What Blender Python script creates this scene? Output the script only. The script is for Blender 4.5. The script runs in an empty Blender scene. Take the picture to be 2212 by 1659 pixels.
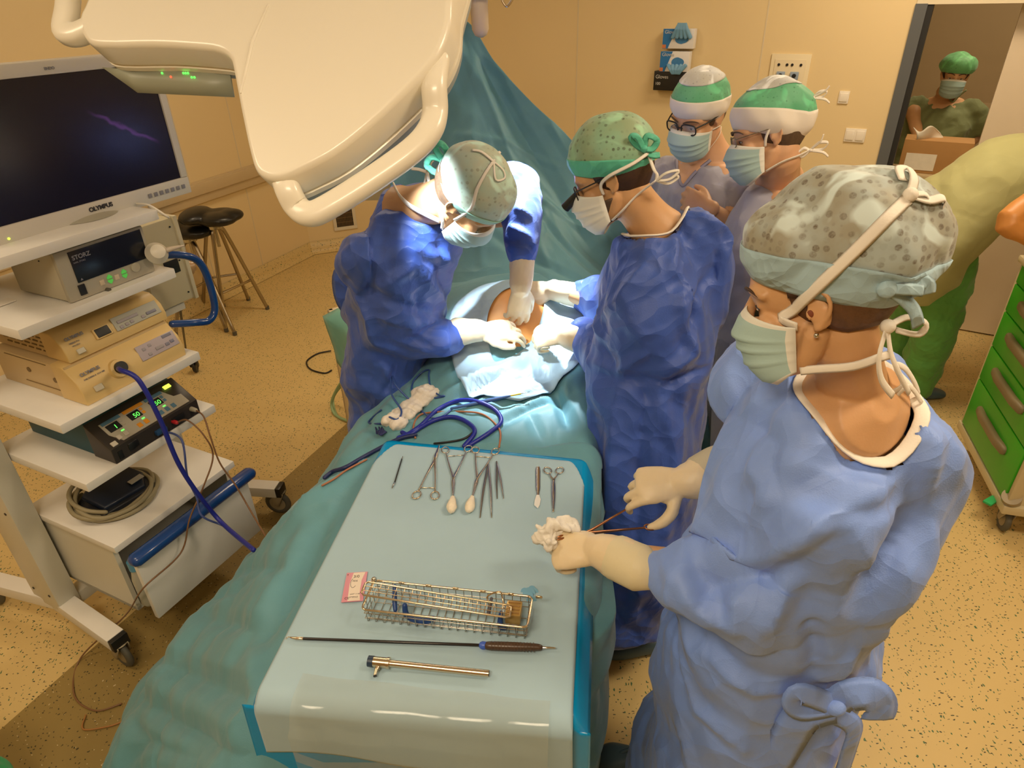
import bpy, bmesh, math, random
import numpy as np
from mathutils import Vector, Matrix, noise, Euler, Quaternion
V = Vector
random.seed(7)
scene = bpy.context.scene
COL = scene.collection
# ---------------------------------------------------------------- camera
FPX = 1432.0
PITCH = math.atan(840 / FPX); ROLL = math.radians(1.5); CH = 2.0
fwd = V((0, math.cos(PITCH), -math.sin(PITCH))); dn0 = V((0, -math.sin(PITCH), -math.cos(PITCH)))
ci = math.cos(ROLL) * V((1, 0, 0)) + math.sin(ROLL) * dn0
cj = -math.sin(ROLL) * V((1, 0, 0)) + math.cos(ROLL) * dn0
cam = bpy.data.cameras.new('camera'); camo = bpy.data.objects.new('camera', cam); COL.objects.link(camo)
R3 = Matrix((ci, -cj, -fwd)).transposed().to_4x4()
camo.matrix_world = Matrix.Translation((0, 0, CH)) @ R3
cam.sensor_width = 36.0; cam.lens = FPX / 2212 * 36; cam.clip_start = 0.02
scene.camera = camo
# ---------------------------------------------------------------- world, light, exposure
w = bpy.data.worlds.new('world'); scene.world = w; w.use_nodes = True
w.node_tree.nodes['Background'].inputs[0].default_value = (1.0, 0.85, 0.65, 1)
w.node_tree.nodes['Background'].inputs[1].default_value = 0.06
scene.view_settings.view_transform = 'Standard'; scene.view_settings.look = 'None'
scene.view_settings.exposure = 0.0; scene.view_settings.gamma = 1.0
scene.view_settings.use_curve_mapping = False
WARM = (1.0, 0.80, 0.55)
def area(name, loc, size, power, color, aim=None, sy=None):
    l = bpy.data.lights.new(name, 'AREA'); l.energy = power; l.color = color; l.size = size
    if sy: l.shape = 'RECTANGLE'; l.size_y = sy
    o = bpy.data.objects.new(name, l); COL.objects.link(o); o.location = loc
    if aim is not None: o.rotation_euler = (V(aim) - V(loc)).to_track_quat('-Z', 'Y').to_euler()
    return o
def spot(name, loc, aim, power, color, ang, blend, rad):
    l = bpy.data.lights.new(name, 'SPOT'); l.energy = power; l.color = color
    l.spot_size = math.radians(ang); l.spot_blend = blend; l.shadow_soft_size = rad
    o = bpy.data.objects.new(name, l); COL.objects.link(o); o.location = loc
    o.rotation_euler = (V(aim) - V(loc)).to_track_quat('-Z', 'Y').to_euler()
    return o
for k, (x, y, pw) in enumerate([(-2.0, 1.0, 15), (1.6, 0.9, 36), (-1.0, 3.7, 20), (1.9, 3.2, 34), (-0.6, -0.5, 40)]):
    area('ceiling_panel_light', (x, y, 2.96), 0.9, pw, WARM, (x, y, 0), 0.45)
WOUND = V((0.06, 2.02, 1.04))
spot('surgical_lamp_light', (-0.30, 1.58, 1.79), (-0.03, 1.93, 1.15), 85, (0.86, 0.94, 1.0), 34, 0.7, 0.05)
spot('surgical_lamp_light', (0.10, 2.55, 2.30), (0.04, 2.0, 1.05), 620, (0.86, 0.94, 1.0), 25, 0.6, 0.06)
# ---------------------------------------------------------------- helpers
def ray(px, py): return fwd + (px - 1106) / FPX * ci + (py - 829.5) / FPX * cj
def at(px, py, z):
    r = ray(px, py); return V((0, 0, CH)) + r * ((z - CH) / r.z)
def aty(px, py, y):
    r = ray(px, py); return V((0, 0, CH)) + r * (y / r.y)
def onplane(px, py, p0, n):
    r = ray(px, py); o = V((0, 0, CH)); return o + r * ((V(p0) - o).dot(V(n)) / r.dot(V(n)))
def rgb(r, g, b):
    f = lambda c: ((c / 255 + 0.055) / 1.055) ** 2.4 if c > 10 else c / 255 / 12.92
    return (f(r), f(g), f(b), 1)
def mat(name, col, rough=0.5, metal=0.0, noise_amt=0.0, nscale=8, bump=0.0, bscale=200, sheen=0.0, emit=None, estr=0, alpha=1, trans=0, sss=0, coat=0, spec=None):
    m = bpy.data.materials.new(name); m.use_nodes = True
    nt = m.node_tree; b = nt.nodes['Principled BSDF']
    if len(col) == 3: col = (*col, 1)
    b.inputs['Base Color'].default_value = col; b.inputs['Roughness'].default_value = rough
    b.inputs['Metallic'].default_value = metal
    if sheen: b.inputs['Sheen Weight'].default_value = sheen
    if coat: b.inputs['Coat Weight'].default_value = coat
    if spec is not None: b.inputs['Specular IOR Level'].default_value = spec
    if alpha < 1: b.inputs['Alpha'].default_value = alpha
    if trans: b.inputs['Transmission Weight'].default_value = trans
    if sss:
        b.inputs['Subsurface Weight'].default_value = sss; b.inputs['Subsurface Radius'].default_value = (0.01, 0.004, 0.002)
    if emit: b.inputs['Emission Color'].default_value = (*emit, 1); b.inputs['Emission Strength'].default_value = estr
    tc = nt.nodes.new('ShaderNodeTexCoord')
    if noise_amt:
        n = nt.nodes.new('ShaderNodeTexNoise'); n.inputs['Scale'].default_value = nscale; n.inputs['Detail'].default_value = 5
        nt.links.new(tc.outputs['Object'], n.inputs['Vector'])
        mx = nt.nodes.new('ShaderNodeMix'); mx.data_type = 'RGBA'
        lo = tuple(c * (1 - noise_amt) for c in col[:3]) + (1,); hi = tuple(min(1, c * (1 + noise_amt)) for c in col[:3]) + (1,)
        mx.inputs[6].default_value = lo; mx.inputs[7].default_value = hi
        nt.links.new(n.outputs['Fac'], mx.inputs[0]); nt.links.new(mx.outputs[2], b.inputs['Base Color'])
    if bump:
        n2 = nt.nodes.new('ShaderNodeTexNoise'); n2.inputs['Scale'].default_value = bscale; n2.inputs['Detail'].default_value = 3
        nt.links.new(tc.outputs['Object'], n2.inputs['Vector'])
        bp = nt.nodes.new('ShaderNodeBump'); bp.inputs['Strength'].default_value = bump; bp.inputs['Distance'].default_value = 0.002
        nt.links.new(n2.outputs['Fac'], bp.inputs['Height']); nt.links.new(bp.outputs[0], b.inputs['Normal'])
    return m
def cloth_mat(name, col, rough=0.62, crease=0.5, cscale=9, na=0.12, through=0.0):
    """non-woven fabric: soft creases as bump, faint mottling"""
    m = mat(name, col, rough, noise_amt=na, nscale=14, sheen=0.15)
    nt = m.node_tree; b = nt.nodes['Principled BSDF']
    tc = nt.nodes.new('ShaderNodeTexCoord')
    wn = nt.nodes.new('ShaderNodeTexNoise'); wn.inputs['Scale'].default_value = 3.0
    nt.links.new(tc.outputs['Object'], wn.inputs['Vector'])
    ad = nt.nodes.new('ShaderNodeMix'); ad.data_type = 'VECTOR'; ad.inputs[0].default_value = 0.25
    nt.links.new(tc.outputs['Object'], ad.inputs[4]); nt.links.new(wn.outputs['Color'], ad.inputs[5])
    h = None; vs = []
    for sc in (cscale, cscale * 2.7):
        v = nt.nodes.new('ShaderNodeTexVoronoi'); v.feature = 'F1'; v.inputs['Scale'].default_value = sc
        nt.links.new(ad.outputs[1], v.inputs['Vector']); vs.append(v)
    mm = nt.nodes.new('ShaderNodeMath'); mm.operation = 'MULTIPLY_ADD'; mm.inputs[1].default_value = 0.3
    nt.links.new(vs[1].outputs['Distance'], mm.inputs[0]); nt.links.new(vs[0].outputs['Distance'], mm.inputs[2])
    fn = nt.nodes.new('ShaderNodeTexNoise'); fn.inputs['Scale'].default_value = 420; fn.inputs['Detail'].default_value = 2
    nt.links.new(tc.outputs['Object'], fn.inputs['Vector'])
    m2 = nt.nodes.new('ShaderNodeMath'); m2.operation = 'MULTIPLY_ADD'; m2.inputs[1].default_value = 0.02
    nt.links.new(fn.outputs['Fac'], m2.inputs[0]); nt.links.new(mm.outputs[0], m2.inputs[2])
    bp = nt.nodes.new('ShaderNodeBump'); bp.inputs['Strength'].default_value = crease; bp.inputs['Distance'].default_value = 0.03
    nt.links.new(m2.outputs[0], bp.inputs['Height']); nt.links.new(bp.outputs[0], b.inputs['Normal'])
    return m
def link(o): COL.objects.link(o); return o
def tag(o, label=None, cat=None, group=None, kind=None):
    if label: o['label'] = label
    if cat: o['category'] = cat
    if group: o['group'] = group
    if kind: o['kind'] = kind
    return o
def thing(name, label, cat, loc=(0, 0, 0), group=None):
    o = bpy.data.objects.new(name, None); o.empty_display_size = 0.05; link(o); o.location = loc
    bpy.context.view_layer.update() if False else None
    return tag(o, label, cat, group)
def wloc(p):
    v = V((0, 0, 0))
    while p is not None: v = v + p.location; p = p.parent
    return v
def addobj(name, me, m=None, parent=None, smooth=True):
    """mesh given in world coordinates, parent may be translated only"""
    if m is not None:
        for x in (m if isinstance(m, (list, tuple)) else [m]): me.materials.append(x)
    if smooth and len(me.polygons): me.polygons.foreach_set('use_smooth', [True] * len(me.polygons))
    o = bpy.data.objects.new(name, me); link(o)
    if parent is not None:
        me.transform(Matrix.Translation(-wloc(parent))); o.parent = parent
    return o
class MB:
    def __init__(s): s.bm = bmesh.new(); s.mi = 0
    def _mark(s, n0):
        s.bm.faces.ensure_lookup_table()
        for f in s.bm.faces[n0:]: f.material_index = s.mi
    def box(s, c, size, rot=None, bevel=0.0, seg=2):
        n0 = len(s.bm.faces)
        t = bmesh.new(); bmesh.ops.create_cube(t, size=1)
        bmesh.ops.scale(t, vec=size, verts=t.verts)
        if bevel > 0: bmesh.ops.bevel(t, geom=t.edges[:], offset=min(bevel, min(size) * 0.49), segments=seg, affect='EDGES', profile=0.6)
        M = Matrix.Translation(c) @ (rot.to_4x4() if rot is not None else Matrix())
        t.transform(M); s._merge(t); s._mark(n0); return s
    def _merge(s, t):
        me = bpy.data.meshes.new('tmp'); t.to_mesh(me); t.free(); s.bm.from_mesh(me); bpy.data.meshes.remove(me)
    def obox(s, o, ax, ay, az, lo, hi, bevel=0.0, seg=2):
        """box in a frame: o + ax*x + ay*y + az*z"""
        lo = V(lo); hi = V(hi); c = (lo + hi) / 2
        R = Matrix((V(ax), V(ay), V(az))).transposed()
        return s.box(V(o) + R @ c, tuple(hi - lo), R, bevel, seg)
    def cyl(s, a, b, r, r2=None, n=20, cap=True):
        n0 = len(s.bm.faces); a = V(a); b = V(b); d = b - a
        t = bmesh.new(); bmesh.ops.create_cone(t, cap_ends=cap, segments=n, radius1=r, radius2=r if r2 is None else r2, depth=d.length)
        t.transform(Matrix.Translation((a + b) / 2) @ d.to_track_quat('Z', 'Y').to_matrix().to_4x4())
        s._merge(t); s._mark(n0); return s
    def ell(s, c, r, rot=None, n=24, m=14):
        n0 = len(s.bm.faces); t = bmesh.new(); bmesh.ops.create_uvsphere(t, u_segments=n, v_segments=m, radius=1)
        bmesh.ops.scale(t, vec=r if not isinstance(r, (int, float)) else (r, r, r), verts=t.verts)
        t.transform(Matrix.Translation(c) @ (rot.to_4x4() if rot is not None else Matrix()))
        s._merge(t); s._mark(n0); return s
    def chain(s, pts, nseg=20, ref=None, sub=0, closed=False, power=2.0, dome=(0.9, 0.9)):
        """loft through (pos, rx, ry); rx lies along ref (projected), closed rounded ends"""
        n0 = len(s.bm.faces)
        P = [(V(p[0]), p[1], p[2] if len(p) > 2 else p[1]) for p in pts]
        if sub: P = smooth_chain(P, sub, closed)
        n = len(P); rings = []
        prev = None
        for i in range(n):
            if closed: T = P[(i + 1) % n][0] - P[i - 1][0]
            else: T = P[min(i + 1, n - 1)][0] - P[max(i - 1, 0)][0]
            if T.length < 1e-9: T = V((0, 0, 1))
            T.normalize()
            if callable(ref): X = V(ref(P[i][0]))
            elif ref is not None: X = V(ref)
            else: X = prev if prev is not None else (V((1, 0, 0)) if abs(T.x) < 0.8 else V((0, 1, 0)))
            X = X - T * X.dot(T)
            if X.length < 1e-6: X = T.orthogonal()
            X.normalize(); Y = T.cross(X); prev = X
            rings.append((P[i][0], X, Y, T, P[i][1], P[i][2]))
        def ring(c, X, Y, rx, ry):
            out = []
            for k in range(nseg):
                a = 2 * math.pi * k / nseg; ca, sa = math.cos(a), math.sin(a)
                if power != 2.0:
                    ca = math.copysign(abs(ca) ** (2 / power), ca); sa = math.copysign(abs(sa) ** (2 / power), sa)
                out.append(s.bm.verts.new(c + X * rx * ca + Y * ry * sa))
            return out
        R = []
        if not closed:
            c, X, Y, T, rx, ry = rings[0]; q = min(rx, ry)
            for f in (0.25, 0.7): 
                R.append(ring(c - T * q * math.sqrt(max(0, 1 - f * f)) * dome[0], X, Y, rx * f, ry * f))
        for c, X, Y, T, rx, ry in rings: R.append(ring(c, X, Y, rx, ry))
        if not closed:
            c, X, Y, T, rx, ry = rings[-1]; q = min(rx, ry)
            for f in (0.7, 0.25): R.append(ring(c + T * q * math.sqrt(max(0, 1 - f * f)) * dome[1], X, Y, rx * f, ry * f))
        m = len(R)
        for i in range(m if closed else m - 1):
            A = R[i]; B = R[(i + 1) % m]
            for k in range(nseg): s.bm.faces.new((A[k], A[(k + 1) % nseg], B[(k + 1) % nseg], B[k]))
        if not closed:
            s.bm.faces.new(R[0][::-1]); s.bm.faces.new(R[-1])
        s.bm.faces.ensure_lookup_table(); s._mark(n0)
        return s
    def tube(s, pts, r, n=10, sub=6, closed=False):
        return s.chain([(p, r) for p in pts], nseg=n, sub=sub, closed=closed)
    def ribbon(s, pts, wd, th=0.0012, center=None, normal=None, sub=5):
        """flat strip; its width lies across the direction center->point (so it lies flat on a head)"""
        P = smooth_chain([(V(p), wd / 2, th) for p in pts], sub) if sub else [(V(p), wd / 2, th) for p in pts]
        n0 = len(s.bm.faces); n = len(P); R = []
        for i in range(n):
            T = (P[min(i + 1, n - 1)][0] - P[max(i - 1, 0)][0]).normalized()
            N = V(normal) if normal is not None else (P[i][0] - V(center))
            N = N - T * N.dot(T)
            if N.length < 1e-6: N = T.orthogonal()
            N.normalize(); X = T.cross(N); c = P[i][0]; hw = P[i][1]
            R.append([s.bm.verts.new(c + X * hw * a + N * th * b) for a, b in ((-1, -.5), (-.5, .6), (.5, .6), (1, -.5), (.5, -1), (-.5, -1))])
        for i in range(n - 1):
            for k in range(6): s.bm.faces.new((R[i][k], R[i][(k + 1) % 6], R[i + 1][(k + 1) % 6], R[i + 1][k]))
        s.bm.faces.new(R[0][::-1]); s.bm.faces.new(R[-1]); s.bm.faces.ensure_lookup_table(); s._mark(n0); return s
    def prism(s, poly, o, ax, ay, az, h, bevel=0.0, seg=3):
        """outline (2d points) extruded along az from o"""
        n0 = len(s.bm.faces); t = bmesh.new()
        b = [t.verts.new(V(o) + V(ax) * x + V(ay) * y) for x, y in poly]
        f = t.faces.new(b); r = bmesh.ops.extrude_face_region(t, geom=[f])
        vs = [v for v in r['geom'] if isinstance(v, bmesh.types.BMVert)]
        bmesh.ops.translate(t, vec=V(az) * h, verts=vs)
        bmesh.ops.recalc_face_normals(t, faces=t.faces)
        if bevel: 
            top = [e for e in t.edges if all(v in vs for v in e.verts)]
            bot = [e for e in t.edges if all(v in b for v in e.verts)]
            bmesh.ops.bevel(t, geom=top + bot, offset=bevel, segments=seg, affect='EDGES', profile=0.5)
        s._merge(t); s._mark(n0); return s
    def grid(s, rows, closed_u=False):
        n0 = len(s.bm.faces); g = [[s.bm.verts.new(p) for p in r] for r in rows]
        for i in range(len(g) - 1):
            m = len(g[i])
            for k in range(m if closed_u else m - 1):
                s.bm.faces.new((g[i][k], g[i][(k + 1) % m], g[i + 1][(k + 1) % m], g[i + 1][k]))
        s.bm.faces.ensure_lookup_table(); s._mark(n0); return s
    def mesh(s, name='mesh'):
        me = bpy.data.meshes.new(name); s.bm.to_mesh(me); s.bm.free(); return me
    def build(s, name, m, parent=None, smooth=False, solid=0.0, autos=None):
        me = s.mesh(name); o = addobj(name, me, m, parent, smooth)
        if solid:
            md = o.modifiers.new('solidify', 'SOLIDIFY'); md.thickness = solid; md.offset = 0
        if autos is None and not smooth: autos = 35
        if autos:
            me.polygons.foreach_set('use_smooth', [True] * len(me.polygons))
            me.set_sharp_from_angle(angle=math.radians(autos))
        return o
def smooth_chain(P, sub, closed=False):
    """Catmull-Rom through (pos, rx, ry)"""
    out = []; n = len(P)
    g = lambda i: P[i % n] if closed else P[max(0, min(n - 1, i))]
    def cr(a, b, c, d, t): return 0.5 * ((2 * b) + (c - a) * t + (2 * a - 5 * b + 4 * c - d) * t * t + (3 * b - a - 3 * c + d) * t ** 3)
    for i in range(n if closed else n - 1):
        A, B, C, D = g(i - 1), g(i), g(i + 1), g(i + 2)
        for k in range(sub):
            t = k / sub
            out.append((cr(A[0], B[0], C[0], D[0], t), max(1e-4, cr(A[1], B[1], C[1], D[1], t)), max(1e-4, cr(A[2], B[2], C[2], D[2], t))))
    if not closed: out.append(P[-1])
    return out
def spline(pts, sub=8):
    return [p[0] for p in smooth_chain([(V(p), 1, 1) for p in pts], sub)]
def remesh(me, voxel, smooth=4, fac=0.5):
    o = bpy.data.objects.new('tmp', me); link(o)
    r = o.modifiers.new('r', 'REMESH'); r.mode = 'VOXEL'; r.voxel_size = voxel; r.adaptivity = 0
    if smooth:
        sm = o.modifiers.new('s', 'SMOOTH'); sm.iterations = smooth; sm.factor = fac
    dg = bpy.context.evaluated_depsgraph_get(); ev = o.evaluated_get(dg)
    out = bpy.data.meshes.new_from_object(ev, depsgraph=dg)
    bpy.data.objects.remove(o); bpy.data.meshes.remove(me)
    return out
def displace(me, fn):
    """fn(co Vector, normal Vector) -> scalar offset along the normal"""
    nv = len(me.vertices); co = [v.co.copy() for v in me.vertices]; no = [n.vector.copy() for n in me.vertex_normals]
    arr = np.empty(nv * 3, dtype=np.float32)
    for i in range(nv):
        p = co[i] + no[i] * fn(co[i], no[i]); arr[3 * i:3 * i + 3] = p
    me.vertices.foreach_set('co', arr); me.update(); return me
def vor(p):
    return noise.voronoi(p)[0][0]
def wrinkle(amp=0.012, scale=7.0, stretch=(1, 1, 1), soft=0.012, seed=0, folds=(), amp2=0.35):
    """crumpled non-woven cloth: flat facets between sharp creases (warped triangle waves), plus given ridges"""
    rs = random.Random(seed * 17 + 3); F = [(V(a), V(b), w_, h_) for a, b, w_, h_ in folds]
    N = noise.noise; W = []
    for k in range(8):
        d = V((rs.uniform(-1, 1) * stretch[0], rs.uniform(-1, 1) * stretch[1], rs.uniform(-1, 1) * stretch[2])).normalized()
        f = scale * (0.45, 0.6, 0.8, 1.0, 1.5, 2.0, 2.9, 3.6)[k]; a = amp * (1.0, .9, .75, .6, .85 * amp2, .7 * amp2, .5 * amp2, .4 * amp2)[k]
        W.append((d * f, a, rs.uniform(0, 9), V((rs.uniform(-50, 50), rs.uniform(-50, 50), rs.uniform(-50, 50))), f))
    off = V((seed * 3.1, seed * 1.7, seed * 5.3))
    def fn(p, n):
        w1 = N(p * scale * 0.35 + off) * 0.9; w2 = N(p * scale * 0.5 - off) * 0.7
        h = 0.0
        for k, (d, a, ph, o, f) in enumerate(W):
            m = 0.5 + 1.5 * N(p * (scale * (0.3 if k < 4 else 0.6)) + o)
            if m <= 0: continue
            x = p.dot(d) + ph + (w1 if k & 1 else w2); x = x - math.floor(x); t = abs(x - 0.5) * 2
            h += a * min(m, 1.0) * (t - 0.5)
        h += N(p * scale * 0.22 + off) * soft
        for a, b, w_, h_ in F:
            ab = b - a; t = max(0, min(1, (p - a).dot(ab) / ab.length_squared)); d = (p - (a + ab * t)).length
            if d < w_ * 2.2: h += h_ * (1 - d / (w_ * 2.2)) * math.sin(math.pi * min(1, max(0.12, t * 0.8 + 0.15)))
        return h
    return fn
def ridges(bv, polys, scale=1.0):
    """creases that run over a surface: polys of (points, half width, height); points are put onto the surface"""
    segs = []
    for pts, w_, h_ in polys:
        Q = []
        for i in range(len(pts) - 1):
            for k in range(5):
                f = k / 5; x = pts[i][0] + (pts[i + 1][0] - pts[i][0]) * f; y = pts[i][1] + (pts[i + 1][1] - pts[i][1]) * f
                r = ray(x, y).normalized(); h = bv.ray_cast(V((0, 0, CH)), r)
                if h[0] is not None: Q.append(h[0])
        n = len(Q)
        for i in range(n - 1):
            if (Q[i + 1] - Q[i]).length < .15: segs.append((Q[i], Q[i + 1] - Q[i], w_, h_ * scale * (0.35 + 0.65 * math.sin(math.pi * (i + .5) / max(1, n - 1)) ** .6)))
    def fn(p):
        h = 0.0; best = {}
        for a, ab, w_, h_ in segs:
            q = p - a
            if abs(q.x) > .2 or abs(q.y) > .2 or abs(q.z) > .2: continue
            t = max(0, min(1, q.dot(ab) / ab.length_squared)); d = (q - ab * t).length
            if d < w_:
                v = h_ * (1 - d / w_) ** 1.15
                k = (w_, h_ > 0)
                if abs(v) > abs(best.get(k, 0)): best[k] = v
        return sum(best.values())
    return fn
def text(s, size, o, ax, ay, m, parent, name='lettering', depth=0.0006, align='LEFT', bold=0.0, shear=0.0):
    c = bpy.data.curves.new(name, 'FONT'); c.body = s; c.size = size; c.extrude = depth; c.align_x = align; c.offset = bold; c.shear = shear
    ob = bpy.data.objects.new(name, c); link(ob)
    me = bpy.data.meshes.new_from_object(ob); bpy.data.objects.remove(ob); bpy.data.curves.remove(c)
    ax = V(ax).normalized(); ay = V(ay).normalized(); az = ax.cross(ay)
    M = Matrix((ax, ay, az)).transposed().to_4x4(); M.translation = V(o); me.transform(M)
    return addobj(name, me, m, parent, False)
# ---------------------------------------------------------------- materials
M_ = {}
M_['plastic_cream'] = mat('cream_plastic', (0.84, 0.79, 0.68), 0.38, noise_amt=0.02)
M_['white_board'] = mat('white_laminate', (0.80, 0.78, 0.74), 0.42, noise_amt=0.03, nscale=20)
M_['cart_paint'] = mat('cart_white_paint', (0.70, 0.68, 0.60), 0.38, noise_amt=0.03)
M_['device_beige'] = mat('device_beige', (0.72, 0.52, 0.22), 0.42, noise_amt=0.04, bump=0.05)
M_['device_grey'] = mat('device_grey', (0.50, 0.46, 0.34), 0.4, noise_amt=0.04)
M_['panel_dark'] = mat('dark_panel', (0.010, 0.011, 0.016), 0.22)
M_['black'] = mat('black_plastic', (0.012, 0.012, 0.012), 0.4)
M_['rubber'] = mat('rubber_grey', (0.10, 0.095, 0.075), 0.6, noise_amt=0.15, nscale=30)
M_['chrome'] = mat('chrome', (0.62, 0.60, 0.55), 0.16, 1.0)
M_['steel'] = mat('brushed_steel', (0.62, 0.56, 0.47), 0.24, 1.0, noise_amt=0.12, nscale=60)
M_['steel_dark'] = mat('dark_steel', (0.36, 0.30, 0.23), 0.3, 1.0)
M_['gold'] = mat('warm_steel', (0.70, 0.58, 0.42), 0.24, 1.0)
M_['blue_tube'] = mat('blue_tube_paint', (0.008, 0.055, 0.24), 0.25, coat=0.4)
M_['blue_cable'] = mat('blue_cable', (0.014, 0.022, 0.28), 0.4)
M_['red'] = mat('red_plastic', (0.55, 0.02, 0.03), 0.45)
M_['skin'] = mat('skin', (0.62, 0.35, 0.17), 0.48, noise_amt=0.08, nscale=25, bump=0.12, bscale=300, sss=0.08)
M_['skin_pale'] = mat('skin_pale', (0.66, 0.38, 0.22), 0.48, noise_amt=0.08, nscale=25, bump=0.12, bscale=300, sss=0.08)
M_['glove'] = mat('latex_glove', (0.80, 0.66, 0.44), 0.45, noise_amt=0.05, nscale=20, bump=0.25, bscale=90, sss=0.05)
M_['white_tie'] = mat('white_tie', (0.85, 0.80, 0.72), 0.7, bump=0.2, bscale=300)
M_['text_dark'] = mat('dark_print', (0.03, 0.03, 0.04), 0.6)
M_['text_grey'] = mat('grey_print', (0.22, 0.22, 0.26), 0.6)
M_['text_white'] = mat('white_print', (0.6, 0.6, 0.6), 0.6)
M_['led_green'] = mat('led_green', (0.05, 0.5, 0.05), 0.4, emit=(0.15, 1.0, 0.12), estr=1.4)
M_['led_red'] = mat('led_red', (0.5, 0.05, 0.02), 0.4, emit=(1.0, 0.12, 0.05), estr=1.6)
M_['led_yellow'] = mat('led_yellow', (0.6, 0.7, 0.05), 0.4, emit=(0.75, 1.0, 0.08), estr=1.6)
M_['green_key'] = mat('green_key', (0.10, 0.55, 0.10), 0.5, emit=(0.15, 0.9, 0.12), estr=0.18)
TEAL = (0.115, 0.30, 0.36)
M_['drape'] = cloth_mat('teal_drape', TEAL, 0.55, 0.6, 4.0, 0.10)
M_['gown_dark'] = cloth_mat('royal_blue_gown_cloth', (0.045, 0.105, 0.44), 0.5, 0.9, 9, 0.15)
M_['gown_light'] = cloth_mat('light_blue_gown_cloth', (0.22, 0.36, 0.84), 0.55, 0.9, 7, 0.08)
M_['scrub_grey'] = cloth_mat('grey_lilac_scrub_cloth', (0.36, 0.36, 0.46), 0.75, 0.4, 10, 0.08)
M_['scrub_olive'] = cloth_mat('olive_scrub_cloth', (0.17, 0.20, 0.08), 0.8, 0.4, 10, 0.1)
M_['scrub_yellow'] = cloth_mat('yellow_green_gown_cloth', (0.40, 0.39, 0.17), 0.75, 0.4, 6, 0.08)
M_['trouser_green'] = cloth_mat('green_trouser_cloth', (0.10, 0.30, 0.055), 0.8, 0.5, 12, 0.1)
# ================================================================ ROOM
def struct(o): o['kind'] = 'structure'; return o
def floor_mat():
    m = bpy.data.materials.new('speckled_vinyl'); m.use_nodes = True; nt = m.node_tree; b = nt.nodes['Principled BSDF']; N = nt.nodes.new; Lk = nt.links.new
    b.inputs['Roughness'].default_value = 0.42
    tc = N('ShaderNodeTexCoord'); sep = N('ShaderNodeSeparateXYZ'); Lk(tc.outputs['Object'], sep.inputs[0])
    def fleck(scale, thr, rnd, off=0.0, stretch=(1, 1, 1)):
        mp = N('ShaderNodeMapping'); mp.inputs['Location'].default_value = (off, off * 2, 0); mp.inputs['Scale'].default_value = stretch; Lk(tc.outputs['Object'], mp.inputs[0])
        nz = N('ShaderNodeTexNoise'); nz.inputs['Scale'].default_value = scale * 0.9; Lk(mp.outputs[0], nz.inputs['Vector'])
        mx = N('ShaderNodeMix'); mx.data_type = 'VECTOR'; mx.inputs[0].default_value = 0.9 / scale; Lk(mp.outputs[0], mx.inputs[4])
        ml = N('ShaderNodeVectorMath'); ml.operation = 'MULTIPLY_ADD'; ml.inputs[1].default_value = (1.3 / scale,) * 3
        Lk(nz.outputs['Color'], ml.inputs[0]); Lk(mp.outputs[0], ml.inputs[2])
        v = N('ShaderNodeTexVoronoi'); v.inputs['Scale'].default_value = scale; Lk(ml.outputs[0], v.inputs['Vector'])
        a = N('ShaderNodeMath'); a.operation = 'LESS_THAN'; a.inputs[1].default_value = thr; Lk(v.outputs['Distance'], a.inputs[0])
        s2 = N('ShaderNodeSeparateColor'); Lk(v.outputs['Color'], s2.inputs[0])
        g = N('ShaderNodeMath'); g.operation = 'LESS_THAN'; g.inputs[1].default_value = rnd; Lk(s2.outputs[0], g.inputs[0])
        p = N('ShaderNodeMath'); p.operation = 'MULTIPLY'; Lk(a.outputs[0], p.inputs[0]); Lk(g.outputs[0], p.inputs[1]); return p.outputs[0]
    def mix(f, c1, c2):
        x = N('ShaderNodeMix'); x.data_type = 'RGBA'
        for i, c in ((6, c1), (7, c2)):
            if isinstance(c, tuple): x.inputs[i].default_value = c
            else: Lk(c, x.inputs[i])
        Lk(f, x.inputs[0]); return x.outputs[2]
    nz = N('ShaderNodeTexNoise'); nz.inputs['Scale'].default_value = 2.2; Lk(tc.outputs['Object'], nz.inputs['Vector'])
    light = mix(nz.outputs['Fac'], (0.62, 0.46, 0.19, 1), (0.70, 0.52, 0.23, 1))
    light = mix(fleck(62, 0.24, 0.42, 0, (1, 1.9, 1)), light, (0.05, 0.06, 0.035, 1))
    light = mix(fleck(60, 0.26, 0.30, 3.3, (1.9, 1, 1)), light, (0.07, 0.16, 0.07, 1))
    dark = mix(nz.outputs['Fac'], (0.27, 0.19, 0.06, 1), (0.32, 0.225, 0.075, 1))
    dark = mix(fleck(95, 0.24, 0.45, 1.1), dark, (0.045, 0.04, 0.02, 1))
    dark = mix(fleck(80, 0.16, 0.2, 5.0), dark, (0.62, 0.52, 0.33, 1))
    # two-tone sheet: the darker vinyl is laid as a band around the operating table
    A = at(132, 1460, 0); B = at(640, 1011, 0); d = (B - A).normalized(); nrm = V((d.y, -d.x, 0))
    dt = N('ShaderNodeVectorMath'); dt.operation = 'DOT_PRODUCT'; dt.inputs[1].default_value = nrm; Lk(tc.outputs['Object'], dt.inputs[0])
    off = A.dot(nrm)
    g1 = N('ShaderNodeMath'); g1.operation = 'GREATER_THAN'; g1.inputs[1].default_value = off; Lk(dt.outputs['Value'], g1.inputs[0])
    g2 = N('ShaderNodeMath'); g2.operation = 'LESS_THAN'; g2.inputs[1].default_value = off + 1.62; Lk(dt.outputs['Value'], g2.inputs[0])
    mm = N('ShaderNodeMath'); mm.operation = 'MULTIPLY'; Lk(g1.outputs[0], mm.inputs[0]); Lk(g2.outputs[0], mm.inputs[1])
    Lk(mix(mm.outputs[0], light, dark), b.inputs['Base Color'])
    return m
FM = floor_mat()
o = struct(MB().box((0.5, 3, -0.05), (12, 14, 0.1)).build('floor', FM))
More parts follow.
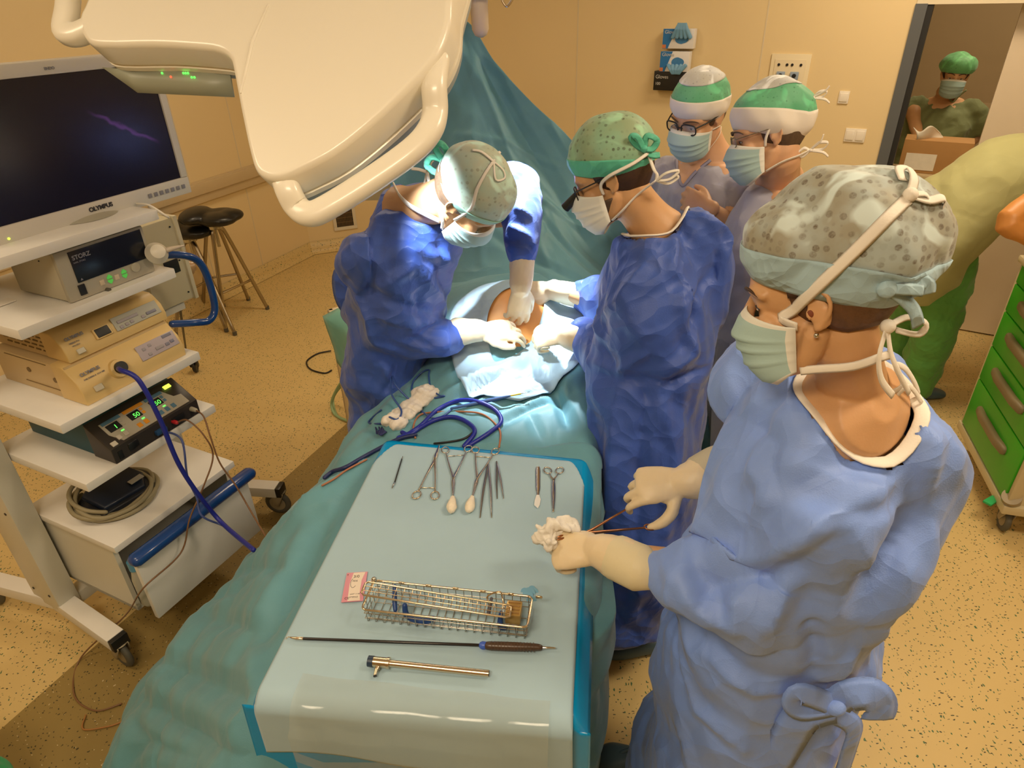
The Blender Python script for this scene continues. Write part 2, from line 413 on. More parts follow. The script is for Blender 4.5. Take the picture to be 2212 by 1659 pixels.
WM = mat('wall_panel_cream', (0.78, 0.62, 0.35), 0.5, noise_amt=0.03, nscale=1.5)
CMt = mat('ceiling_white', (0.85, 0.82, 0.75), 0.8)
struct(MB().box((0.5, 3, 3.05), (12, 14, 0.1)).build('ceiling', CMt))
def wall(name, a, b, holes=(), th=0.12, z1=3.0, m=WM, side=-1):
    """a, b floor points; outer thickness lies behind (left of a->b times side)"""
    a = V((a[0], a[1], 0)); b = V((b[0], b[1], 0)); d = (b - a); L = d.length; d.normalize(); n = V((d.y, -d.x, 0)) * side
    mb = MB(); xs = sorted([0, L] + [h for hh in holes for h in hh[:2]])
    for i in range(len(xs) - 1):
        hit = [h for h in holes if h[0] <= xs[i] + 1e-6 and h[1] >= xs[i + 1] - 1e-6]
        if hit: mb.obox(a, d, n, V((0, 0, 1)), (xs[i], 0, hit[0][2]), (xs[i + 1], th, z1))
        else: mb.obox(a, d, n, V((0, 0, 1)), (xs[i], 0, 0), (xs[i + 1], th, z1))
    return struct(mb.build(name, m)), a, d, n
LW0 = V((-3.75, 1.4, 0)); LW1 = V((-1.80, 5.86, 0)); LD = (LW1 - LW0).normalized()
LW0 = LW1 - LD * 5.4
CH1 = V((-0.95, 6.2, 0)); CW1 = V((4.6, 2.82, 0))
_, _, dL, nL = wall('wall_left', LW0, LW1)
_, _, dB, nB = wall('wall_corner', LW1, CH1)
dC = (CW1 - CH1).normalized(); nC = V((-dC.y, dC.x, 0)); nCf = -nC
sdoor0 = None
def onC(px, py):
    p = onplane(px, py, CH1, nC); q = p - CH1; return q.dot(dC), p.z
s0 = onC(1938, 180)[0]; s1 = onC(2262, 180)[0] ; ztop = onC(1976, 8)[1]
wall('wall_back', CH1, CW1, holes=[(s0, s1 + 0.35, ztop)])
wall('wall_right', CW1, (4.2, -4.0))
wall('wall_left_near', (-4.4, -4.0), LW0, side=-1)
wall('wall_front', (4.2, -3.9), (-4.4, -3.9))
# coved skirting
def skirt(name, a, b, side=-1):
    a = V((a[0], a[1], 0)); b = V((b[0], b[1], 0)); d = (b - a); L = d.length; d.normalize(); n = V((d.y, -d.x, 0)) * -side
    prof = [(0.004, 0.11), (0.006, 0.04), (0.018, 0.015), (0.045, 0.003)]
    rows = []
    for t in (0, L): rows.append([a + d * t + n * (x if k else 0.004) + V((0, 0, z)) for k, (x, z) in enumerate([(0, .11)] + prof)])
    return struct(MB().grid(rows).build(name, FM, smooth=True))
skirt('baseboard_left', LW0, LW1); skirt('baseboard_corner', LW1, CH1); skirt('baseboard_back', CH1, CH1 + dC * (s0 - 0.03))
# bumper rail on the left wall
RM = mat('bumper_rail', (0.60, 0.47, 0.28), 0.55, noise_amt=0.04)
za = onplane(470, 377, LW1, nL).z; zb = onplane(470, 425, LW1, nL).z
mb = MB().obox(LW0, dL, -nL, V((0, 0, 1)), (0, 0.0, zb), (5.36, 0.035, za), 0.012)
mb.obox(LW0, dL, -nL, V((0, 0, 1)), (0, 0.03, zb + (za - zb) * 0.42), (5.35, 0.052, za - 0.01), 0.008)
struct(mb.build('trim_1', RM))
mb = MB().obox(LW1, dB, -nB, V((0, 0, 1)), (0.02, 0.0, zb), (0.88, 0.035, za), 0.012); struct(mb.build('trim_2', RM))
SM = mat('seam_filler', (0.70, 0.60, 0.42), 0.6)
for k, px in enumerate((1246, 1640)):
    s_ = onC(px, 150)[0]
    struct(MB().obox(CH1, dC, nCf, V((0, 0, 1)), (s_ - 0.004, 0, 0.11), (s_ + 0.004, 0.002, 3.0)).build('trim_%d' % (k + 3), SM))
for k, px in enumerate((545, 430)):
    q = onplane(px, 470, LW1, nL); s_ = (q - LW0).dot(dL)
    struct(MB().obox(LW0, dL, -nL, V((0, 0, 1)), (s_ - 0.004, 0, 0.11), (s_ + 0.004, 0.002, 3.0)).build('trim_%d' % (k + 5), SM))
# ---- doorway, frame, sliding leaf, room beyond
JM = mat('door_frame_grey', (0.11, 0.12, 0.13), 0.4); JB = mat('door_seal_black', (0.015, 0.015, 0.015), 0.5)
mb = MB().obox(CH1, dC, nC, V((0, 0, 1)), (s0 - 0.005, -0.015, 0), (s0 + 0.055, 0.13, ztop))
mb.mi = 1; mb.obox(CH1, dC, nC, V((0, 0, 1)), (s0 + 0.05, 0.0, 0), (s0 + 0.085, 0.13, ztop))
struct(mb.build('trim_7', [JM, JB]))
struct(MB().obox(CH1, dC, nC, V((0, 0, 1)), (s0, -0.008, ztop - 0.004), (s1 + 0.35, 0.13, ztop + 0.03)).build('trim_8', mat('door_head_cream', (0.75, 0.66, 0.48), 0.45)))
sd = onC(2137, 250)[0]
mb = MB().obox(CH1, dC, nC, V((0, 0, 1)), (sd, 0.14, 0.01), (sd + 1.1, 0.18, ztop + 0.05), 0.004)
struct(mb.build('door_1', mat('sliding_door_leaf', (0.68, 0.57, 0.42), 0.5, noise_amt=0.03)))
BW = mat('corridor_wall_tan', (0.42, 0.31, 0.17), 0.6, noise_amt=0.04)
o2 = CH1 + nC * 2.6
struct(MB().obox(o2, dC, nC, V((0, 0, 1)), (s0 - 2.0, 0, 0), (s1 + 2.0, 0.1, 3.0)).build('wall_corridor_back', BW))
struct(MB().obox(o2, dC, nC, V((0, 0, 1)), (s0 - 2.0, -0.02, 0), (s1 + 2.0, 0, 1.1)).build('trim_9', mat('corridor_dado_tan', (0.50, 0.38, 0.22), 0.5)))
struct(MB().obox(CH1 + nC * 0.13, dC, nC, V((0, 0, 1)), (s0 - 1.2, 0, 0), (s0 - 1.1, 2.5, 3.0)).build('wall_corridor_left', BW))
area('corridor_light', CH1 + dC * (s0 + 0.9) + nC * 1.1 + V((0, 0, 2.9)), 0.6, 26, WARM, CH1 + dC * (s0 + 0.9) + nC * 1.1)
# ---- ventilation grille
ga = onplane(706, 398, LW1, nB); gb = onplane(772, 492, LW1, nB)
gs0, gs1 = (ga - LW1).dot(dB), (gb - LW1).dot(dB); gz0, gz1 = gb.z, ga.z
g = thing('vent_grille', 'square metal ventilation grille low in the wall behind the bending surgeon', 'vent', LW1 + dB * gs0 - nB * 0.0)
FR = mat('grille_frame_cream', (0.72, 0.66, 0.52), 0.4)
mb = MB(); fr = 0.03; Zu = V((0, 0, 1))
for lo, hi in [((gs0, 0, gz0), (gs1, .015, gz0 + fr)), ((gs0, 0, gz1 - fr), (gs1, .015, gz1)), ((gs0, 0, gz0 + fr), (gs0 + fr, .015, gz1 - fr)), ((gs1 - fr, 0, gz0 + fr), (gs1, .015, gz1 - fr))]:
    mb.obox(LW1, dB, -nB, Zu, lo, hi, 0.003)
mb.build('frame', FR, g)
MB().obox(LW1, dB, -nB, Zu, (gs0 + fr, 0.001, gz0 + fr), (gs1 - fr, .003, gz1 - fr)).build('backing', M_['black'], g)
mb = MB()
for k in range(1, 12):
    s_ = gs0 + fr + (gs1 - gs0 - 2 * fr) * k / 12; mb.obox(LW1, dB, -nB, Zu, (s_ - .0022, .003, gz0 + fr), (s_ + .0022, .010, gz1 - fr))
for k in range(1, 9):
    z_ = gz0 + fr + (gz1 - gz0 - 2 * fr) * k / 9; mb.obox(LW1, dB, -nB, Zu, (gs0 + fr, .003, z_ - .0015), (gs1 - fr, .008, z_ + .0015))
mb.build('slat', mat('grille_slat_brown', (0.26, 0.18, 0.09), 0.4, 0.6), g)
# ---- glove dispenser boxes on the back wall
CBLUE = mat('carton_blue', (0.02, 0.18, 0.50), 0.5); CWHITE = mat('carton_white', (0.78, 0.78, 0.80), 0.5, noise_amt=0.03)
GBL = mat('nitrile_blue', (0.05, 0.22, 0.50), 0.5); GBL2 = mat('nitrile_light_blue', (0.16, 0.36, 0.58), 0.5)
def gbox(px0, py0, px1, py1, black, label, tuft):
    a = onC(px0, py1); b = onC(px1, py0); s_0, z0 = a; s_1, z1 = b; D_ = 0.07
    t = thing('glove_box', label, 'glove box', CH1 + dC * s_0 + Zu * z0, 'glove dispenser boxes stacked on the back wall')
    base = MB().obox(CH1, dC, nCf, Zu, (s_0, 0.012, z0), (s_1, D_, z1), 0.003)
    base.build('carton', M_['black'] if black else CWHITE, t)
    O = CH1 + nCf * (D_ + 0.0008); w_ = s_1 - s_0; h_ = z1 - z0
    if not black:
        MB().prism([(s_0, z0), (s_0 + w_ * .18, z0), (s_0 + w_ * .42, z1), (s_0, z1)], O, dC, Zu, nCf, 0.001).build('printed_panel', CBLUE, t)
        MB().obox(O, dC, nCf, Zu, (s_0, 0, z0 + .002), (s_0 + w_ * .12, 0.0016, z0 + h_ * .2)).build('printed_patch', mat('carton_orange', (.6, .2, .08), .5), t)
        pts = [(s_0 + w_ * (.62 + .22 * math.cos(a_)), z0 + h_ * (.48 + .24 * math.sin(a_) * (1 if math.cos(a_) < 0.3 else .9))) for a_ in [k * math.pi / 10 for k in range(20)]]
        MB().prism(pts, O, dC, Zu, nCf, 0.0012).build('opening', GBL, t)
        rb = MB(); c = CH1 + nCf * (D_ + .012) + dC * (s_0 + w_ * .62) + Zu * (z0 + h_ * (.55 if tuft else .35))
        for k in range(5): rb.chain([(c + dC * (.03 * (k - 2)) , .014, .008), (c + dC * (.018 * (k - 2)) + Zu * (.05 if tuft else -.03) + nCf * .012, .012, .006), (c + dC * (.012 * (k - 2)) + Zu * (.085 if tuft else -.055) + nCf * .008, .007, .004)], 10)
        me = remesh(rb.mesh(), .004, 2); addobj('glove', me, GBL2, t)
        text('Gloves', .03, O + dC * (s_0 + .01) + Zu * (z1 - .028) + nCf * .0015, dC, Zu, M_['text_white'], t)
    else:
        text('Gloves', .032, O + dC * (s_0 + .012) + Zu * (z1 - .045), dC, Zu, M_['text_white'], t)
        text('100', .025, O + dC * (s_0 + .012) + Zu * (z1 - .085), dC, Zu, M_['text_white'], t)
    return t
gbox(1438, 61, 1508, 103, False, 'white and blue glove carton with a blue glove sticking up, topmost on back wall', True)
gbox(1432, 110, 1497, 152, False, 'white and blue glove carton with gloves hanging down, middle one on back wall', False)
gbox(1418, 153, 1492, 192, True, 'black glove carton, lowest of the stack on the back wall', False)
# ---- medical gas panel
a = onC(1650, 235); b = onC(1755, 117)
t = thing('gas_outlet_panel', 'cream metal supply panel with blue sockets on the wall behind the observers', 'wall panel', CH1 + dC * a[0] + Zu * a[1])
z0, z1, q0, q1 = a[1] - .25, b[1], a[0], b[0]
MB().obox(CH1, dC, nCf, Zu, (q0, 0, z0), (q1, .012, z1), .003).build('frame', mat('gas_panel_frame', (.80, .70, .48), .35), t)
MB().obox(CH1, dC, nCf, Zu, (q0 + .025, .012, z0 + .025), (q1 - .025, .016, z1 - .03), .002).build('cover', mat('gas_panel_cover', (.76, .66, .46), .35), t)
W_ = q1 - q0
for fx in (.22, .43, .56, .78):
    p = CH1 + dC * (q0 + W_ * fx) + Zu * (z1 - .06); MB().cyl(p + nCf * .014, p + nCf * .020, .008).build('hole', M_['black'], t)
SB = mat('socket_blue_grey', (.30, .38, .50), .4)
for fx in (.31, .66):
    p = CH1 + dC * (q0 + W_ * fx) + Zu * (z1 - .12); s_ = MB().obox(p, dC, nCf, Zu, (-.025, .016, -.022), (.025, .03, .022), .004).build('socket', SB, t)
    MB().cyl(p + nCf * .03, p + nCf * .036, .012).build('socket_hole', M_['black'], s_)
    p = p - Zu * .10; MB().cyl(p + nCf * .016, p + nCf * .03, .03).build('valve', mat('valve_cream', (.78, .70, .52), .3), t)
# ---- switches
for lab, px0, py0, px1, py1, n in [('small square white light switch beside the supply panel', 1809, 197, 1837, 223, 1), ('white double light switch, lower of the two wall switches', 1822, 279, 1873, 305, 2)]:
    a = onC(px0, py1); b = onC(px1, py0)
    t = thing('light_switch', lab, 'switch', CH1 + dC * a[0] + Zu * a[1], 'switches on the back wall')
    SWm = mat('switch_white', (.86, .80, .70), .35)
    MB().obox(CH1, dC, nCf, Zu, (a[0], 0, a[1]), (b[0], .009, b[1]), .002).build('frame', SWm, t)
    for k in range(n):
        x0 = a[0] + (b[0] - a[0]) * (k + .12) / n; x1 = a[0] + (b[0] - a[0]) * (k + .88) / n
        MB().obox(CH1, dC, nCf, Zu, (x0, .009, a[1] + .012), (x1, .014, b[1] - .012), .002).build('rocker', SWm, t)
# ================================================================ STOOLS
LEA = mat('black_leather', (.012, .012, .011), .32, bump=.2, bscale=120)
TUBE = mat('stool_tube_steel', (.42, .36, .26), .28, 1.0)
def stool(seatc, feet, label, rot=0):
    t = thing('stool', label, 'stool', (seatc[0], seatc[1], 0), 'black saddle stools by the left wall')
    c = V(seatc)
    mb = MB(); R = Matrix.Rotation(rot, 3, 'Z')
    for dx, dy, dz, rx, ry, rz in [(-.10, 0, .02, .10, .16, .05), (.05, .05, .0, .13, .10, .045), (.05, -.05, 0, .13, .10, .045), (.12, 0, .01, .09, .09, .04)]:
        mb.ell(c + R @ V((dx, dy, dz)), (rx, ry, rz))
    addobj('seat', remesh(mb.mesh(), .012, 5), LEA, t)
    MB().cyl(c - Zu * .05, c - Zu * .20, .012).cyl(c - Zu * .05, c - Zu * .07, .05).build('column', M_['chrome'], t)
    top = c - Zu * .07
    for f in feet:
        f = V((f[0], f[1], .012)); d = (f - V((c.x, c.y, 0))); d.z = 0
        MB().tube([top, top + d * .18 - Zu * .015, top + d * .33 - Zu * .10, f + Zu * .0], .013, 12).build('leg', TUBE, t)
        MB().cyl(f - Zu * .01, f + Zu * .015, .015).build('foot', M_['rubber'], t)
    F_ = [V((f[0], f[1], 0)) for f in feet]; zz = .26; fr_ = zz / top.z
    r = [f.lerp(V((c.x, c.y, 0)), fr_ * .78) + Zu * zz for f in F_]
    MB().tube([r[0], r[1]], .009, 8, 1).build('crossbar', TUBE, t)
    MB().tube([r[2], r[3]], .009, 8, 1).build('crossbar', TUBE, t)
f1, f2, f3, f4 = at(578, 668, 0), at(486, 716, 0), at(508, 724, 0), at(440, 668, 0)
c0 = aty(458, 470, 4.42)
stool(c0, [f1, at(489, 714, 0), at(440, 664, 0), c0 + V((-.05, .38, 0))], 'black saddle stool on crossed steel legs, nearer one beside the video cart', 0.1)
stool(c0 + V((-.20, .02, -.09)), [c0 + V((-.02, -.18, 0)), at(508, 724, 0) , c0 + V((-.36, -.22, 0)), c0 + V((-.20, .26, 0))], 'black stool mostly hidden behind the electrical box of the video cart', 0.3)
# ================================================================ CREAM EQUIPMENT TROLLEY behind the left surgeon
p0 = at(704, 672, .78); p1 = at(728, 872, .02)
zt = .80; A = at(705, 668, zt); A.z = 0
t = thing('equipment_trolley', 'cream plastic trolley under a teal cloth behind the bending surgeon', 'trolley', (A.x, A.y, 0))
ux = (at(790, 735, zt) - at(705, 668, zt)); ux.z = 0; ux.normalize(); uy = V((-ux.y, ux.x, 0)); 
PC = mat('trolley_cream', (.80, .68, .48), .4, noise_amt=.03)
mb = MB()
for lo, hi in [((0, 0, .12), (.5, .03, zt)), ((0, .0, .12), (.03, .45, zt)), ((.47, 0, .12), (.5, .45, zt)), ((0, .42, .12), (.5, .45, zt))]: mb.obox(A, ux, uy, Zu, lo, hi, .008)
mb.obox(A, ux, uy, Zu, (.02, .02, .12), (.48, .43, .66))
mb.build('body', PC, t)
MB().obox(A, ux, uy, Zu, (.09, -.004, .17), (.47, .006, .47), .004).obox(A, ux, uy, Zu, (.12, -.008, .20), (.44, .0, .44)).build('recess', mat('recess_tan', (.62, .50, .33), .5), t)
MB().cyl(A + ux * .20 - uy * .02 + Zu * .38, A + ux * .20 + uy * .01 + Zu * .38, .03).build('socket', M_['black'], t)
for dx, dy in ((.05, .05), (.45, .05), (.05, .4), (.45, .4)):
    p = A + ux * dx + uy * dy; MB().cyl(p + Zu * .045 - ux * .015, p + Zu * .045 + ux * .015, .045, n=24).cyl(p + Zu * .06, p + Zu * .125, .015).build('caster', M_['black'], t)
GH = mat('green_hose', (.30, .45, .25), .5)
hs = A + ux * .26 - uy * .03 + Zu * .36
tag(MB().tube([hs, at(748, 820, .28), at(718, 862, .08), at(722, 893, .012), at(752, 909, .012), at(800, 915, .012)], .008, 8, 8).build('hose', GH, smooth=True), 'pale green hose looping from the cream trolley to the floor', 'hose')
tag(MB().tube([hs - Zu * .12 + ux * .02, at(752, 835, .2), at(721, 858, .05), at(728, 897, .011), at(756, 911, .011), at(800, 920, .011)], .006, 8, 8).build('hose', GH, smooth=True), 'thinner green hose running beside the first into the drape', 'hose')
tag(MB().tube([at(714, 758, .01), at(686, 764, .006), at(663, 780, .006), at(670, 797, .006), at(700, 806, .006), at(716, 800, .006)], .005, 8, 8).build('cable', M_['black'], smooth=True), 'black cable curled on the floor beside the cream trolley', 'cable')
# teal cloth over trolley
rows = []
for i in range(15):
    u = i / 14; r_ = []
    for k in range(13):
        v = k / 12
        x = .07 + .45 * v; 
        if u < .4: y = .44 - .46 * u / .4; z = zt + .012 + .02 * math.sin(v * 5) * (1 - v)
        else: y = -.03 - .012 * math.sin(v * 8 + u * 4); z = zt + .01 - (u - .4) / .6 * (.24 + .1 * math.sin(v * 2.2))
        r_.append(A + ux * (x - .02 * math.sin(u * 6)) + uy * y + Zu * z)
    rows.append(r_)
tag(MB().grid(rows).build('drape_cloth', cloth_mat('aqua_cloth', (.20, .52, .46), .65, .3, 5), smooth=True, solid=.003), 'small aqua cloth spread over the cream trolley', 'cloth')
# white equipment behind the surgeon, under the lamp
q = aty(830, 330, 3.2)
t = thing('infusion_pump', 'cream medical device with clips, just visible behind the bending surgeon', 'device', (q.x, q.y, 0))
MB().box(q + V((0, 0, -.08)), (.26, .18, .24), None, .02).box(q + V((.0, 0, .06)), (.18, .12, .08), None, .02).build('housing', PC, t)
MB().cyl((q.x, q.y, 0.03), (q.x, q.y, q.z - .1), .018).build('pole', M_['chrome'], t)
MB().box((q.x, q.y, .02), (.4, .4, .04), None, .015).build('base', PC, t)
mb = MB()
for k in range(4): mb.tube([q + V((-.06 + .04 * k, -.07, .10)), q + V((-.04 + .04 * k, -.10, .14 + .02 * (k % 2))), q + V((-.02 + .04 * k, -.07, .08))], .006, 6)
mb.build('tube_clips', M_['white_tie'], t, smooth=True)
# ================================================================ GREEN DRAWER CART, right
gb0 = at(2085, 908, .17); gb1 = at(2180, 1085, .17)
gx = (gb1 - gb0); gw = gx.length; gx.z = 0; gx.normalize(); gy = V((-gx.y, gx.x, 0))
if gy.x < 0: gy = -gy
G0 = V((gb0.x, gb0.y, 0))
t = thing('drawer_cart', 'bright green drawer cart with grey grips on the right', 'cart', G0)
GF = mat('cart_frame_beige', (.60, .52, .33), .4, noise_amt=.04); GG = mat('drawer_green', (.035, .40, .012), .32, noise_amt=.04)
GWd = gw; HC = 1.0
mb = MB().obox(G0, gx, gy, Zu, (0, .012, .15), (GWd, .5, HC - .03))
mb.obox(G0, gx, gy, Zu, (-.02, -.03, HC - .03), (GWd + .02, .53, HC), .01)
mb.obox(G0, gx, gy, Zu, (-.012, -.012, .15), (.012, .03, HC), .005).obox(G0, gx, gy, Zu, (GWd - .012, -.012, .15), (GWd + .012, .03, HC), .005)
mb.obox(G0, gx, gy, Zu, (-.02, -.02, .12), (GWd + .02, .51, .16), .006)
mb.build('body', GF, t)
n_d = 5; z = .165; hs_ = [.25, .17, .17, .13, .09]
GR = mat('grip_brown_grey', (.22, .17, .09), .45)
for k, hh in enumerate(hs_):
    d_ = MB().obox(G0, gx, gy, Zu, (.014, -.018, z + .003), (GWd - .014, .012, z + hh - .003), .005).build('drawer', GG, t)
    c = z + hh * .62
    MB().chain([(G0 + gx * (GWd * (.5 + .26 * e)) - gy * (.030 if abs(e) < .9 else .02) + Zu * c, .016, .020) for e in (-1, -.6, 0, .6, 1)], 14, ref=-gy, power=3).build('handle', GR, d_, smooth=True)
    z += hh
def caster(pos, r, parent, wheelm, forkm, axis, h, name='caster'):
    axis = V(axis).normalized(); p = V(pos); fo = V((-axis.y, axis.x, 0))
    w_ = MB(); w_.chain([(p + Zu * r + (fo * math.cos(a_) + Zu * math.sin(a_)) * (r - .012), .012, .014) for a_ in [k * math.pi / 12 for k in range(24)]], 10, ref=lambda q: axis, closed=True)
    o_ = w_.build(name, wheelm, parent, smooth=True)
    MB().cyl(p + Zu * r - axis * .009, p + Zu * r + axis * .009, r - .018, n=24).build('hub', forkm, o_)
    f_ = MB()
    for sgn in (-1, 1): f_.chain([(p + Zu * r + axis * .022 * sgn, .004, .014), (p + Zu * (r * 1.6) + axis * .022 * sgn - fo * .01, .004, .02), (p + Zu * (r * 2.12) + axis * .018 * sgn - fo * .02, .004, .024)], 10, ref=axis)
    f_.cyl(p + Zu * (r * 2.05) - fo * .02, p + Zu * h - fo * .02, .024)
    f_.build('fork', forkm, o_, smooth=True)
    return o_
CG = mat('caster_grey', (.35, .29, .19), .4)
cp = at(2160, 1140, 0); cc = caster((cp.x, cp.y, 0), .055, t, M_['rubber'], CG, (1, -.35, 0), .17)
MB().box((cp.x - .06, cp.y + .03, .125), (.07, .035, .012), Matrix.Rotation(.5, 3, 'Z'), .005).build('brake_pedal', mat('pedal_green', (.03, .42, .12), .4), t)
MB().cyl(V((cp.x, cp.y, .13)), V((G0 + gx * GWd).xy.to_3d() + Zu * .2), .035).build('bumper', CG, t)
cp2 = at(2092, 958, 0); caster((cp2.x, cp2.y, 0), .055, t, M_['rubber'], CG, (1, -.35, 0), .16)
c3 = G0 + gy * .46; caster((c3.x, c3.y, 0), .055, t, M_['rubber'], CG, (1, -.35, 0), .16); c4 = G0 + gy * .46 + gx * GWd; caster((c4.x, c4.y, 0), .055, t, M_['rubber'], CG, (1, -.35, 0), .16)
# grey-brown cabinet panel beyond
q = at(2092, 700, .0); r_ = at(2166, 714, .0)
dx = (r_ - q); dx.normalize(); dy = V((-dx.y, dx.x, 0))
if dy.y < 0: dy = -dy
t = thing('waste_bin', 'dark grey brown metal bin standing on the floor beyond the drawer cart', 'bin', (q.x, q.y, 0))
BG = mat('bin_grey_brown', (.20, .15, .08), .45, noise_amt=.05)
MB().obox(q, dx, dy, Zu, (0, 0, .01), (.36, .26, .78), .01).build('body', BG, t)
MB().obox(q, dx, dy, Zu, (-.012, -.012, .78), (.372, .272, .83), .012).build('lid', mat('lid_blue_grey', (.06, .10, .13), .4), t)
MB().tube([q + dx * .1 + dy * -.03 + Zu * .70, q + dx * .34 + dy * -.03 + Zu * .66], .010, 8, 1).build('handle', M_['black'], t)
# instrument trolley with cardboard box beyond the doorway
tb = aty(1955, 373, 4.36)
t = thing('side_table', 'steel side table standing in the doorway under the cardboard box', 'table', (tb.x, tb.y, 0))
ty = V((-dC.y, dC.x, 0)); TS = V((tb.x, tb.y, 0)); zt2 = tb.z
MB().obox(TS, dC, ty, Zu, (-.12, -.02, zt2 - .03), (.40, .26, zt2), .008).build('table_top', mat('table_edge_tan', (.6, .45, .25), .35), t)
for dx_, dy_ in ((-.1, 0), (.38, 0), (-.1, .22), (.38, .22)): MB().obox(TS, dC, ty, Zu, (dx_ - .015, dy_ - .0, 0), (dx_ + .015, dy_ + .03, zt2 - .03)).build('leg', M_['steel_dark'], t)
CB = mat('cardboard', (.42, .22, .07), .8, noise_amt=.06, nscale=20)
bx = thing('cardboard_box', 'brown cardboard box with a white label on the table in the doorway', 'box', TS + Zu * zt2)
MB().obox(TS, dC, ty, Zu, (-.05, .02, zt2 + .001), (.33, .22, zt2 + .20), .003).build('carton', CB, bx)
MB().obox(TS, dC, ty, Zu, (-.02, .016, zt2 + .02), (.15, .0195, zt2 + .12)).build('address_label', mat('paper_white', (.75, .68, .55), .7, noise_amt=.1, nscale=40), bx)
MB().obox(TS, dC, ty, Zu, (.04, -.0, .35), (.36, .22, .60), .01).build('drawer', mat('under_table_green', (.02, .16, .03), .5), t)
# ================================================================ VIDEO CART
LC = at(247, 1187, .52); LC.z = 0
AU = math.radians(63.4); cu = V((math.cos(AU), math.sin(AU), 0)); cn = V((cu.y, -cu.x, 0)); cb = -cn
def CP(a, b, z): return LC + cu * a + cb * b + Zu * z
def cbox(mb, lo, hi, bevel=0.0, seg=2): return mb.obox(LC, cu, cb, Zu, lo, hi, bevel, seg)
SW = .487; SD = .46
cart = thing('video_cart', 'white endoscopy trolley with five shelves and a blue-gripped drawer, left side', 'trolley', (LC.x, LC.y, 0))
WB = M_['white_board']; CPn = M_['cart_paint']
for zbt, ex in ((1.44, .0), (1.255, 0), (.96, 0), (.75, 0)):
    cbox(MB(), (0, 0, zbt), (SW, SD, zbt + .03), .004).build('shelf', WB, cart)
# drawer box
mb = MB(); cbox(mb, (0, 0, .50), (SW + .01, SD, .525), .003)
mb.build('shelf', WB, cart)
mb = MB(); cbox(mb, (.01, .04, .21), (.025, SD, .50)); cbox(mb, (SW - .01, .04, .21), (SW + .005, SD, .50)); cbox(mb, (.01, SD - .02, .21), (SW, SD, .50)); cbox(mb, (.01, .04, .21), (SW, SD, .225))
mb.build('drawer_box', CPn, cart)
dr = cbox(MB(), (.02, -.045, .20), (SW + .01, -.025, .475), .004).build('drawer', WB, cart)
cbox(MB(), (.04, -.026, .225), (SW - .01, .38, .235)).build('drawer_tray', CPn, dr)
hb = MB().chain([(CP(a, -.05, .475), .020, .027) for a in (.02, .1, .4, SW + .025)], 16, ref=Zu, power=2.6)
hb.build('handle', M_['blue_tube'], dr, smooth=True)
# end frames: two upright panels at the back corners with slanted gussets
def upright(a0, a1, b0, b1, z0, z1): return cbox(MB(), (a0, b0, z0), (a1, b1, z1), .006).build('post', CPn, cart)
upright(-.075, -.002, SD - .09, SD + .06, .13, 1.50)
upright(SW + .002, SW + .06, SD - .13, SD - .01, .13, 1.50)
cbox(MB(), (-.002, SD - .02, .24), (SW + .002, SD + .0, .48)).build('back_panel', CPn, cart)
mb = MB(); mb.prism([(SD + .058, .30), (SD + .058, .72), (SD + .10, .70), (SD + .11, .38)], CP(-.045, 0, 0), cb, Zu, cu, .03)
mb.build('cable_bracket', CPn, cart)
mb = MB().tube([CP(-.05, SD + .05, .60), CP(-.06, SD + .12, .595), CP(-.07, SD + .15, .59)], .006, 8); mb.build('cable_hook', M_['rubber'], cart, smooth=True)
# bolts
mb = MB()
for z_ in (.58, .20):
    for b_ in (SD - .06, SD + .03): mb.cyl(CP(-.077, b_, z_), CP(-.072, b_, z_), .005)
mb.build('bolt', M_['black'], cart)
# splayed legs
lg = [(at(172, 1246, .15), at(256, 1398, .10)), (at(205, 1250, .15), at(-60, 1238, .10)), (at(480, 1052, .13), at(608, 1058, .12))]
pj = CP(-.04, SD - .02, .14)
ends = [at(258, 1392, .11), at(-40, 1254, .12), at(602, 1062, .12), CP(SW + .25, SD + .22, .12)]
starts = [pj, pj, CP(SW + .03, SD - .22, .14), CP(SW + .03, SD - .05, .14)]
starts[2] = at(470, 1046, .14)
for s_, e_ in zip(starts, ends):
    s_ = V((s_.x, s_.y, .135)); e_ = V((e_.x, e_.y, .135)); d_ = (e_ - s_); L_ = d_.length; d_.normalize(); sd_ = V((-d_.y, d_.x, 0))
    lgo = MB().obox(s_, d_, sd_, Zu, (0, -.03, -.028), (L_, .03, .022), .004).build('leg', WB, cart)
    MB().obox(s_, d_, sd_, Zu, (L_, -.029, -.027), (L_ + .022, .029, .021), .004).build('end_cap', M_['black'], lgo)
    cpos = e_ - d_ * .015
    caster((cpos.x, cpos.y, 0), .058, cart, M_['rubber'], CG, sd_ if e_ is not ends[0] else V((1, .3, 0)), .118)
q = starts[0]
MB().obox(CP(-.04, SD - .02, 0), cu, cb, Zu, (-.03, -.06, .10), (SW + .06, 0, .15), .004).build('crossbar', CPn, cart)
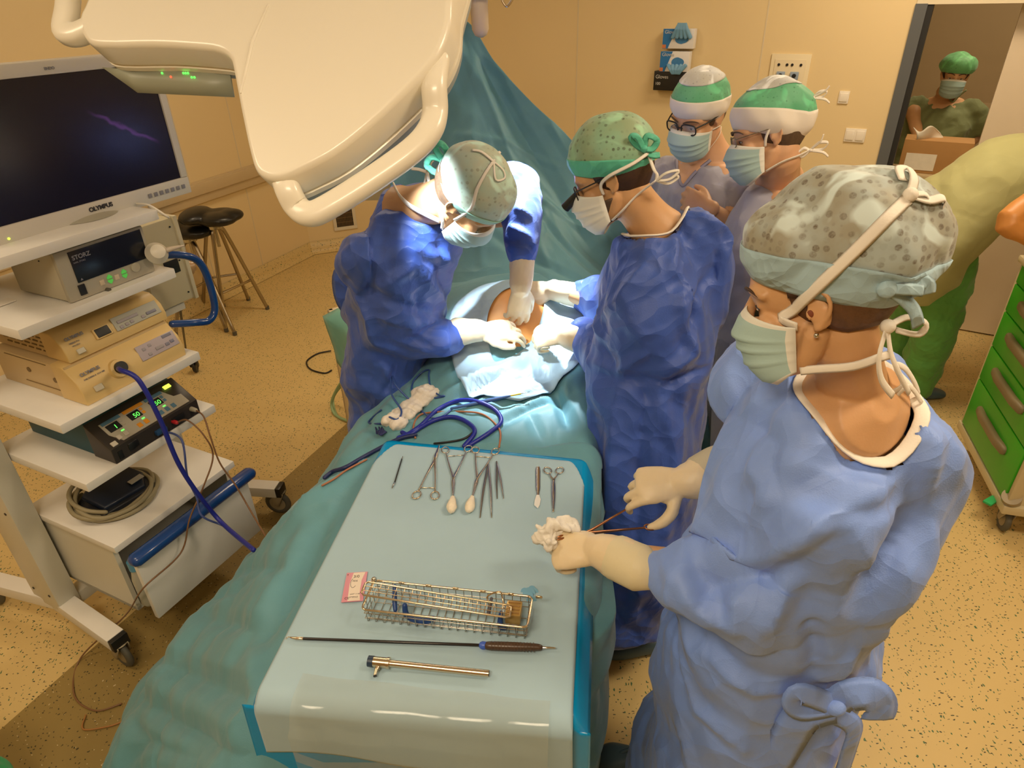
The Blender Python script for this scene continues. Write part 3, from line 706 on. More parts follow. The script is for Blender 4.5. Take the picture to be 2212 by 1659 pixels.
# ---------------- monitor
mp = CP(0, .12, 0)
def onM(px, py, b=.12):
    p = onplane(px, py, CP(0, b, 0), cb); q_ = p - LC; return q_.dot(cu), p.z
br = onM(406, 414); tr = onM(337, 112); bl = onM(0, 533); ib = onM(391, 400); it = onM(333, 172)
ma1 = br[0]; ma0 = ma1 - .68; mz0 = br[1]; mz1 = onM(337, 108)[1]
fz = lambda a: mz0
mon = thing('monitor', 'large white-framed flat monitor with dark screen on top of the video cart', 'monitor', CP((ma0 + ma1) / 2, .12, 1.47))
fwb = .024; tb_ = .034; bb = .052
mb = MB()
for lo, hi in [((ma0, .10, mz0), (ma1, .16, mz0 + bb)), ((ma0, .10, mz1 - tb_), (ma1, .16, mz1)), ((ma0, .10, mz0 + bb), (ma0 + fwb, .16, mz1 - tb_)), ((ma1 - fwb, .10, mz0 + bb), (ma1, .16, mz1 - tb_))]: cbox(mb, lo, hi, .004)
cbox(mb, (ma0 + .004, .13, mz0 + .004), (ma1 - .004, .19, mz1 - .004), .01)
mb.build('bezel', mat('monitor_frame', (.62, .60, .55), .35), mon)
SCR = bpy.data.materials.new('dark_screen'); SCR.use_nodes = True
def screen_nodes():
    nt = SCR.node_tree; b = nt.nodes['Principled BSDF']; N = nt.nodes.new; Lk = nt.links.new
    b.inputs['Base Color'].default_value = (.004, .004, .006, 1); b.inputs['Roughness'].default_value = .25
    tc = N('ShaderNodeTexCoord')
    def dot(v, off):
        d = N('ShaderNodeVectorMath'); d.operation = 'DOT_PRODUCT'; d.inputs[1].default_value = v; Lk(tc.outputs['Object'], d.inputs[0])
        a = N('ShaderNodeMath'); a.operation = 'ADD'; a.inputs[1].default_value = off; Lk(d.outputs['Value'], a.inputs[0]); return a.outputs[0]
    o_ = CP((ma0 + ma1) / 2, .12, 1.47)
    p1 = onM(180, 237, .105); p2 = onM(350, 312, .105)
    c1 = CP(p1[0], .105, p1[1]) - o_; c2 = CP(p2[0], .105, p2[1]) - o_; d = (c2 - c1); L_ = d.length; d.normalize(); nn = d.cross(cb).normalized()
    al = dot(d, -c1.dot(d)); ac = dot(nn, -c1.dot(nn))
    nz = N('ShaderNodeTexNoise'); nz.inputs['Scale'].default_value = 22; Lk(tc.outputs['Object'], nz.inputs['Vector'])
    m1 = N('ShaderNodeMath'); m1.operation = 'MULTIPLY_ADD'; m1.inputs[1].default_value = .03; m1.inputs[2].default_value = -.015; Lk(nz.outputs['Fac'], m1.inputs[0])
    a2 = N('ShaderNodeMath'); a2.operation = 'ADD'; Lk(ac, a2.inputs[0]); Lk(m1.outputs[0], a2.inputs[1])
    ab = N('ShaderNodeMath'); ab.operation = 'ABSOLUTE'; Lk(a2.outputs[0], ab.inputs[0])
    mr = N('ShaderNodeMapRange'); mr.inputs[1].default_value = .0; mr.inputs[2].default_value = .009; mr.inputs[3].default_value = 1; mr.inputs[4].default_value = 0; mr.interpolation_type = 'SMOOTHSTEP'; Lk(ab.outputs[0], mr.inputs[0])
    e1 = N('ShaderNodeMapRange'); e1.inputs[1].default_value = 0; e1.inputs[2].default_value = L_ * .3; e1.interpolation_type = 'SMOOTHSTEP'; Lk(al, e1.inputs[0])
    e2 = N('ShaderNodeMapRange'); e2.inputs[1].default_value = L_ * .8; e2.inputs[2].default_value = L_; e2.inputs[3].default_value = 1; e2.inputs[4].default_value = 0; e2.interpolation_type = 'SMOOTHSTEP'; Lk(al, e2.inputs[0])
    x1 = N('ShaderNodeMath'); x1.operation = 'MULTIPLY'; Lk(mr.outputs[0], x1.inputs[0]); Lk(e1.outputs[0], x1.inputs[1])
    x2 = N('ShaderNodeMath'); x2.operation = 'MULTIPLY'; Lk(x1.outputs[0], x2.inputs[0]); Lk(e2.outputs[0], x2.inputs[1])
    x3 = N('ShaderNodeMath'); x3.operation = 'MULTIPLY_ADD'; x3.inputs[1].default_value = .11; x3.inputs[2].default_value = .003; Lk(x2.outputs[0], x3.inputs[0])
    b.inputs['Emission Color'].default_value = (.45, .12, .62, 1); Lk(x3.outputs[0], b.inputs['Emission Strength'])
screen_nodes()
cbox(MB(), (ma0 + fwb, .106, mz0 + bb), (ma1 - fwb, .115, mz1 - tb_)).build('screen', SCR, mon)
logo_a = onM(196, 466, .10)[0]
text('OLYMPUS', .017, CP(logo_a, .0985, mz0 + .028), cu, Zu, M_['text_dark'], mon, bold=.0006)
text('OEV261H', .007, CP(logo_a + .015, .0985, mz0 + .014), cu, Zu, M_['text_grey'], mon)
text('ENDO', .010, CP(logo_a + .01, .0985, mz1 - .022), cu, Zu, M_['text_grey'], mon)
kb = MB()
for k in range(7): kb.box(CP(ma1 - .155 + k * .021, .098, mz0 + .026), (.012, .012, .003), Matrix((cu, Zu, -cb)).transposed(), .001)
kb.build('button', M_['text_grey'], mon)
la = onM(22, 524, .10); MB().cyl(CP(la[0], .099, mz0 + .02), CP(la[0], .0975, mz0 + .02), .003).build('power_light', M_['led_yellow'], mon)
nk = (onM(195, 470)[0])
MB().chain([(CP(nk, .15, 1.471), .095, .085), (CP(nk, .15, 1.475), .085, .075)], 30, ref=cu, dome=(.05, .10)).cyl(CP(nk, .165, 1.475), CP(nk, .165, mz0 + .02), .045).build('stand', mat('monitor_stand_grey', (.42, .40, .32), .35), mon, smooth=False)
for a_, nm in ((ma1 - .03, 'clip'),):
    pass
ck = mat('white_cable', (.85, .80, .70), .4)
q1_ = CP(SW - .03, .12, 1.49)
tag(MB().tube([CP(SW + .01, .10, 1.475), CP(SW - .0, .03, 1.48), CP(SW + .01, -.02, 1.45), CP(SW + .04, .02, 1.435), CP(SW + .06, .12, 1.45)], .003, 8, 8).build('cable', ck, smooth=True), 'thin white cable looped over the corner of the top cart shelf', 'cable')
# ---------------- insufflator (STORZ), shelf 2
def face_text(s, size, a, z, b, m, par, **k): return text(s, size, CP(a, b, z), cu, Zu, m, par, **k)
z0 = 1.286; A0, A1, B0, B1 = .168, .445, .035, .26
ins = thing('insufflator', 'grey medical device with dark display and green arrow keys on second shelf', 'medical device', CP((A0 + A1) / 2, (B0 + B1) / 2, z0))
H0 = .140
cbox(MB(), (A0, B0 + .006, z0 + .004), (A1, B1, z0 + H0), .006).build('housing', M_['device_grey'], ins)
cbox(MB(), (A0, B0 - .004, z0), (A1, B0 + .012, z0 + H0 + .004), .006).build('front_panel', mat('device_front_grey', (.42, .39, .31), .35), ins)
cbox(MB(), (A0 + .038, B0 - .0065, z0 + .048), (A1 - .012, B0 - .003, z0 + H0 - .004), .001).build('display', M_['panel_dark'], ins)
cbox(MB(), (A0 + .033, B0 - .008, z0 + .012), (A0 + .052, B0 - .003, z0 + .042), .001).build('power_switch', M_['black'], ins)
face_text('STORZ', .017, A0 + .044, z0 + H0 - .028, B0 - .0067, M_['text_grey'], ins, bold=.0004)
face_text('KARL STORZ', .006, A0 + .044, z0 + H0 - .038, B0 - .0067, M_['text_grey'], ins)
face_text('▲', .008, A0 + .046, z0 + .053, B0 - .0067, M_['text_grey'], ins)
for a_ in (.128, .175):
    aa = A0 + a_
    MB().prism([(-.008, 0), (.008, 0), (.008, .005), (0, .013), (-.008, .005)], CP(aa, B0 - .0045, z0 + .029), cu, Zu, -cb, .002).build('button', M_['green_key'], ins)
    MB().prism([(-.008, 0), (.008, 0), (.008, -.005), (0, -.013), (-.008, -.005)], CP(aa, B0 - .0045, z0 + .026), cu, Zu, -cb, .002).build('button', M_['green_key'], ins)
    cbox(MB(), (aa - .032, B0 - .0062, z0 + .018), (aa - .018, B0 - .0035, z0 + .033), .001).build('button', mat('key_cream', (.62, .52, .38), .4), ins)
MB().cyl(CP(A0 + .215, B0 - .002, z0 + .034), CP(A0 + .215, B0 - .008, z0 + .034), .014).build('connector', M_['device_grey'], ins)
MB().cyl(CP(A0 + .11, B0 - .0, z0 - .001 + .002), CP(A0 + .11, B0 - .015, z0 + .002), .006).build('foot', M_['rubber'], ins)
mb = MB(); 
for k in range(2): mb.cyl(CP(A0 - .002, B0 + .10 - .03 * k, z0 + .115), CP(A0 + .002, B0 + .10 - .03 * k, z0 + .115), .002)
mb.build('screw', M_['black'], ins)
# filter disc with nozzle in front of it
fc = CP(A1 + .002, B0 - .03, z0 + .060)
fl = thing('gas_filter', 'round white disc filter with a pointed nozzle beside the second shelf', 'filter', fc)
fn_ = (V((0, 0, CH)) - fc).normalized()
dn = (fn_ + V((.3, 0, .3))).normalized()
MB().chain([(fc - dn * .006, .030, .030), (fc, .033, .033), (fc + dn * .005, .030, .030)], 30, ref=cu).build('disc', mat('filter_white', (.72, .68, .58), .4), fl, smooth=False)
dux = dn.cross(Zu).normalized(); dux = -dux; duy = dn.cross(dux)
if duy.z < 0: duy = -duy
MB().chain([(fc + dux * .024 + dn * .007, .007), (fc + dux * .035 + dn * .014, .008), (fc + dux * .06 + dn * .018, .005), (fc + dux * .078 + dn * .02, .002)], 12).build('nozzle', mat('nozzle_grey', (.55, .47, .38), .3), fl, smooth=True)
text('98', .010, fc + dn * .0135 + duy * .010 - dux * .006, dn.cross(duy) * -1 if False else dux, duy, M_['text_dark'], fl)
text('70', .010, fc + dn * .0135 - duy * .020 - dux * .004, dux, duy, M_['text_dark'], fl)
# router-like dark box at the back of shelf 2
rt = thing('cable_bundle_box', 'dark round-cornered box with a tan band behind the insufflator on shelf two', 'device', CP(.08, .36, 1.286))
MB().chain([(CP(.07, .42, 1.29), .10, .10), (CP(.07, .42, 1.305), .11, .11)], 30).build('base', M_['black'], rt)
MB().chain([(CP(.07, .42, 1.31), .107, .107), (CP(.07, .42, 1.33), .107, .107)], 30).build('band', mat('tan_band', (.62, .42, .2), .4), rt)
MB().chain([(CP(.07, .42, 1.34), .11, .11), (CP(.07, .42, 1.38), .10, .10)], 30).build('lid', M_['black'], rt)
tag(MB().obox(LC, cu, cb, Zu, (.03, .20, 1.2861), (.12, .24, 1.290), .0015).build('paper_slip', M_['white_tie']), 'small paper slip lying on the second cart shelf', 'paper')
# ---------------- two beige units, shelf 3
def scoop_front(mb, A0, A1, B0, z0, h, lip):
    prof = [(0.05, 0), (-.0, 0.0), (-.004, .35 * h), (.006, .7 * h), (.03, h)]
    prof = [(B0 + x, z0 + z) for x, z in prof]
    rows = []
    for a in np.linspace(A0, A1, 9): rows.append([CP(a, b_, z_) for b_, z_ in prof])
    mb.grid(rows)
def beige_unit(name, label, A0, A1, B0, B1, z0, h, slope, model, hole):
    t = thing(name, label, 'medical device', CP((A0 + A1) / 2, (B0 + B1) / 2, z0))
    mb = MB(); mb.prism([(B0, z0), (B0 - .002, z0 + h * .25), (B0 + slope * .25, z0 + h * .62), (B0 + slope, z0 + h * .93), (B0 + slope + .012, z0 + h), (B0 + .06 + slope, z0 + h), (B0 + .06 + slope, z0)], CP(A0, 0, 0), cb, Zu, cu, A1 - A0, .004)
    mb.build('front_panel', M_['device_beige'], t)
    cbox(MB(), (A0 + .004, B0 + .05, z0), (A1 - .004, B1, z0 + h - .003), .002).build('housing', mat('housing_beige', (.62, .46, .24), .45, noise_amt=.05), t)
    # frame on the sloping face
    P0 = CP(0, B0 - .001, z0 + h * .24); P1 = CP(0, B0 + slope * .6, z0 + h * .78); up = (P1 - P0); hh = up.length; up.normalize(); out = cu.cross(up)
    if out.dot(cn) < 0: out = -out
    F = lambda a, v: P0 + cu * a + up * (v * hh) + out * (.0035 + .010 * (1 - (2 * v - 1) ** 2) * .35)
    return t, F, up, out
def facebox(F, up, out, a0, a1, v0, v1, th, m, name, par, r=.002):
    p = (F(a0, v0) + F(a1, v1)) / 2; hgt = (F(a0, v1) - F(a0, v0)).length
    return MB().box(p + out * th * .2, (a1 - a0, hgt, th), Matrix((cu, up, out)).transposed(), r, 3).build(name, m, par)
PUR = mat('key_field_lilac', (.44, .38, .42), .4); GRYF = mat('key_field_grey', (.42, .42, .36), .4); KD = mat('key_grey_blue', (.20, .20, .27), .4); KM = mat('key_muted', (.34, .31, .33), .4)
pr, F, up, out = beige_unit('light_source', 'lower beige OLYMPUS unit with round socket holding the thick blue cable'.replace('OLYMPUS ', ''), .10, .455, .022, .42, .991, .115, .05, '', True)
w = .355; a0 = .10
facebox(F, up, out, a0 + .205, a0 + .345, .25, .95, .004, PUR, 'key_panel', pr)
text('OLYMPUS', .014, F(a0 + .022, .82) + out * .002, cu, up, M_['text_grey'], pr, bold=.0004); text('EVIS EXERA II  CLV-180', .0065, F(a0 + .024, .62) + out * .002, cu, up, M_['text_grey'], pr)
sc = F(a0 + .128, .46)
s_ = MB().chain([(sc - out * .005, .030, .030), (sc + out * .010, .027, .027)], 30, ref=cu, dome=(.1, .12)).build('socket', M_['device_beige'], pr, smooth=False)
MB().cyl(sc + out * .005, sc + out * .024, .019, .018).build('socket_opening', M_['black'], s_)
facebox(F, up, out, a0 + .035, a0 + .062, .0, .26, .006, mat('key_white', (.62, .56, .42), .4), 'power_button', pr, .01)
for x_, v_ in ((.222, .72), (.245, .78), (.232, .42)): facebox(F, up, out, a0 + x_, a0 + x_ + .012, v_ - .08, v_ + .06, .0055, KM, 'button', pr)
for x_, x2, v_ in ((.262, .29, .5), (.298, .312, .48), (.317, .331, .52), (.300, .335, .85)): facebox(F, up, out, a0 + x_, a0 + x2, v_ - .08, v_ + .07, .0055, KD if x_ > .295 else KM, 'button', pr)
mb = MB()
for (b_, z_, r_) in ((.14, 1.05, .008), (.26, 1.06, .008)): mb.cyl(CP(a0 + .001, b_, z_), CP(a0 + .0055, b_, z_), r_)
for (b0_, b1_, z_) in ((.08, .30, 1.015), (.16, .36, 1.095)): cbox(mb, (a0 + .002, b0_, z_), (a0 + .0050, b1_, z_ + .0015))
mb.build('side_marks', mat('vent_brown', (.20, .13, .05), .6), pr)
up_t, F, up, out = beige_unit('video_processor', 'upper beige unit with dark card window stacked on the lower beige unit', .125, .465, .075, .44, 1.108, .085, .04, '', False)
a0 = .125
facebox(F, up, out, a0 + .165, a0 + .325, .15, .98, .004, GRYF, 'key_panel', up_t)
text('OLYMPUS', .013, F(a0 + .018, .80) + out * .002, cu, up, M_['text_grey'], up_t, bold=.0004); text('VISERA Pro', .0065, F(a0 + .022, .55) + out * .002, cu, up, M_['text_grey'], up_t); text('OTV-S7Pro', .005, F(a0 + .026, .38) + out * .002, cu, up, M_['text_grey'], up_t)
facebox(F, up, out, a0 + .098, a0 + .152, .18, .82, .007, M_['device_beige'], 'window_rim', up_t, .004); facebox(F, up, out, a0 + .103, a0 + .147, .24, .76, .0085, M_['black'], 'card_window', up_t, .003)
facebox(F, up, out, a0 + .030, a0 + .054, -.12, .18, .006, mat('key_white2', (.60, .56, .44), .4), 'power_button', up_t, .01)
for x_, x2, v_ in ((.178, .19, .30), (.197, .209, .33), (.215, .227, .36), (.178, .25, .62), (.255, .268, .35), (.275, .31, .42)): facebox(F, up, out, a0 + x_, a0 + x2, v_ - .09, v_ + .09, .0055, KD if x_ > .27 else KM, 'button', up_t)
mb = MB()
for r_ in range(4):
    for k in range(7): cbox(mb, (a0 + .002, .13 + k * .035 + .012 * (r_ % 2), 1.125 + r_ * .014), (a0 + .0052, .153 + k * .035 + .012 * (r_ % 2), 1.129 + r_ * .014), .0005)
mb.build('vent_slots', mat('vent_brown2', (.20, .13, .05), .6), up_t)
# ---------------- electrosurgical unit, shelf 4
es = thing('electrosurgical_unit', 'black and blue electrosurgery unit with green digit displays on fourth shelf', 'medical device', CP(.27, .2, .781))
A0, A1, B0, z0 = .105, .43, .004, .781
DK = mat('esu_dark', (.035, .028, .024), .42, noise_amt=.1); BLU = mat('esu_petrol_blue', (.01, .085, .12), .45)
MB().prism([(B0, z0), (B0, z0 + .052), (B0 + .095, z0 + .115), (B0 + .10, z0 + .115), (B0 + .10, z0)], CP(A0, 0, 0), cb, Zu, cu, A1 - A0, .003).build('front_panel', DK, es)
cbox(MB(), (A0 + .006, B0 + .09, z0), (A1 - .006, .43, z0 + .112), .004).build('housing', BLU, es)
P0 = CP(0, B0, z0 + .052); up = (CP(0, B0 + .095, z0 + .115) - P0); hh = up.length; up.normalize(); out = cu.cross(up)
if out.dot(cn) < 0: out = -out
F = lambda a, v: P0 + cu * a + up * (v * hh) + out * .0015
LG = mat('esu_label_grey', (.42, .38, .30), .4)
mb = MB(); mb.prism([(A0 + .05, .06 * hh), (A0 + .30, .06 * hh), (A0 + .30, .4 * hh), (A0 + .275, .45 * hh), (A0 + .255, .80 * hh), (A0 + .03, .80 * hh), (A0 + .03, .4 * hh)], P0 + out * .0005, cu, up, out, .002)
mb.build('label_field', LG, es)
BA = mat('esu_blue_band', (.09, .20, .30), .4); OR = mat('esu_orange_band', (.75, .30, .02), .4)
for a_, bw, m_, dg in ((.036, .062, BA, ' 1'), (.110, .07, OR, '50'), (.190, .064, BA, '50')):
    facebox(F, up, out, A0 + a_, A0 + a_ + bw, .70, .80, .0045, m_, 'band', es, .0005)
    facebox(F, up, out, A0 + a_ + .004, A0 + a_ + .044, .42, .66, .005, M_['black'], 'readout', es, .001)
    text(dg, .022, F(A0 + a_ + .016, .45) + out * .0035, cu, up, M_['led_green'], es, shear=.1)
    for j in range(2): facebox(F, up, out, A0 + a_ + .048, A0 + a_ + .057, .44 + .13 * j, .53 + .13 * j, .0045, LG if dg == ' 1' else (OR if dg == '50' and m_ is OR else BA), 'button', es, .001)
    for j in range(2 if m_ is not BA or dg == ' 1' else 3):
        facebox(F, up, out, A0 + a_ + .004 + .024 * j, A0 + a_ + .018 + .024 * j, .13, .27, .0045, mat('key_pale', (.55, .50, .42), .4) if dg == ' 1' else m_, 'button', es, .001)
    facebox(F, up, out, A0 + a_ + .030, A0 + a_ + .040, .31, .345, .0045, M_['led_green'], 'indicator_light', es, .0005)
facebox(F, up, out, A0 + .272, A0 + .298, .76, .88, .004, M_['led_yellow'], 'indicator_light', es, .003)
facebox(F, up, out, A0 + .012, A0 + .030, .04, .18, .004, mat('key_white3', (.65, .6, .5), .4), 'power_button', es, .001)
bo = CP(0, B0 - .001, z0)
cbox(MB(), (A0 + .016, B0 - .003, z0 + .008), (A0 + .030, B0 + .001, z0 + .036), .001).build('rocker_switch', M_['black'], es)
MB().chain([(CP(A0 + .055, B0 - .001, z0 + .026), .015, .003), (CP(A0 + .085, B0 - .001, z0 + .028), .015, .003)], 16, ref=Zu).build('socket', M_['black'], es)
cbox(MB(), (A0 + .145, B0 - .016, z0 + .016), (A0 + .185, B0, z0 + .032), .004).build('plug', mat('plug_blue', (.02, .07, .18), .4), es)
cbox(MB(), (A0 + .215, B0 - .006, z0 + .018), (A0 + .262, B0, z0 + .038), .002).build('socket', M_['black'], es)
MB().chain([(CP(A0 + .218, B0, z0 + .026), .007), (CP(A0 + .218, B0 - .018, z0 + .026), .007), ], 12).build('plug', M_['red'], es, smooth=True)
MB().chain([(CP(A0 + .295, B0, z0 + .03), .009), (CP(A0 + .295, B0 - .022, z0 + .03), .007)], 12).build('plug', mat('plug_grey', (.45, .42, .33), .4), es, smooth=True)
face_text('ERBE', .007, A0 + .10, z0 + .010, B0 - .001, M_['text_grey'], es) if False else None
# ---------------- foot pedal with coiled hoses on the box top
pd = thing('foot_pedal', 'dark blue black foot pedal lying inside the coiled hose on the lowest shelf', 'pedal', CP(.15, .22, .526))
R_ = Matrix((cu, cb, Zu)).transposed()
MB().prism([(-.10, -.07), (.08, -.09), (.13, -.02), (.12, .08), (-.02, .12), (-.11, .06)], CP(.17, .20, .527), cu, cb, Zu, .03, .006).build('base', mat('pedal_black', (.012, .014, .02), .45), pd)
MB().prism([(-.085, -.055), (.06, -.07), (.10, -.01), (.09, .06), (-.02, .09), (-.09, .045)], CP(.17, .20, .557), cu, (cb + Zu * .25).normalized(), (Zu - cb * .25).normalized(), .028, .012).build('tread', mat('pedal_navy', (.008, .015, .035), .35), pd)
MB().box(CP(.225, .16, .585), (.05, .022, .003), R_ @ Matrix.Rotation(.15, 3, 'X'), .001).build('pedal_label', mat('pedal_label_grey', (.4, .38, .33), .5), pd)
HOSE = mat('coiled_hose_grey', (.30, .26, .16), .5)
pts = []
for k in range(100):
    a_ = k / 99 * 2 * math.pi * 4.3 + 2; r_ = .118 + .012 * math.sin(a_ * 1.7) + .004 * (k % 7) / 7; lift = .010 + .0035 * (k / 99) * 20 * .35 + .03 * max(0, math.sin(a_ - .6)) * (.4 + k / 160)
    pts.append(CP(.165 + r_ * 1.05 * math.cos(a_), .205 + r_ * 1.0 * math.sin(a_), .527 + lift))
tag(MB().tube(pts, .0075, 8, 2).build('coiled_hose', HOSE, smooth=True), 'grey brown hose coiled around the foot pedal on the lowest cart shelf', 'hose')
# saline bottle at the drawer gap
bt = thing('bottle', 'clear plastic bottle with a light blue cap in the drawer gap of the cart', 'bottle', CP(.032, -.0, .24))
MB().chain([(CP(.036, .005, .25), .022), (CP(.036, .005, .36), .022), (CP(.036, .005, .395), .014), (CP(.036, .005, .41), .012)], 20).build('body', mat('bottle_plastic', (.62, .60, .50), .2, alpha=.75), bt, smooth=True)
MB().cyl(CP(.036, .005, .40), CP(.036, .005, .435), .017).build('cap', mat('cap_light_blue', (.12, .35, .55), .4), bt)
# ---------------- electrical cabinet with blue pipe handle, on the right end
eb = thing('electrical_cabinet', 'grey cream electrical cabinet with sockets on the far end of the cart', 'cabinet', CP(SW + .1, .25, 1.1))
e0 = onplane(300, 470, CP(0, .3, 0), cb)
EB = mat('cabinet_cream', (.62, .56, .38), .45, noise_amt=.03)
cbx = lambda px, py, b: (lambda p: ((p - LC).dot(cu), p.z))(onplane(px, py, CP(0, b, 0), cb))
ea0, ez1 = cbx(330, 455, .30); ea1, ez0 = cbx(425, 640, .30); ez1 = cbx(392, 462, .30)[1]
cbox(MB(), (ea0 - .10, .30, ez0), (ea1, .40, ez1), .006).build('housing', EB, eb)
cbox(MB(), (ea1 - .012, .292, ez0 - .004), (ea1 + .004, .41, ez1 + .004), .003).build('edge_trim', mat('cabinet_edge', (.70, .64, .46), .4), eb)
fa, fz_ = cbx(372, 580, .30)
cbox(MB(), (fa - .03, .296, fz_ - .02), (fa + .03, .302, fz_ + .03), .002).build('socket_plate', M_['black'], eb)
MB().cyl(CP(ea1 + .005, .35, fz_ - .04), CP(ea1 + .04, .35, fz_ - .04), .028).cyl(CP(ea1 + .04, .35, fz_ - .04), CP(ea1 + .055, .35, fz_ - .04), .02).build('inlet', mat('inlet_tan', (.45, .28, .13), .35), eb)
mb = MB()
for z_ in (ez1 - .03, (ez0 + ez1) / 2, ez0 + .03): mb.cyl(CP(ea1 - .03, .30, z_), CP(ea1 - .03, .297, z_), .003)
mb.build('screw', M_['black'], eb)
cbox(MB(), (SW + .03, .32, 1.0), (ea0 + .03, .36, ez1 - .06)).build('bracket', CPn, eb)
q = CP(ea1 - .03, .36, 0)
stp = at(402, 755, 0); MB().tube([CP(ea1 - .04, .35, ez0 + .01), (stp.x, stp.y, .01)], .006, 8, 1).build('support_rod', M_['rubber'], eb, smooth=True)
cc_ = at(425, 803, 0); caster((cc_.x, cc_.y, 0), .042, cart, M_['black'], M_['black'], (1, .2, 0), .09)
tag(MB().obox(at(385, 672, .95), cu, cb, Zu, (-.008, -.005, -.03), (.008, .005, .03)).build('red_tab', M_['red']), 'small red tab hanging by the blue pipe handle of the cart', 'tab') if False else None
# blue pipe handle
hz = .30
def onb(px, py, b): p = onplane(px, py, CP(0, b, 0), cb); return p
MB().tube([onb(352, 551, .10), onb(400, 552, .06), onb(432, 568, .05), onb(452, 610, .05), onb(464, 665, .05), onb(452, 692, .05), onb(420, 697, .06), onb(372, 700, .10)], .0125, 14, 8).build('handle', M_['blue_tube'], cart, smooth=True)
# ---------------- cables hanging from the cart to the drape
ss = sc + V((0, 0, 0))
tag(MB().tube([sc + out * 0, onb(262, 800, -.05), onb(300, 822, -.10), onb(345, 905, -.13), onb(385, 1000, -.14), onb(430, 1070, -.16), onb(480, 1130, -.20), at(548, 1188, .60)], .0075, 10, 8).build('cable', M_['blue_cable'], smooth=True), 'thick dark blue cable hanging from the lower beige unit to the drape', 'cable')
tag(MB().tube([CP(A0 + .165, B0 - .015, z0 + .024), onb(392, 950, -.10), onb(405, 1030, -.12), onb(425, 1075, -.13), onb(437, 1115, -.15), onb(490, 1140, -.2), at(543, 1186, .60)], .0035, 8, 8).build('cable', mat('pale_blue_cable', (.07, .10, .30), .4), smooth=True), 'thin pale blue cable from the electrosurgery unit to the drape', 'cable')
BRN = mat('brown_cable', (.22, .11, .05), .45)
tag(MB().tube([CP(A0 + .218, B0 - .018, z0 + .026), onb(405, 908, -.05), onb(440, 940, -.10), onb(460, 985, -.12), onb(440, 1050, -.12), onb(410, 1120, -.10), onb(390, 1195, -.08), onb(310, 1270, -.07), at(270, 1330, .18), at(175, 1420, .012), at(160, 1500, .006), at(205, 1535, .006), at(262, 1520, .006)], .0028, 6, 8).build('cable', BRN, smooth=True), 'thin brown cable hanging from the red plug down to the floor', 'cable')
tag(MB().tube([CP(A0 + .295, B0 - .02, z0 + .03), onb(440, 900, -.08), onb(455, 945, -.12), onb(475, 1000, -.14), onb(510, 1050, -.18), onb(545, 1110, -.25), at(575, 1160, .57)], .0028, 6, 8).build('cable', BRN, smooth=True), 'thin brown cable hanging from the grey plug to the drape', 'cable')
tag(MB().tube([at(185, 1545, .006), at(180, 1575, .006), at(230, 1570, .006), at(262, 1560, .006)], .0028, 6, 8).build('cable', mat('orange_cable', (.4, .18, .05), .5), smooth=True), 'thin orange brown cable lying on the floor left of the drape', 'cable')
# ================================================================ SURGICAL LAMPS
LN = V((-.2, -.7, .69)).normalized(); LP0 = V((0, 0, CH)) + ray(620, 200) * 1.2
LX = LN.cross(Zu).normalized()
if LX.x < 0: LX = -LX
LY = LN.cross(LX)
if LY.z < 0: LY = -LY
def L2(px, py, off=0.0):
    p = onplane(px, py, LP0 + LN * off, LN) - LP0; return (p.dot(LX), p.dot(LY))
def L3(px, py, off=0.0): return onplane(px, py, LP0 + LN * off, LN)
lamp = thing('surgical_lamp', 'large cream surgical lamp head with two grip bars hanging over the room at upper left', 'lamp', LP0)
oc = [(186, -5), (168, 40), (180, 82), (215, 96), (330, 95), (420, 100), (468, 106), (492, 122), (500, 150), (516, 235), (536, 330), (550, 368), (575, 384), (605, 384), (650, 365), (720, 328), (800, 265), (870, 200), (930, 138), (958, 90), (972, 40), (975, -10)]
P2 = [L2(*q) for q in oc]
# continue the outline above the frame (rounded top of the head)
xr, yr = P2[-1]; xl, yl = P2[0]
top = [(xr + .0, yr + .10), (xr - .05, yr + .22), (xr - .18, yr + .33), ((xr + xl) / 2 + .05, yr + .38), (xl + .15, yr + .33), (xl + .03, yr + .22), (xl - .01, yr + .10)]
def rnd(poly, n=3):
    out = []
    m_ = len(poly)
    for i in range(m_):
        p0_, p1_, p2_, p3_ = [V((*poly[(i + j) % m_], 0)) for j in (-1, 0, 1, 2)]
        for k in range(n):
            t_ = k / n; q_ = 0.5 * ((2 * p1_) + (p2_ - p0_) * t_ + (2 * p0_ - 5 * p1_ + 4 * p2_ - p3_) * t_ * t_ + (3 * p1_ - p0_ - 3 * p2_ + p3_) * t_ ** 3); out.append((q_.x, q_.y))
    return out
poly = rnd(P2 + top, 3)
def inset(poly, d):
    c = V((sum(p[0] for p in poly) / len(poly), sum(p[1] for p in poly) / len(poly)))
    n_ = len(poly); out = []
    for i in range(n_):
        a = V(poly[i - 1]); b = V(poly[(i + 1) % n_]); t_ = (b - a).normalized(); nn = V((t_.y, -t_.x))
        out.append((poly[i][0] + nn.x * d * SGN, poly[i][1] + nn.y * d * SGN))
    return out
ar = sum(poly[i][0] * poly[(i + 1) % len(poly)][1] - poly[(i + 1) % len(poly)][0] * poly[i][1] for i in range(len(poly)))
SGN = 1 if ar < 0 else -1
lev = [(.012, .0), (.004, -.003), (0, -.012), (0, -.058), (.003, -.062), (.003, -.064), (-.001, -.066), (.0, -.078)]
def ringrows(levels): return [[LP0 + LX * x + LY * y + LN * z for x, y in inset(poly, d)] for d, z in levels]
LM = mat('lamp_cream_enamel', (.93, .88, .75), .3, coat=.25)
mb = MB(); rows = ringrows(lev); mb.grid(rows, True)
mb.bm.verts.ensure_lookup_table(); mb.bm.faces.new([mb.bm.verts[i] for i in range(len(poly))])
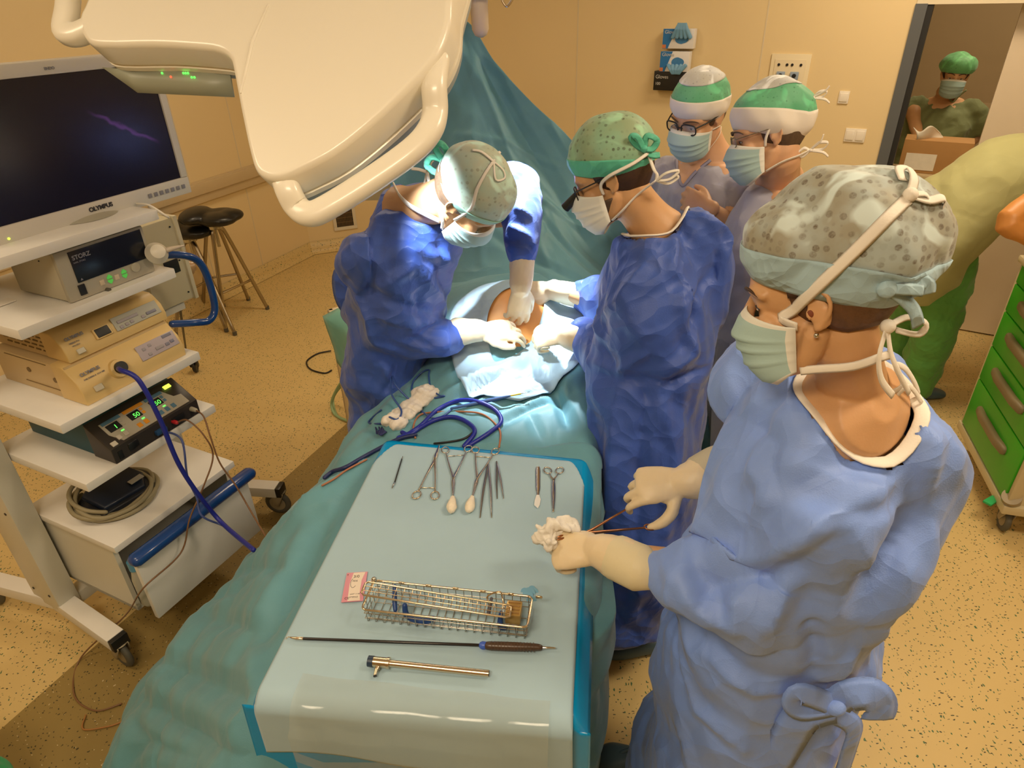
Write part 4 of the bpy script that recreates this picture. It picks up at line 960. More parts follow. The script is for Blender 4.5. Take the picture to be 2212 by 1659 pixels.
bmesh.ops.recalc_face_normals(mb.bm, faces=mb.bm.faces)
hl_ = mb.build('housing', LM, lamp, autos=50); hl_.modifiers.new('wn', 'WEIGHTED_NORMAL').keep_sharp = True
mb = MB(); rows = ringrows([(.004, -.076), (.006, -.098), (.02, -.104)]); mb.grid(rows, True)
n_ = len(poly); mb.bm.verts.ensure_lookup_table(); mb.bm.faces.new([mb.bm.verts[2 * n_ + i] for i in range(n_)])
mb.build('rim', mat('lamp_rim_grey', (.33, .38, .40), .35), lamp, autos=30)
# glass lens pods that give the light, under the head
lc_ = L3(700, 250, -.106)
EM = mat('lamp_lens_glow', (.9, .9, .9), .3, emit=(.9, .95, 1.0), estr=4)
for k, (px, py) in enumerate(((700, 240), (800, 120), (640, 110), (330, 40))):
    c_ = L3(px, py, -.105); MB().cyl(c_, c_ - LN * .004, .035, n=24).build('lens', EM, lamp)
# raised crease on the housing
MB().chain([(L3(580, 10, -.0), .002, .002), (L3(545, 90, .0), .004, .003), (L3(520, 200, .0), .002, .002)], 8, ref=LX).build('seam', LM, lamp, smooth=True)
hp = [(912, 150), (938, 122), (944, 170), (944, 240), (934, 280), (905, 315), (800, 392), (705, 452), (665, 466), (640, 450), (622, 415), (612, 378)]
hp = [(945, 128), (938, 185), (940, 240), (928, 282), (890, 325), (800, 390), (705, 449), (668, 462), (642, 447), (622, 410), (610, 368)]
MB().chain([(L3(px, py, -.03 - .02 * (1 if 1 < i < 9 else 0)), .0185, .023) for i, (px, py) in enumerate(hp)], 18, ref=LN, sub=5, power=2.5).build('handle', LM, lamp, smooth=True)
MB().chain([(L3(px, py, -.02), .020, .024) for px, py in [(200, 60), (165, 75), (140, 66), (146, 20), (152, -40), (170, -90), (230, -100)]], 18, ref=LN, sub=5, power=2.5).build('handle', LM, lamp, smooth=True)
# control strip with green and red lights under the left lobe
pa = [L3(px, py, -.079) for px, py in ((225, 148), (330, 152), (497, 158))]
CS = mat('lamp_control_strip', (.34, .36, .28), .4)
dwn = -LY * .035 - LN * .028
mb = MB(); 
mb.grid([[pa[0] + LN * .004, pa[0] + (pa[1] - pa[0]) * .5, pa[1], (pa[1] + pa[2]) / 2, pa[2]], [pa[0] + LN * .002 + LX * .05 + dwn * .7, pa[0] + (pa[1] - pa[0]) * .6 + dwn, pa[1] + dwn, (pa[1] + pa[2]) / 2 + dwn, pa[2] + dwn]])
mb.build('control_strip', CS, lamp, solid=.004)
def led(px, py, m): 
    p = onplane(px, py, pa[1] + dwn * .5, dwn.cross(pa[2] - pa[0]).normalized()); r_ = (V((0, 0, CH)) - p).normalized()
    MB().ell(p + r_ * .004, .0025, n=8, m=6).build('status_light', m, lamp)
for px, py in ((350, 158), (396, 158), (401, 158), (406, 158), (414, 167), (420, 167)): led(px, py, M_['led_green'])
led(369, 166, M_['led_red'])
# suspension arm going up to the ceiling
ac_ = LP0 + LX * ((xr + xl) / 2) + LY * (yr + .15)
MB().tube([ac_ + LN * .0, ac_ + LN * .12 + Zu * .08, V((ac_.x, ac_.y - .1, 2.7)), V((ac_.x + .3, ac_.y + .5, 2.8)), V((ac_.x + .35, ac_.y + .6, 3.0))], .028, 14, 6).build('arm', LM, lamp, smooth=True)
# second lamp, small at the top
q = aty(1040, 8, 2.75); t = thing('surgical_lamp', 'small grey blue lamp head with a beige hand grip cut off by the top edge', 'lamp', q)
LG2 = mat('lamp_blue_grey', (.22, .25, .36), .35)
def dome(c, prof, seg=32): return [[c + V((r * math.cos(2 * math.pi * k / seg), r * math.sin(2 * math.pi * k / seg), z)) for k in range(seg)] for r, z in prof]
c = V((q.x, q.y, q.z + .066))
mb = MB(); mb.grid(dome(c, [(.10, .05), (.14, .04), (.155, .0), (.15, -.035), (.12, -.04)]), True); mb.build('housing', LG2, t, smooth=True)
MB().chain([(c + V((0, 0, -.034)), .085, .085), (c + V((0, 0, .03)), .085, .085)], 30, dome=(.05, .05)).build('lens', mat('lens_glow2', (.8, .8, .9), .2, emit=(.85, .9, 1.0), estr=1.2), t)
MB().chain([(c + V((-.01, -.06, .0)), .034), (V((q.x - .005, q.y - .08, q.z - .078)), .030)], 20).build('handle', mat('grip_beige', (.72, .58, .38), .4), t, smooth=True)
for s_ in (-1, 1): MB().tube([c + V((.06 * s_ * 1.1, -.12, -.04)), c + V((.09 * s_, -.13, -.075)), c + V((.12 * s_, -.12, -.04))], .004, 8, 6).build('hook', M_['gold'], t, smooth=True)
MB().tube([c + V((0, 0, .05)), c + V((0, .1, .5)), V((c.x, c.y + .2, 3.0))], .025, 12).build('arm', LM, t, smooth=True)
# ================================================================ DRAPES
from mathutils.bvhtree import BVHTree
def cr1(P, t):
    n = len(P) - 1; x = min(max(t, 0), 1) * n; i = min(int(x), n - 1); f = x - i
    a, b, c, d = P[max(i - 1, 0)], P[i], P[i + 1], P[min(i + 2, n)]
    return 0.5 * ((2 * b) + (c - a) * f + (2 * a - 5 * b + 4 * c - d) * f * f + (3 * b - a - 3 * c + d) * f ** 3)
def patch(ctrl, nu, nv):
    C = [[V(p) for p in r] for r in ctrl]; rows = []
    for i in range(nv):
        v = i / (nv - 1); col = [cr1([r[k] for r in C], v) for k in range(len(C[0]))]
        rows.append([cr1(col, j / (nu - 1)) for j in range(nu)])
    return rows
ctrl = [  # stations far -> near; left floor ... top ... right floor
 [(-.46, 2.60, .30), (-.44, 2.60, .70), (-.36, 2.60, .98), (-.15, 2.6, 1.04), (.10, 2.6, 1.05), (.30, 2.6, .99), (.38, 2.6, .75), (.40, 2.6, .3)],
 [(-.40, 2.25, .25), (-.38, 2.25, .65), (-.34, 2.22, .94), (-.16, 2.2, 1.045), (.08, 2.2, 1.06), (.30, 2.2, 1.00), (.37, 2.2, .75), (.40, 2.2, .3)],
 [(-.42, 1.98, .2), (-.40, 1.98, .60), (-.36, 1.97, .90), (-.16, 1.97, 1.01), (.08, 1.97, 1.035), (.26, 1.95, 1.00), (.33, 1.95, .75), (.36, 1.95, .3)],
 [(-.62, 1.78, .15), (-.58, 1.76, .55), (-.48, 1.75, .85), (-.20, 1.77, .935), (.06, 1.76, .985), (.25, 1.75, .97), (.33, 1.75, .7), (.36, 1.75, .25)],
 [(-.82, 1.66, .12), (-.74, 1.62, .50), (-.50, 1.50, .84), (-.20, 1.56, .905), (.04, 1.56, .925), (.24, 1.56, .91), (.31, 1.56, .6), (.34, 1.56, .2)],
 [(-1.04, 1.56, .08), (-.92, 1.46, .42), (-.52, 1.22, .84), (-.20, 1.3, .90), (.03, 1.3, .90), (.21, 1.3, .89), (.25, 1.3, .5), (.27, 1.3, .15)],
 [(-1.22, 1.40, .05), (-1.06, 1.24, .34), (-.54, .98, .82), (-.20, 1.0, .90), (.02, 1.0, .90), (.17, 1.0, .89), (.20, 1.0, .45), (.21, 1.0, .12)],
 [(-1.22, 1.14, .03), (-1.04, 1.02, .28), (-.54, .78, .80), (-.2, .90, .89), (.0, .90, .89), (.12, .90, .88), (.16, .92, .4), (.16, .92, .1)],
 [(-1.05, .90, .02), (-.86, .78, .24), (-.52, .69, .72), (-.2, .88, .74), (.0, .88, .74), (.10, .88, .72), (.12, .90, .35), (.12, .9, .08)],
 [(-.80, .66, .02), (-.64, .60, .20), (-.47, .62, .5), (-.2, .86, .45), (.0, .86, .45), (.07, .86, .4), (.10, .86, .3), (.10, .86, .06)],
]
rows = patch(ctrl, 240, 300)
dm = MB().grid(rows).mesh('drape')
dm.update()
fold_list = [
 (at(1230, 790, 1.0), at(900, 905, .9), .016, .020), (at(1190, 760, 1.03), at(960, 870, .93), .012, .014), (at(1170, 800, .99), at(1250, 930, .93), .012, .016),
 (at(1100, 770, 1.03), at(1230, 880, .95), .010, .010), (at(940, 850, .92), at(840, 930, .88), .02, .02), (at(1210, 820, .98), at(1060, 900, .93), .010, .012),
 (at(830, 970, .86), at(560, 1200, .5), .022, .022), (at(760, 905, .86), at(640, 1100, .5), .018, .014),
 (at(700, 1150, .75), at(390, 1340, .36), .02, .020), (at(620, 1330, .75), at(330, 1470, .30), .018, .018), (at(590, 1480, .75), at(330, 1450, .32), .012, -.022), (at(600, 1560, .6), at(280, 1500, .3), .014, .02),
 (at(330, 1480, .3), at(560, 1659, .35), .018, .02), (at(540, 1400, .75), at(560, 1600, .5), .02, .025), (at(640, 1240, .75), at(400, 1400, .36), .01, .012), (at(280, 1600, .25), at(520, 1640, .4), .012, .016), (at(560, 1300, .7), at(440, 1310, .4), .012, -.014)]
wf = wrinkle(.046, 3.6, (1, 1, 1), .050, 2, [(a, b, w_ * 1.2, h_ * 1.5) for a, b, w_, h_ in fold_list], .35)
b0v = BVHTree.FromPolygons([v.co[:] for v in dm.vertices], [p.vertices[:] for p in dm.polygons])
DF = [([(327, 1424), (405, 1453), (473, 1485), (542, 1512)], .045, .026), ([(298, 1507), (361, 1561), (454, 1614), (532, 1646)], .045, .026), ([(547, 1419), (549, 1512), (512, 1566), (493, 1634)], .04, -.022),
 ([(283, 1502), (303, 1600), (280, 1650)], .04, .018), ([(307, 1602), (425, 1653)], .03, .014), ([(419, 1324), (497, 1343), (584, 1370)], .04, .018), ([(512, 1234), (572, 1228), (636, 1240)], .035, .014), ([(572, 1228), (476, 1291), (420, 1330)], .035, .014),
 ([(767, 903), (815, 931), (837, 954)], .03, .016), ([(815, 959), (772, 982), (716, 1018), (640, 1080)], .04, .022), ([(800, 985), (700, 1090), (600, 1190)], .045, -.020), ([(1100, 830), (1201, 788)], .03, .016), ([(1084, 920), (1156, 875), (1257, 825)], .03, .018),
 ([(921, 886), (997, 850), (1100, 797)], .03, .018), ([(940, 860), (1040, 812), (1130, 775)], .025, -.012), ([(1198, 808), (1212, 864), (1226, 920)], .028, .016), ([(1120, 850), (1156, 920), (1175, 960)], .03, .012), ([(700, 1130), (620, 1290), (560, 1400)], .05, .022), ([(660, 1180), (560, 1330), (470, 1440)], .05, -.018)]
rf_ = ridges(b0v, DF)
displace(dm, lambda p, n: rf_(p) + wf(p, n) * (0.45 if p.z > .98 and p.y > 1.85 else 1) * (0.15 if (p.z > .87 and p.x > -.46 and p.y < 1.5) else 1))
bm_ = bmesh.new(); bm_.from_mesh(dm)
HC_ = onplane(1108, 690, (0, 2.1, 1.07), Zu)
bmesh.ops.delete(bm_, geom=[v for v in bm_.verts if v.co.z > .9 and ((v.co.x - HC_.x) / .082) ** 2 + ((v.co.y - HC_.y - .02) / .125) ** 2 < 1], context='VERTS')
bm_.to_mesh(dm); bm_.free(); dm.update()
drape = addobj('surgical_drape', dm, M_['drape'])
drape.modifiers.new('solidify', 'SOLIDIFY').thickness = .003
tag(drape, 'large teal surgical drape over the patient, flaring down to the floor at front left', 'drape')
BV = BVHTree.FromPolygons([v.co[:] for v in dm.vertices], [p.vertices[:] for p in dm.polygons])
def onD(px, py, up=.004, zf=.95):
    r = ray(px, py).normalized(); h = BV.ray_cast(V((0, 0, CH)), r)
    if h[0] is None: return at(px, py, zf)
    return h[0] + h[1] * (up if h[1].z > 0 else -up)
# upright screen drape
topE = [aty(840, 345, 2.80), aty(880, 255, 2.9), aty(935, 150, 3.0), aty(1001, 38, 3.05), aty(1075, 140, 3.0), aty(1150, 222, 2.92), aty(1232, 300, 2.85), aty(1330, 420, 2.75), aty(1385, 540, 2.6)]
botE = [V((-.46, 2.42, .86)), V((-.36, 2.42, .97)), V((-.22, 2.40, 1.02)), V((-.08, 2.38, 1.045)), V((.06, 2.37, 1.05)), V((.18, 2.36, 1.05)), V((.30, 2.34, 1.02)), V((.42, 2.30, .95)), V((.52, 2.25, .7))]
rows = []
for i in range(120):
    v = i / 119; rows.append([])
    for j in range(160):
        u = j / 159; a = cr1(topE, u); b = cr1(botE, u); p = a.lerp(b, v); p = p + V((0, .10, -.05)) * math.sin(math.pi * v) * .9
        rows[-1].append(p)
sm_ = MB().grid(rows).mesh('screen')
fl2 = []
def ss_(u, v): a = cr1(topE, u); b = cr1(botE, u); return a.lerp(b, v) + V((0, .10, -.05)) * math.sin(math.pi * v) * .9
for (u0, v0, u1, v1, w_, h_) in [(.37, .0, .95, .80, .03, .035), (.37, .0, .72, .95, .02, .02), (.37, .0, .5, 1, .02, .018), (.37, .02, .2, 1, .03, .03), (.45, .35, .95, .55, .008, .009), (.42, .62, .98, .75, .007, .008), (.6, .1, .62, .95, .006, .007), (.75, .1, .78, .9, .006, -.007), (.5, .5, .9, .95, .012, .016), (.37, .0, .62, .45, .012, -.014), (.4, .8, .8, .98, .015, .018)]:
    fl2.append((ss_(u0, v0), ss_(u1, v1), w_, h_))
wf2 = wrinkle(.026, 3.2, (1, 1, 1), .03, 5, fl2, .25)
b1v = BVHTree.FromPolygons([v.co[:] for v in sm_.vertices], [p.vertices[:] for p in sm_.polygons])
rs_ = ridges(b1v, [([(1003, 60), (1060, 230), (1130, 420), (1180, 560)], .05, .022), ([(1003, 60), (1110, 260), (1220, 440), (1300, 560)], .05, -.022), ([(985, 290), (1100, 310), (1230, 370)], .02, .008), ([(1140, 410), (1230, 470), (1330, 530)], .022, .010), ([(1020, 250), (1030, 420), (1040, 600)], .03, .012), ([(1180, 440), (1165, 530), (1200, 590)], .02, .008), ([(1000, 60), (940, 200), (905, 300)], .05, .02), ([(1040, 110), (1180, 250), (1240, 350)], .03, .012)])
displace(sm_, lambda p, n: wf2(p, n) - rs_(p) * (1 if n.y > 0 else -1))
sd_ = addobj('screen_drape', sm_, M_['drape']); sd_.modifiers.new('solidify', 'SOLIDIFY').thickness = .003
tag(sd_, 'teal drape raised as a pointed upright screen behind the operating field', 'drape')
pk = topE[3]
pole = thing('drape_pole', 'thin steel pole with a clip holding up the peak of the teal screen', 'pole', (pk.x, pk.y + .06, 0))
MB().cyl((pk.x, pk.y + .06, .02), (pk.x, pk.y + .06, pk.z + .02), .010).build('rod', M_['chrome'], pole)
MB().box((pk.x, pk.y + .06, .02), (.3, .3, .035), None, .012).build('base', M_['steel_dark'], pole)
MB().tube([pk + V((0, .06, .01)), pk + V((.0, .02, .06)), pk + V((.0, -.015, .03)), pk + V((0, -.005, -.02))], .005, 8).build('clip', M_['gold'], pole, smooth=True)
# dark teal drape tail hanging right of the right surgeon
r_ = []
ta, tb2 = at(1478, 830, .72), at(1516, 835, .72)
for i in range(20):
    v = i / 19; a = ta.lerp(at(1455, 1110, .12), v); b = tb2.lerp(at(1570, 1105, .12), v)
    r_.append([a.lerp(b, k / 11) + V((.0, .018 * math.sin(k * 1.1 + v), 0)) for k in range(12)])
tag(MB().grid(r_).build('drape_tail', M_['drape'], smooth=True, solid=.003), 'narrow tail of teal drape hanging between the right surgeon and the floor', 'drape')
# ================================================================ PATIENT
SKO = mat('iodine_skin', (.85, .40, .12), .35, noise_amt=.08, nscale=12, bump=.1, sss=.1)
patient = thing('person', 'patient lying on the operating table, covered by drapes with only the belly bare', 'person', (.02, 2.2, .80))
mb = MB()
mb.chain([((.02, 1.55, .80), .15, .07), ((.02, 1.8, .86), .18, .10), ((.02, 2.0, .90), .20, .15), ((.03, 2.2, .925), .20, .170), ((.02, 2.4, .92), .19, .15), ((.02, 2.65, .93), .20, .11), ((.02, 2.82, .92), .16, .08)], 32, ref=(1, 0, 0), sub=4)
mb.ell((.02, 3.06, .94), (.078, .12, .10)); mb.chain([((.02, 2.8, .92), .055), ((.02, 2.98, .93), .055)], 16)
for s_ in (-1, 1):
    mb.chain([((.02 + .09 * s_, 1.7, .80), .085), ((.02 + .10 * s_, 1.25, .80), .06), ((.02 + .10 * s_, .95, .78), .05)], 16)
    mb.chain([((.02 + .20 * s_, 2.72, .91), .05), ((.02 + .22 * s_, 2.45, .86), .04), ((.02 + .22 * s_, 2.2, .84), .032), ((.02 + .21 * s_, 2.08, .84), .035)], 14)
addobj('body', remesh(mb.mesh(), .012, 3), SKO, patient)
otb = thing('operating_table', 'operating table hidden under the teal drape', 'table', (.02, 2.0, 0))
MB().box((.02, 2.35, .70), (.5, 1.7, .08), None, .03).build('table_top', M_['black'], otb)
MB().box((.02, 2.2, .36), (.28, .45, .60), None, .03).build('column', M_['steel'], otb)
MB().box((.02, 2.1, .06), (.5, .9, .10), None, .03).build('base', M_['steel'], otb)
# light blue incise sheets round the belly opening
LBS = cloth_mat('pale_blue_incise_sheet', (.34, .50, .62), .6, .35, 12, .05)
pat_me = patient.children[0].data; poff = patient.location
UB = BVHTree.FromPolygons([v.co[:] for v in dm.vertices] + [(v.co + poff)[:] for v in pat_me.vertices], [p.vertices[:] for p in dm.polygons] + [tuple(i + len(dm.vertices) for i in p.vertices) for p in pat_me.polygons])
def belly(x, y):
    h = UB.ray_cast(V((x, y, 2)), V((0, 0, -1))); return h[0].z if h[0] is not None else 1.0
rows = []
op = [onplane(px, py, (0, 2.1, 1.08), Zu) for px, py in ((1050, 690), (1062, 655), (1095, 633), (1150, 625), (1176, 642), (1162, 690), (1122, 724), (1070, 735))]
oc_ = sum(op, V()) / len(op)
for i in range(22):
    t_ = i / 21; row = []
    for k in range(96):
        a_ = k / 96 * len(op); i0 = int(a_) % len(op); f_ = a_ - int(a_)
        q = cr1([op[i0 - 1], op[i0], op[(i0 + 1) % len(op)], op[(i0 + 2) % len(op)]], (1 + f_) / 3)
        d_ = q - oc_; ang_ = math.atan2(d_.y, d_.x)
        ex_ = V((.25 * math.cos(ang_), .31 * math.sin(ang_), 0)) * (1 + .08 * math.sin(ang_ * 3 + 1)); p = q.lerp(oc_ + ex_ + V((.01, -.055, 0)), t_)
        bs_ = [belly(p.x + dx, p.y + dy) for dx, dy in ((0, 0), (.014, 0), (-.014, 0), (0, .014), (0, -.014))]
        p.z = max(bs_) + .004 + .005 * min(1, t_ * 4)
        row.append(p)
    rows.append(row)
inc = MB().grid(rows, True).build('incise_sheet', LBS, smooth=True, solid=.002)
tag(inc, 'pale blue sheet laid around the bare belly opening on top of the teal drape', 'drape')
mb = MB()
for k in range(9): mb.ell((op[6] + V((random.uniform(-.012, .012), random.uniform(-.016, .004) - .02, 0))) * 1 + V((0, 0, 0)), (.007, .006, .002))
bs = mb.mesh(); 
for v in bs.vertices: v.co.z = v.co.z - 1.09 + belly(v.co.x, v.co.y) + .006
addobj('blood_spot', bs, mat('blood_red', (.30, .008, .012), .35), inc)['label'] = 'dark red blood spot'
# ================================================================ INSTRUMENT TABLE
TZ = .95
TFL, TFR, TNL, TNR = at(828, 957, TZ), at(1264, 1000, TZ), at(562, 1478, TZ), at(1237, 1532, TZ)
tbl = thing('instrument_table', 'instrument stand under blue covers at the foot of the operating table', 'table', (TNL.x, TNL.y, 0))
cx = (TFL + TFR + TNL + TNR) / 4
te = (TNR - TNL).normalized(); tn = (TFL - TNL).normalized(); ty_ = V((-te.y, te.x, 0))
MB().obox(V((cx.x, cx.y, 0)), te, ty_, Zu, (-.24, -.30, TZ - .03), (.24, .30, TZ - .012), .008).build('tray', M_['steel'], tbl)
MB().cyl(V((cx.x, cx.y, .03)), V((cx.x, cx.y, TZ - .03)), .02).build('column', M_['chrome'], tbl)
MB().obox(V((cx.x, cx.y, 0)), te, ty_, Zu, (-.2, -.25, .02), (.2, .25, .05), .01).build('base', M_['chrome'], tbl)
def bil(u, v): return TNL.lerp(TNR, u).lerp(TFL.lerp(TFR, u), v)
fx = -ty_
def cover(name, label, m, z_, grow, hangf, hangs, rseed, rcorner, hl, hr, nu=110, nv=150):
    rows = []
    for i in range(nv):
        t_ = i / (nv - 1); row = []
        for j in range(nu):
            u = j / (nu - 1)
            # v runs from far edge (1) to near edge (0), then down the front
            s_ = -hangf + (1 + hangf) * (1 - t_)
            ue = (u - .5) * (1 + 2 * grow) + .5
            if s_ >= 0:
                vv = s_ * (1 + grow * .6)
                # round the far corners
                cut = rcorner * max(0, abs(u - .5) * 2 - .84) / .16
                p = bil(ue, min(vv, 1 + grow * .6 - (cut ** 2) * .09)); p = V((p.x, p.y, z_))
            else:
                d_ = -s_ * .62; p = bil(ue, 0); r_ = .035 if grow == 0 else .020
                if d_ < r_ * 1.57: a_ = d_ / r_; p = V((p.x, p.y, z_ - r_ * (1 - math.cos(a_)))) + fx * r_ * math.sin(a_)
                else: p = V((p.x, p.y, z_ - r_ - (d_ - r_ * 1.57))) + fx * (r_ + .009 * math.sin(u * 9 + rseed) * min(1, (d_ - r_) * 5))
                p = p + te * (.5 - u) * (-.05) * (d_)
            # side skirts
            e_ = (hl if u < .5 else hr); q_ = abs(u - .5) * 2
            if q_ > 1 - hangs and s_ >= -0.05:
                k_ = (q_ - (1 - hangs)) / hangs; p.z -= e_ * k_ ** 1.4; 
            p.z += .0010 * noise.noise(V((p.x * 9, p.y * 9, rseed)))
            row.append(p)
        rows.append(row)
    me = MB().grid(rows).mesh(name)
    o = addobj(name, me, m); o.modifiers.new('solidify', 'SOLIDIFY').thickness = .0012
    tag(o, label, 'table cover'); return o
PLB = mat('blue_plastic_film', (.0, .28, .62), .22, noise_amt=.12, nscale=5, bump=.7, bscale=24)
CLB = cloth_mat('pale_blue_table_cloth', (.36, .52, .62), .7, .10, 3, .04)
cover('plastic_cover', 'bright blue plastic sheet under the pale cloth, showing along the stand edges', PLB, TZ - .008, .055, 1.1, .10, 1.0, 1.0, .075, .05)
TCL = cover('table_cloth', 'pale blue cloth spread over the instrument stand with rounded corners', CLB, TZ, .0, .27, .02, 3.0, 1.2, .004, .004)
IZ = TZ + .0035
def ti(px, py, dz=0.0): return at(px, py, IZ + dz)
# stain
mb = MB(); 
for dx, dy, rr in ((0, 0, .013), (.010, .004, .009), (-.009, .006, .008), (.004, -.018, .010), (-.003, -.008, .012), (.006, .011, .008)): mb.cyl(ti(1143, 1283, -.0022) + V((dx, dy, 0)), ti(1143, 1283, -.0016) + V((dx, dy, 0)), rr, n=24)
mb.build('wet_stain', mat('wet_blue_patch', (.14, .38, .58), .5), TCL)['label'] = 'darker blue wet patch'
# clear pouch
FILM = bpy.data.materials.new('clear_film'); FILM.use_nodes = True
def film():
    nt = FILM.node_tree; b = nt.nodes['Principled BSDF']; b.inputs['Base Color'].default_value = (.50, .50, .38, 1); b.inputs['Roughness'].default_value = .12; b.inputs['Alpha'].default_value = .17
    b.inputs['Coat Weight'].default_value = .6; b.inputs['Specular IOR Level'].default_value = .9
    tc = nt.nodes.new('ShaderNodeTexCoord'); n = nt.nodes.new('ShaderNodeTexNoise'); n.inputs['Scale'].default_value = 9; nt.links.new(tc.outputs['Object'], n.inputs[0])
    bp = nt.nodes.new('ShaderNodeBump'); bp.inputs['Distance'].default_value = .01; bp.inputs['Strength'].default_value = .6; nt.links.new(n.outputs[0], bp.inputs['Height']); nt.links.new(bp.outputs[0], b.inputs['Normal'])
film()
def bilz(u, s_, z_, off):
    if s_ >= 0: p = bil(u, s_); return V((p.x, p.y, z_ + off))
    d_ = -s_ * .62; p = bil(u, 0); r_ = .035 + off
    if d_ < r_ * 1.57: a_ = d_ / r_; return V((p.x, p.y, z_ + off - r_ * (1 - math.cos(a_)))) + fx * r_ * math.sin(a_)
    return V((p.x, p.y, z_ + off - r_ - (d_ - r_ * 1.57))) + fx * (r_ + .012)
rows = []
for i in range(60):
    t_ = i / 59; s_ = .045 - t_ * .80; rows.append([bilz(.13 + .80 * j / 50, s_ - .02 * j / 50, TZ, .009 + .002 * math.sin(j * .35 + 2)) + fx * (.012 + .010 * math.sin(j * .22) * t_) for j in range(51)])
po = thing('clear_pouch', 'transparent plastic pouch hanging over the front edge of the instrument stand', 'pouch', bilz(.5, .03, TZ, .005))
MB().grid(rows).build('film', FILM, po, smooth=True)
FS = mat('film_seam', (.55, .50, .34), .3, alpha=.28)
sb = MB()
for c0, c1, hh_ in (((.15, -.16), (.24, -.20), .03), ((.24, -.20), (.42, -.175), .028), ((.42, -.175), (.74, -.21), .03), ((.74, -.21), (.93, -.26), .03)):
    rw = []
    for k in range(9):
        u = c0[0] + (c1[0] - c0[0]) * k / 8; s_ = c0[1] + (c1[1] - c0[1]) * k / 8; rw.append([bilz(u, s_, TZ, .016) + fx * .02, bilz(u, s_ - hh_ * 1.6, TZ, .016) + fx * .02])
    sb.grid(rw)
sb.build('seal_band', FS, po, smooth=True)
# ---------------- instruments
ST = M_['steel']; SG = M_['gold']; SDk = M_['steel_dark']
def ringpts(c, rx, ry, ax, ay, n=20): return [c + ax * rx * math.cos(2 * math.pi * k / n) + ay * ry * math.sin(2 * math.pi * k / n) for k in range(n)]
def clamp(label, ra, rb, rr, piv, tip, m=ST, ratchet=True, group=None, name='clamp', jaw=.0022, cross=True, ax=None):
    ra, rb, piv, tip = [ti(*p) for p in (ra, rb, piv, tip)]
    t = thing(name, label, 'forceps' if name != 'scissors' else 'scissors', piv, group)
    d = (tip - piv).normalized(); sd = V((-d.y, d.x, 0))
    for k, rc in enumerate((ra, rb)):
        away = (piv - rc).normalized(); s2 = V((-away.y, away.x, 0))
        att = rc + away * rr * 1.1
        mb = MB().chain([(p + Zu * .0015, .0018, .0018) for p in ringpts(rc, rr * 1.15, rr * .82, away, s2)], 8, closed=True)
        sgn = 1 if (rc - piv).dot(sd) > 0 else -1
        mb.chain([(att + Zu * .002, .002, .0018), (att.lerp(piv, .5) + sd * sgn * .001 + Zu * .003 * (k + 1) * .6, .0021, .0016), (piv + Zu * (.001 + .002 * k), .0035, .0018), (piv.lerp(tip, .5) + sd * (-sgn) * .001 + Zu * .0015, jaw * 1.2, .0018), (tip + Zu * .001, jaw * .6, .0012)], 10, ref=sd, sub=4)
        if ratchet: mb.chain([(att.lerp(piv, .12), .0014), (att.lerp(piv, .12) - sd * sgn * (abs((ra - rb).dot(sd)) * .36), .0014)], 8)
        mb.build('arm', m, t, smooth=True)
    MB().cyl(piv + Zu * .001, piv + Zu * .0075, .0022).build('hinge_screw', SDk, t)
    return t
clamp('slim steel clamp with both finger rings toward the camera, leftmost of the ringed instruments', (900, 1070), (940, 1071), .0125, (940, 992), (949, 962), SG, name='clamp')
SWB = mat('gauze_swab', (.82, .74, .60), .9, bump=.3, bscale=200)
def swab(px0, py0, px1, py1, r, label):
    a = ti(px0, py0, .008); b = ti(px1, py1, .009)
    mb = MB().chain([(a, r * .45), (a.lerp(b, .4), r * .8), (a.lerp(b, .75), r * 1.0), (b, r * .75)], 20, sub=3)
    me = remesh(mb.mesh(), .0022, 2); displace(me, wrinkle(.0012, 120, soft=.001)); o = addobj('gauze_swab', me, SWB); tag(o, label, 'swab', 'gauze swabs held in sponge forceps')
clamp('long sponge forceps gripping a white swab, left one of the pair', (962, 973), (1011, 970), .012, (980, 1035), (978, 1078), ST, group='sponge forceps', name='sponge_forceps')
swab(978, 1075, 975, 1102, .0125, 'white gauze swab in the left sponge forceps')
clamp('long sponge forceps gripping a white swab, right one of the pair', (1027, 973), (1070, 976), .012, (1031, 1036), (1020, 1076), SG, group='sponge forceps', name='sponge_forceps')
swab(1020, 1073, 1013, 1101, .012, 'white gauze swab in the right sponge forceps')
def tweezers(label, top, t1, t2, w_=.0028):
    a, b, c = ti(*top), ti(*t1), ti(*t2); t = thing('tweezers', label, 'tweezers', a, 'steel tweezers on the instrument stand')
    for q in (b, c):
        mid = a.lerp(q, .55) + (q - (b + c) / 2) * .12
        MB().chain([(a + Zu * .001, w_ * .8, .0012), (a.lerp(q, .12) + Zu * .002, w_ * .9, .0012), (mid + Zu * .003, w_, .0013), (q + Zu * .0, w_ * .42, .0011)], 10, ref=(1, 0, 0), sub=4).build('arm', SDk if q is b else ST, t, smooth=True)
tweezers('long steel tweezers with spread tips, left one of two beside the swabs', (1055, 1000), (1037, 1118), (1062, 1118))
tweezers('short steel tweezers, right one of two beside the swabs', (1073, 997), (1074, 1077), (1088, 1077), .0024)
sc_ = thing('scalpel', 'steel scalpel with a bright short blade left of the scissors', 'scalpel', ti(1162, 1040))
MB().chain([(ti(1162, 1008), .0045, .0012), (ti(1162, 1016), .0062, .0015), (ti(1162, 1040), .0060, .0015), (ti(1162, 1056), .0055, .0014), (ti(1162, 1064), .0036, .0012), (ti(1162, 1074), .0028, .001)], 12, ref=(1, 0, 0), sub=3).build('handle', SG, sc_, smooth=True)
bp_ = [ti(*p) for p in ((1159, 1070), (1165, 1070), (1168, 1080), (1166, 1092), (1162, 1099), (1154, 1092), (1155, 1082))]
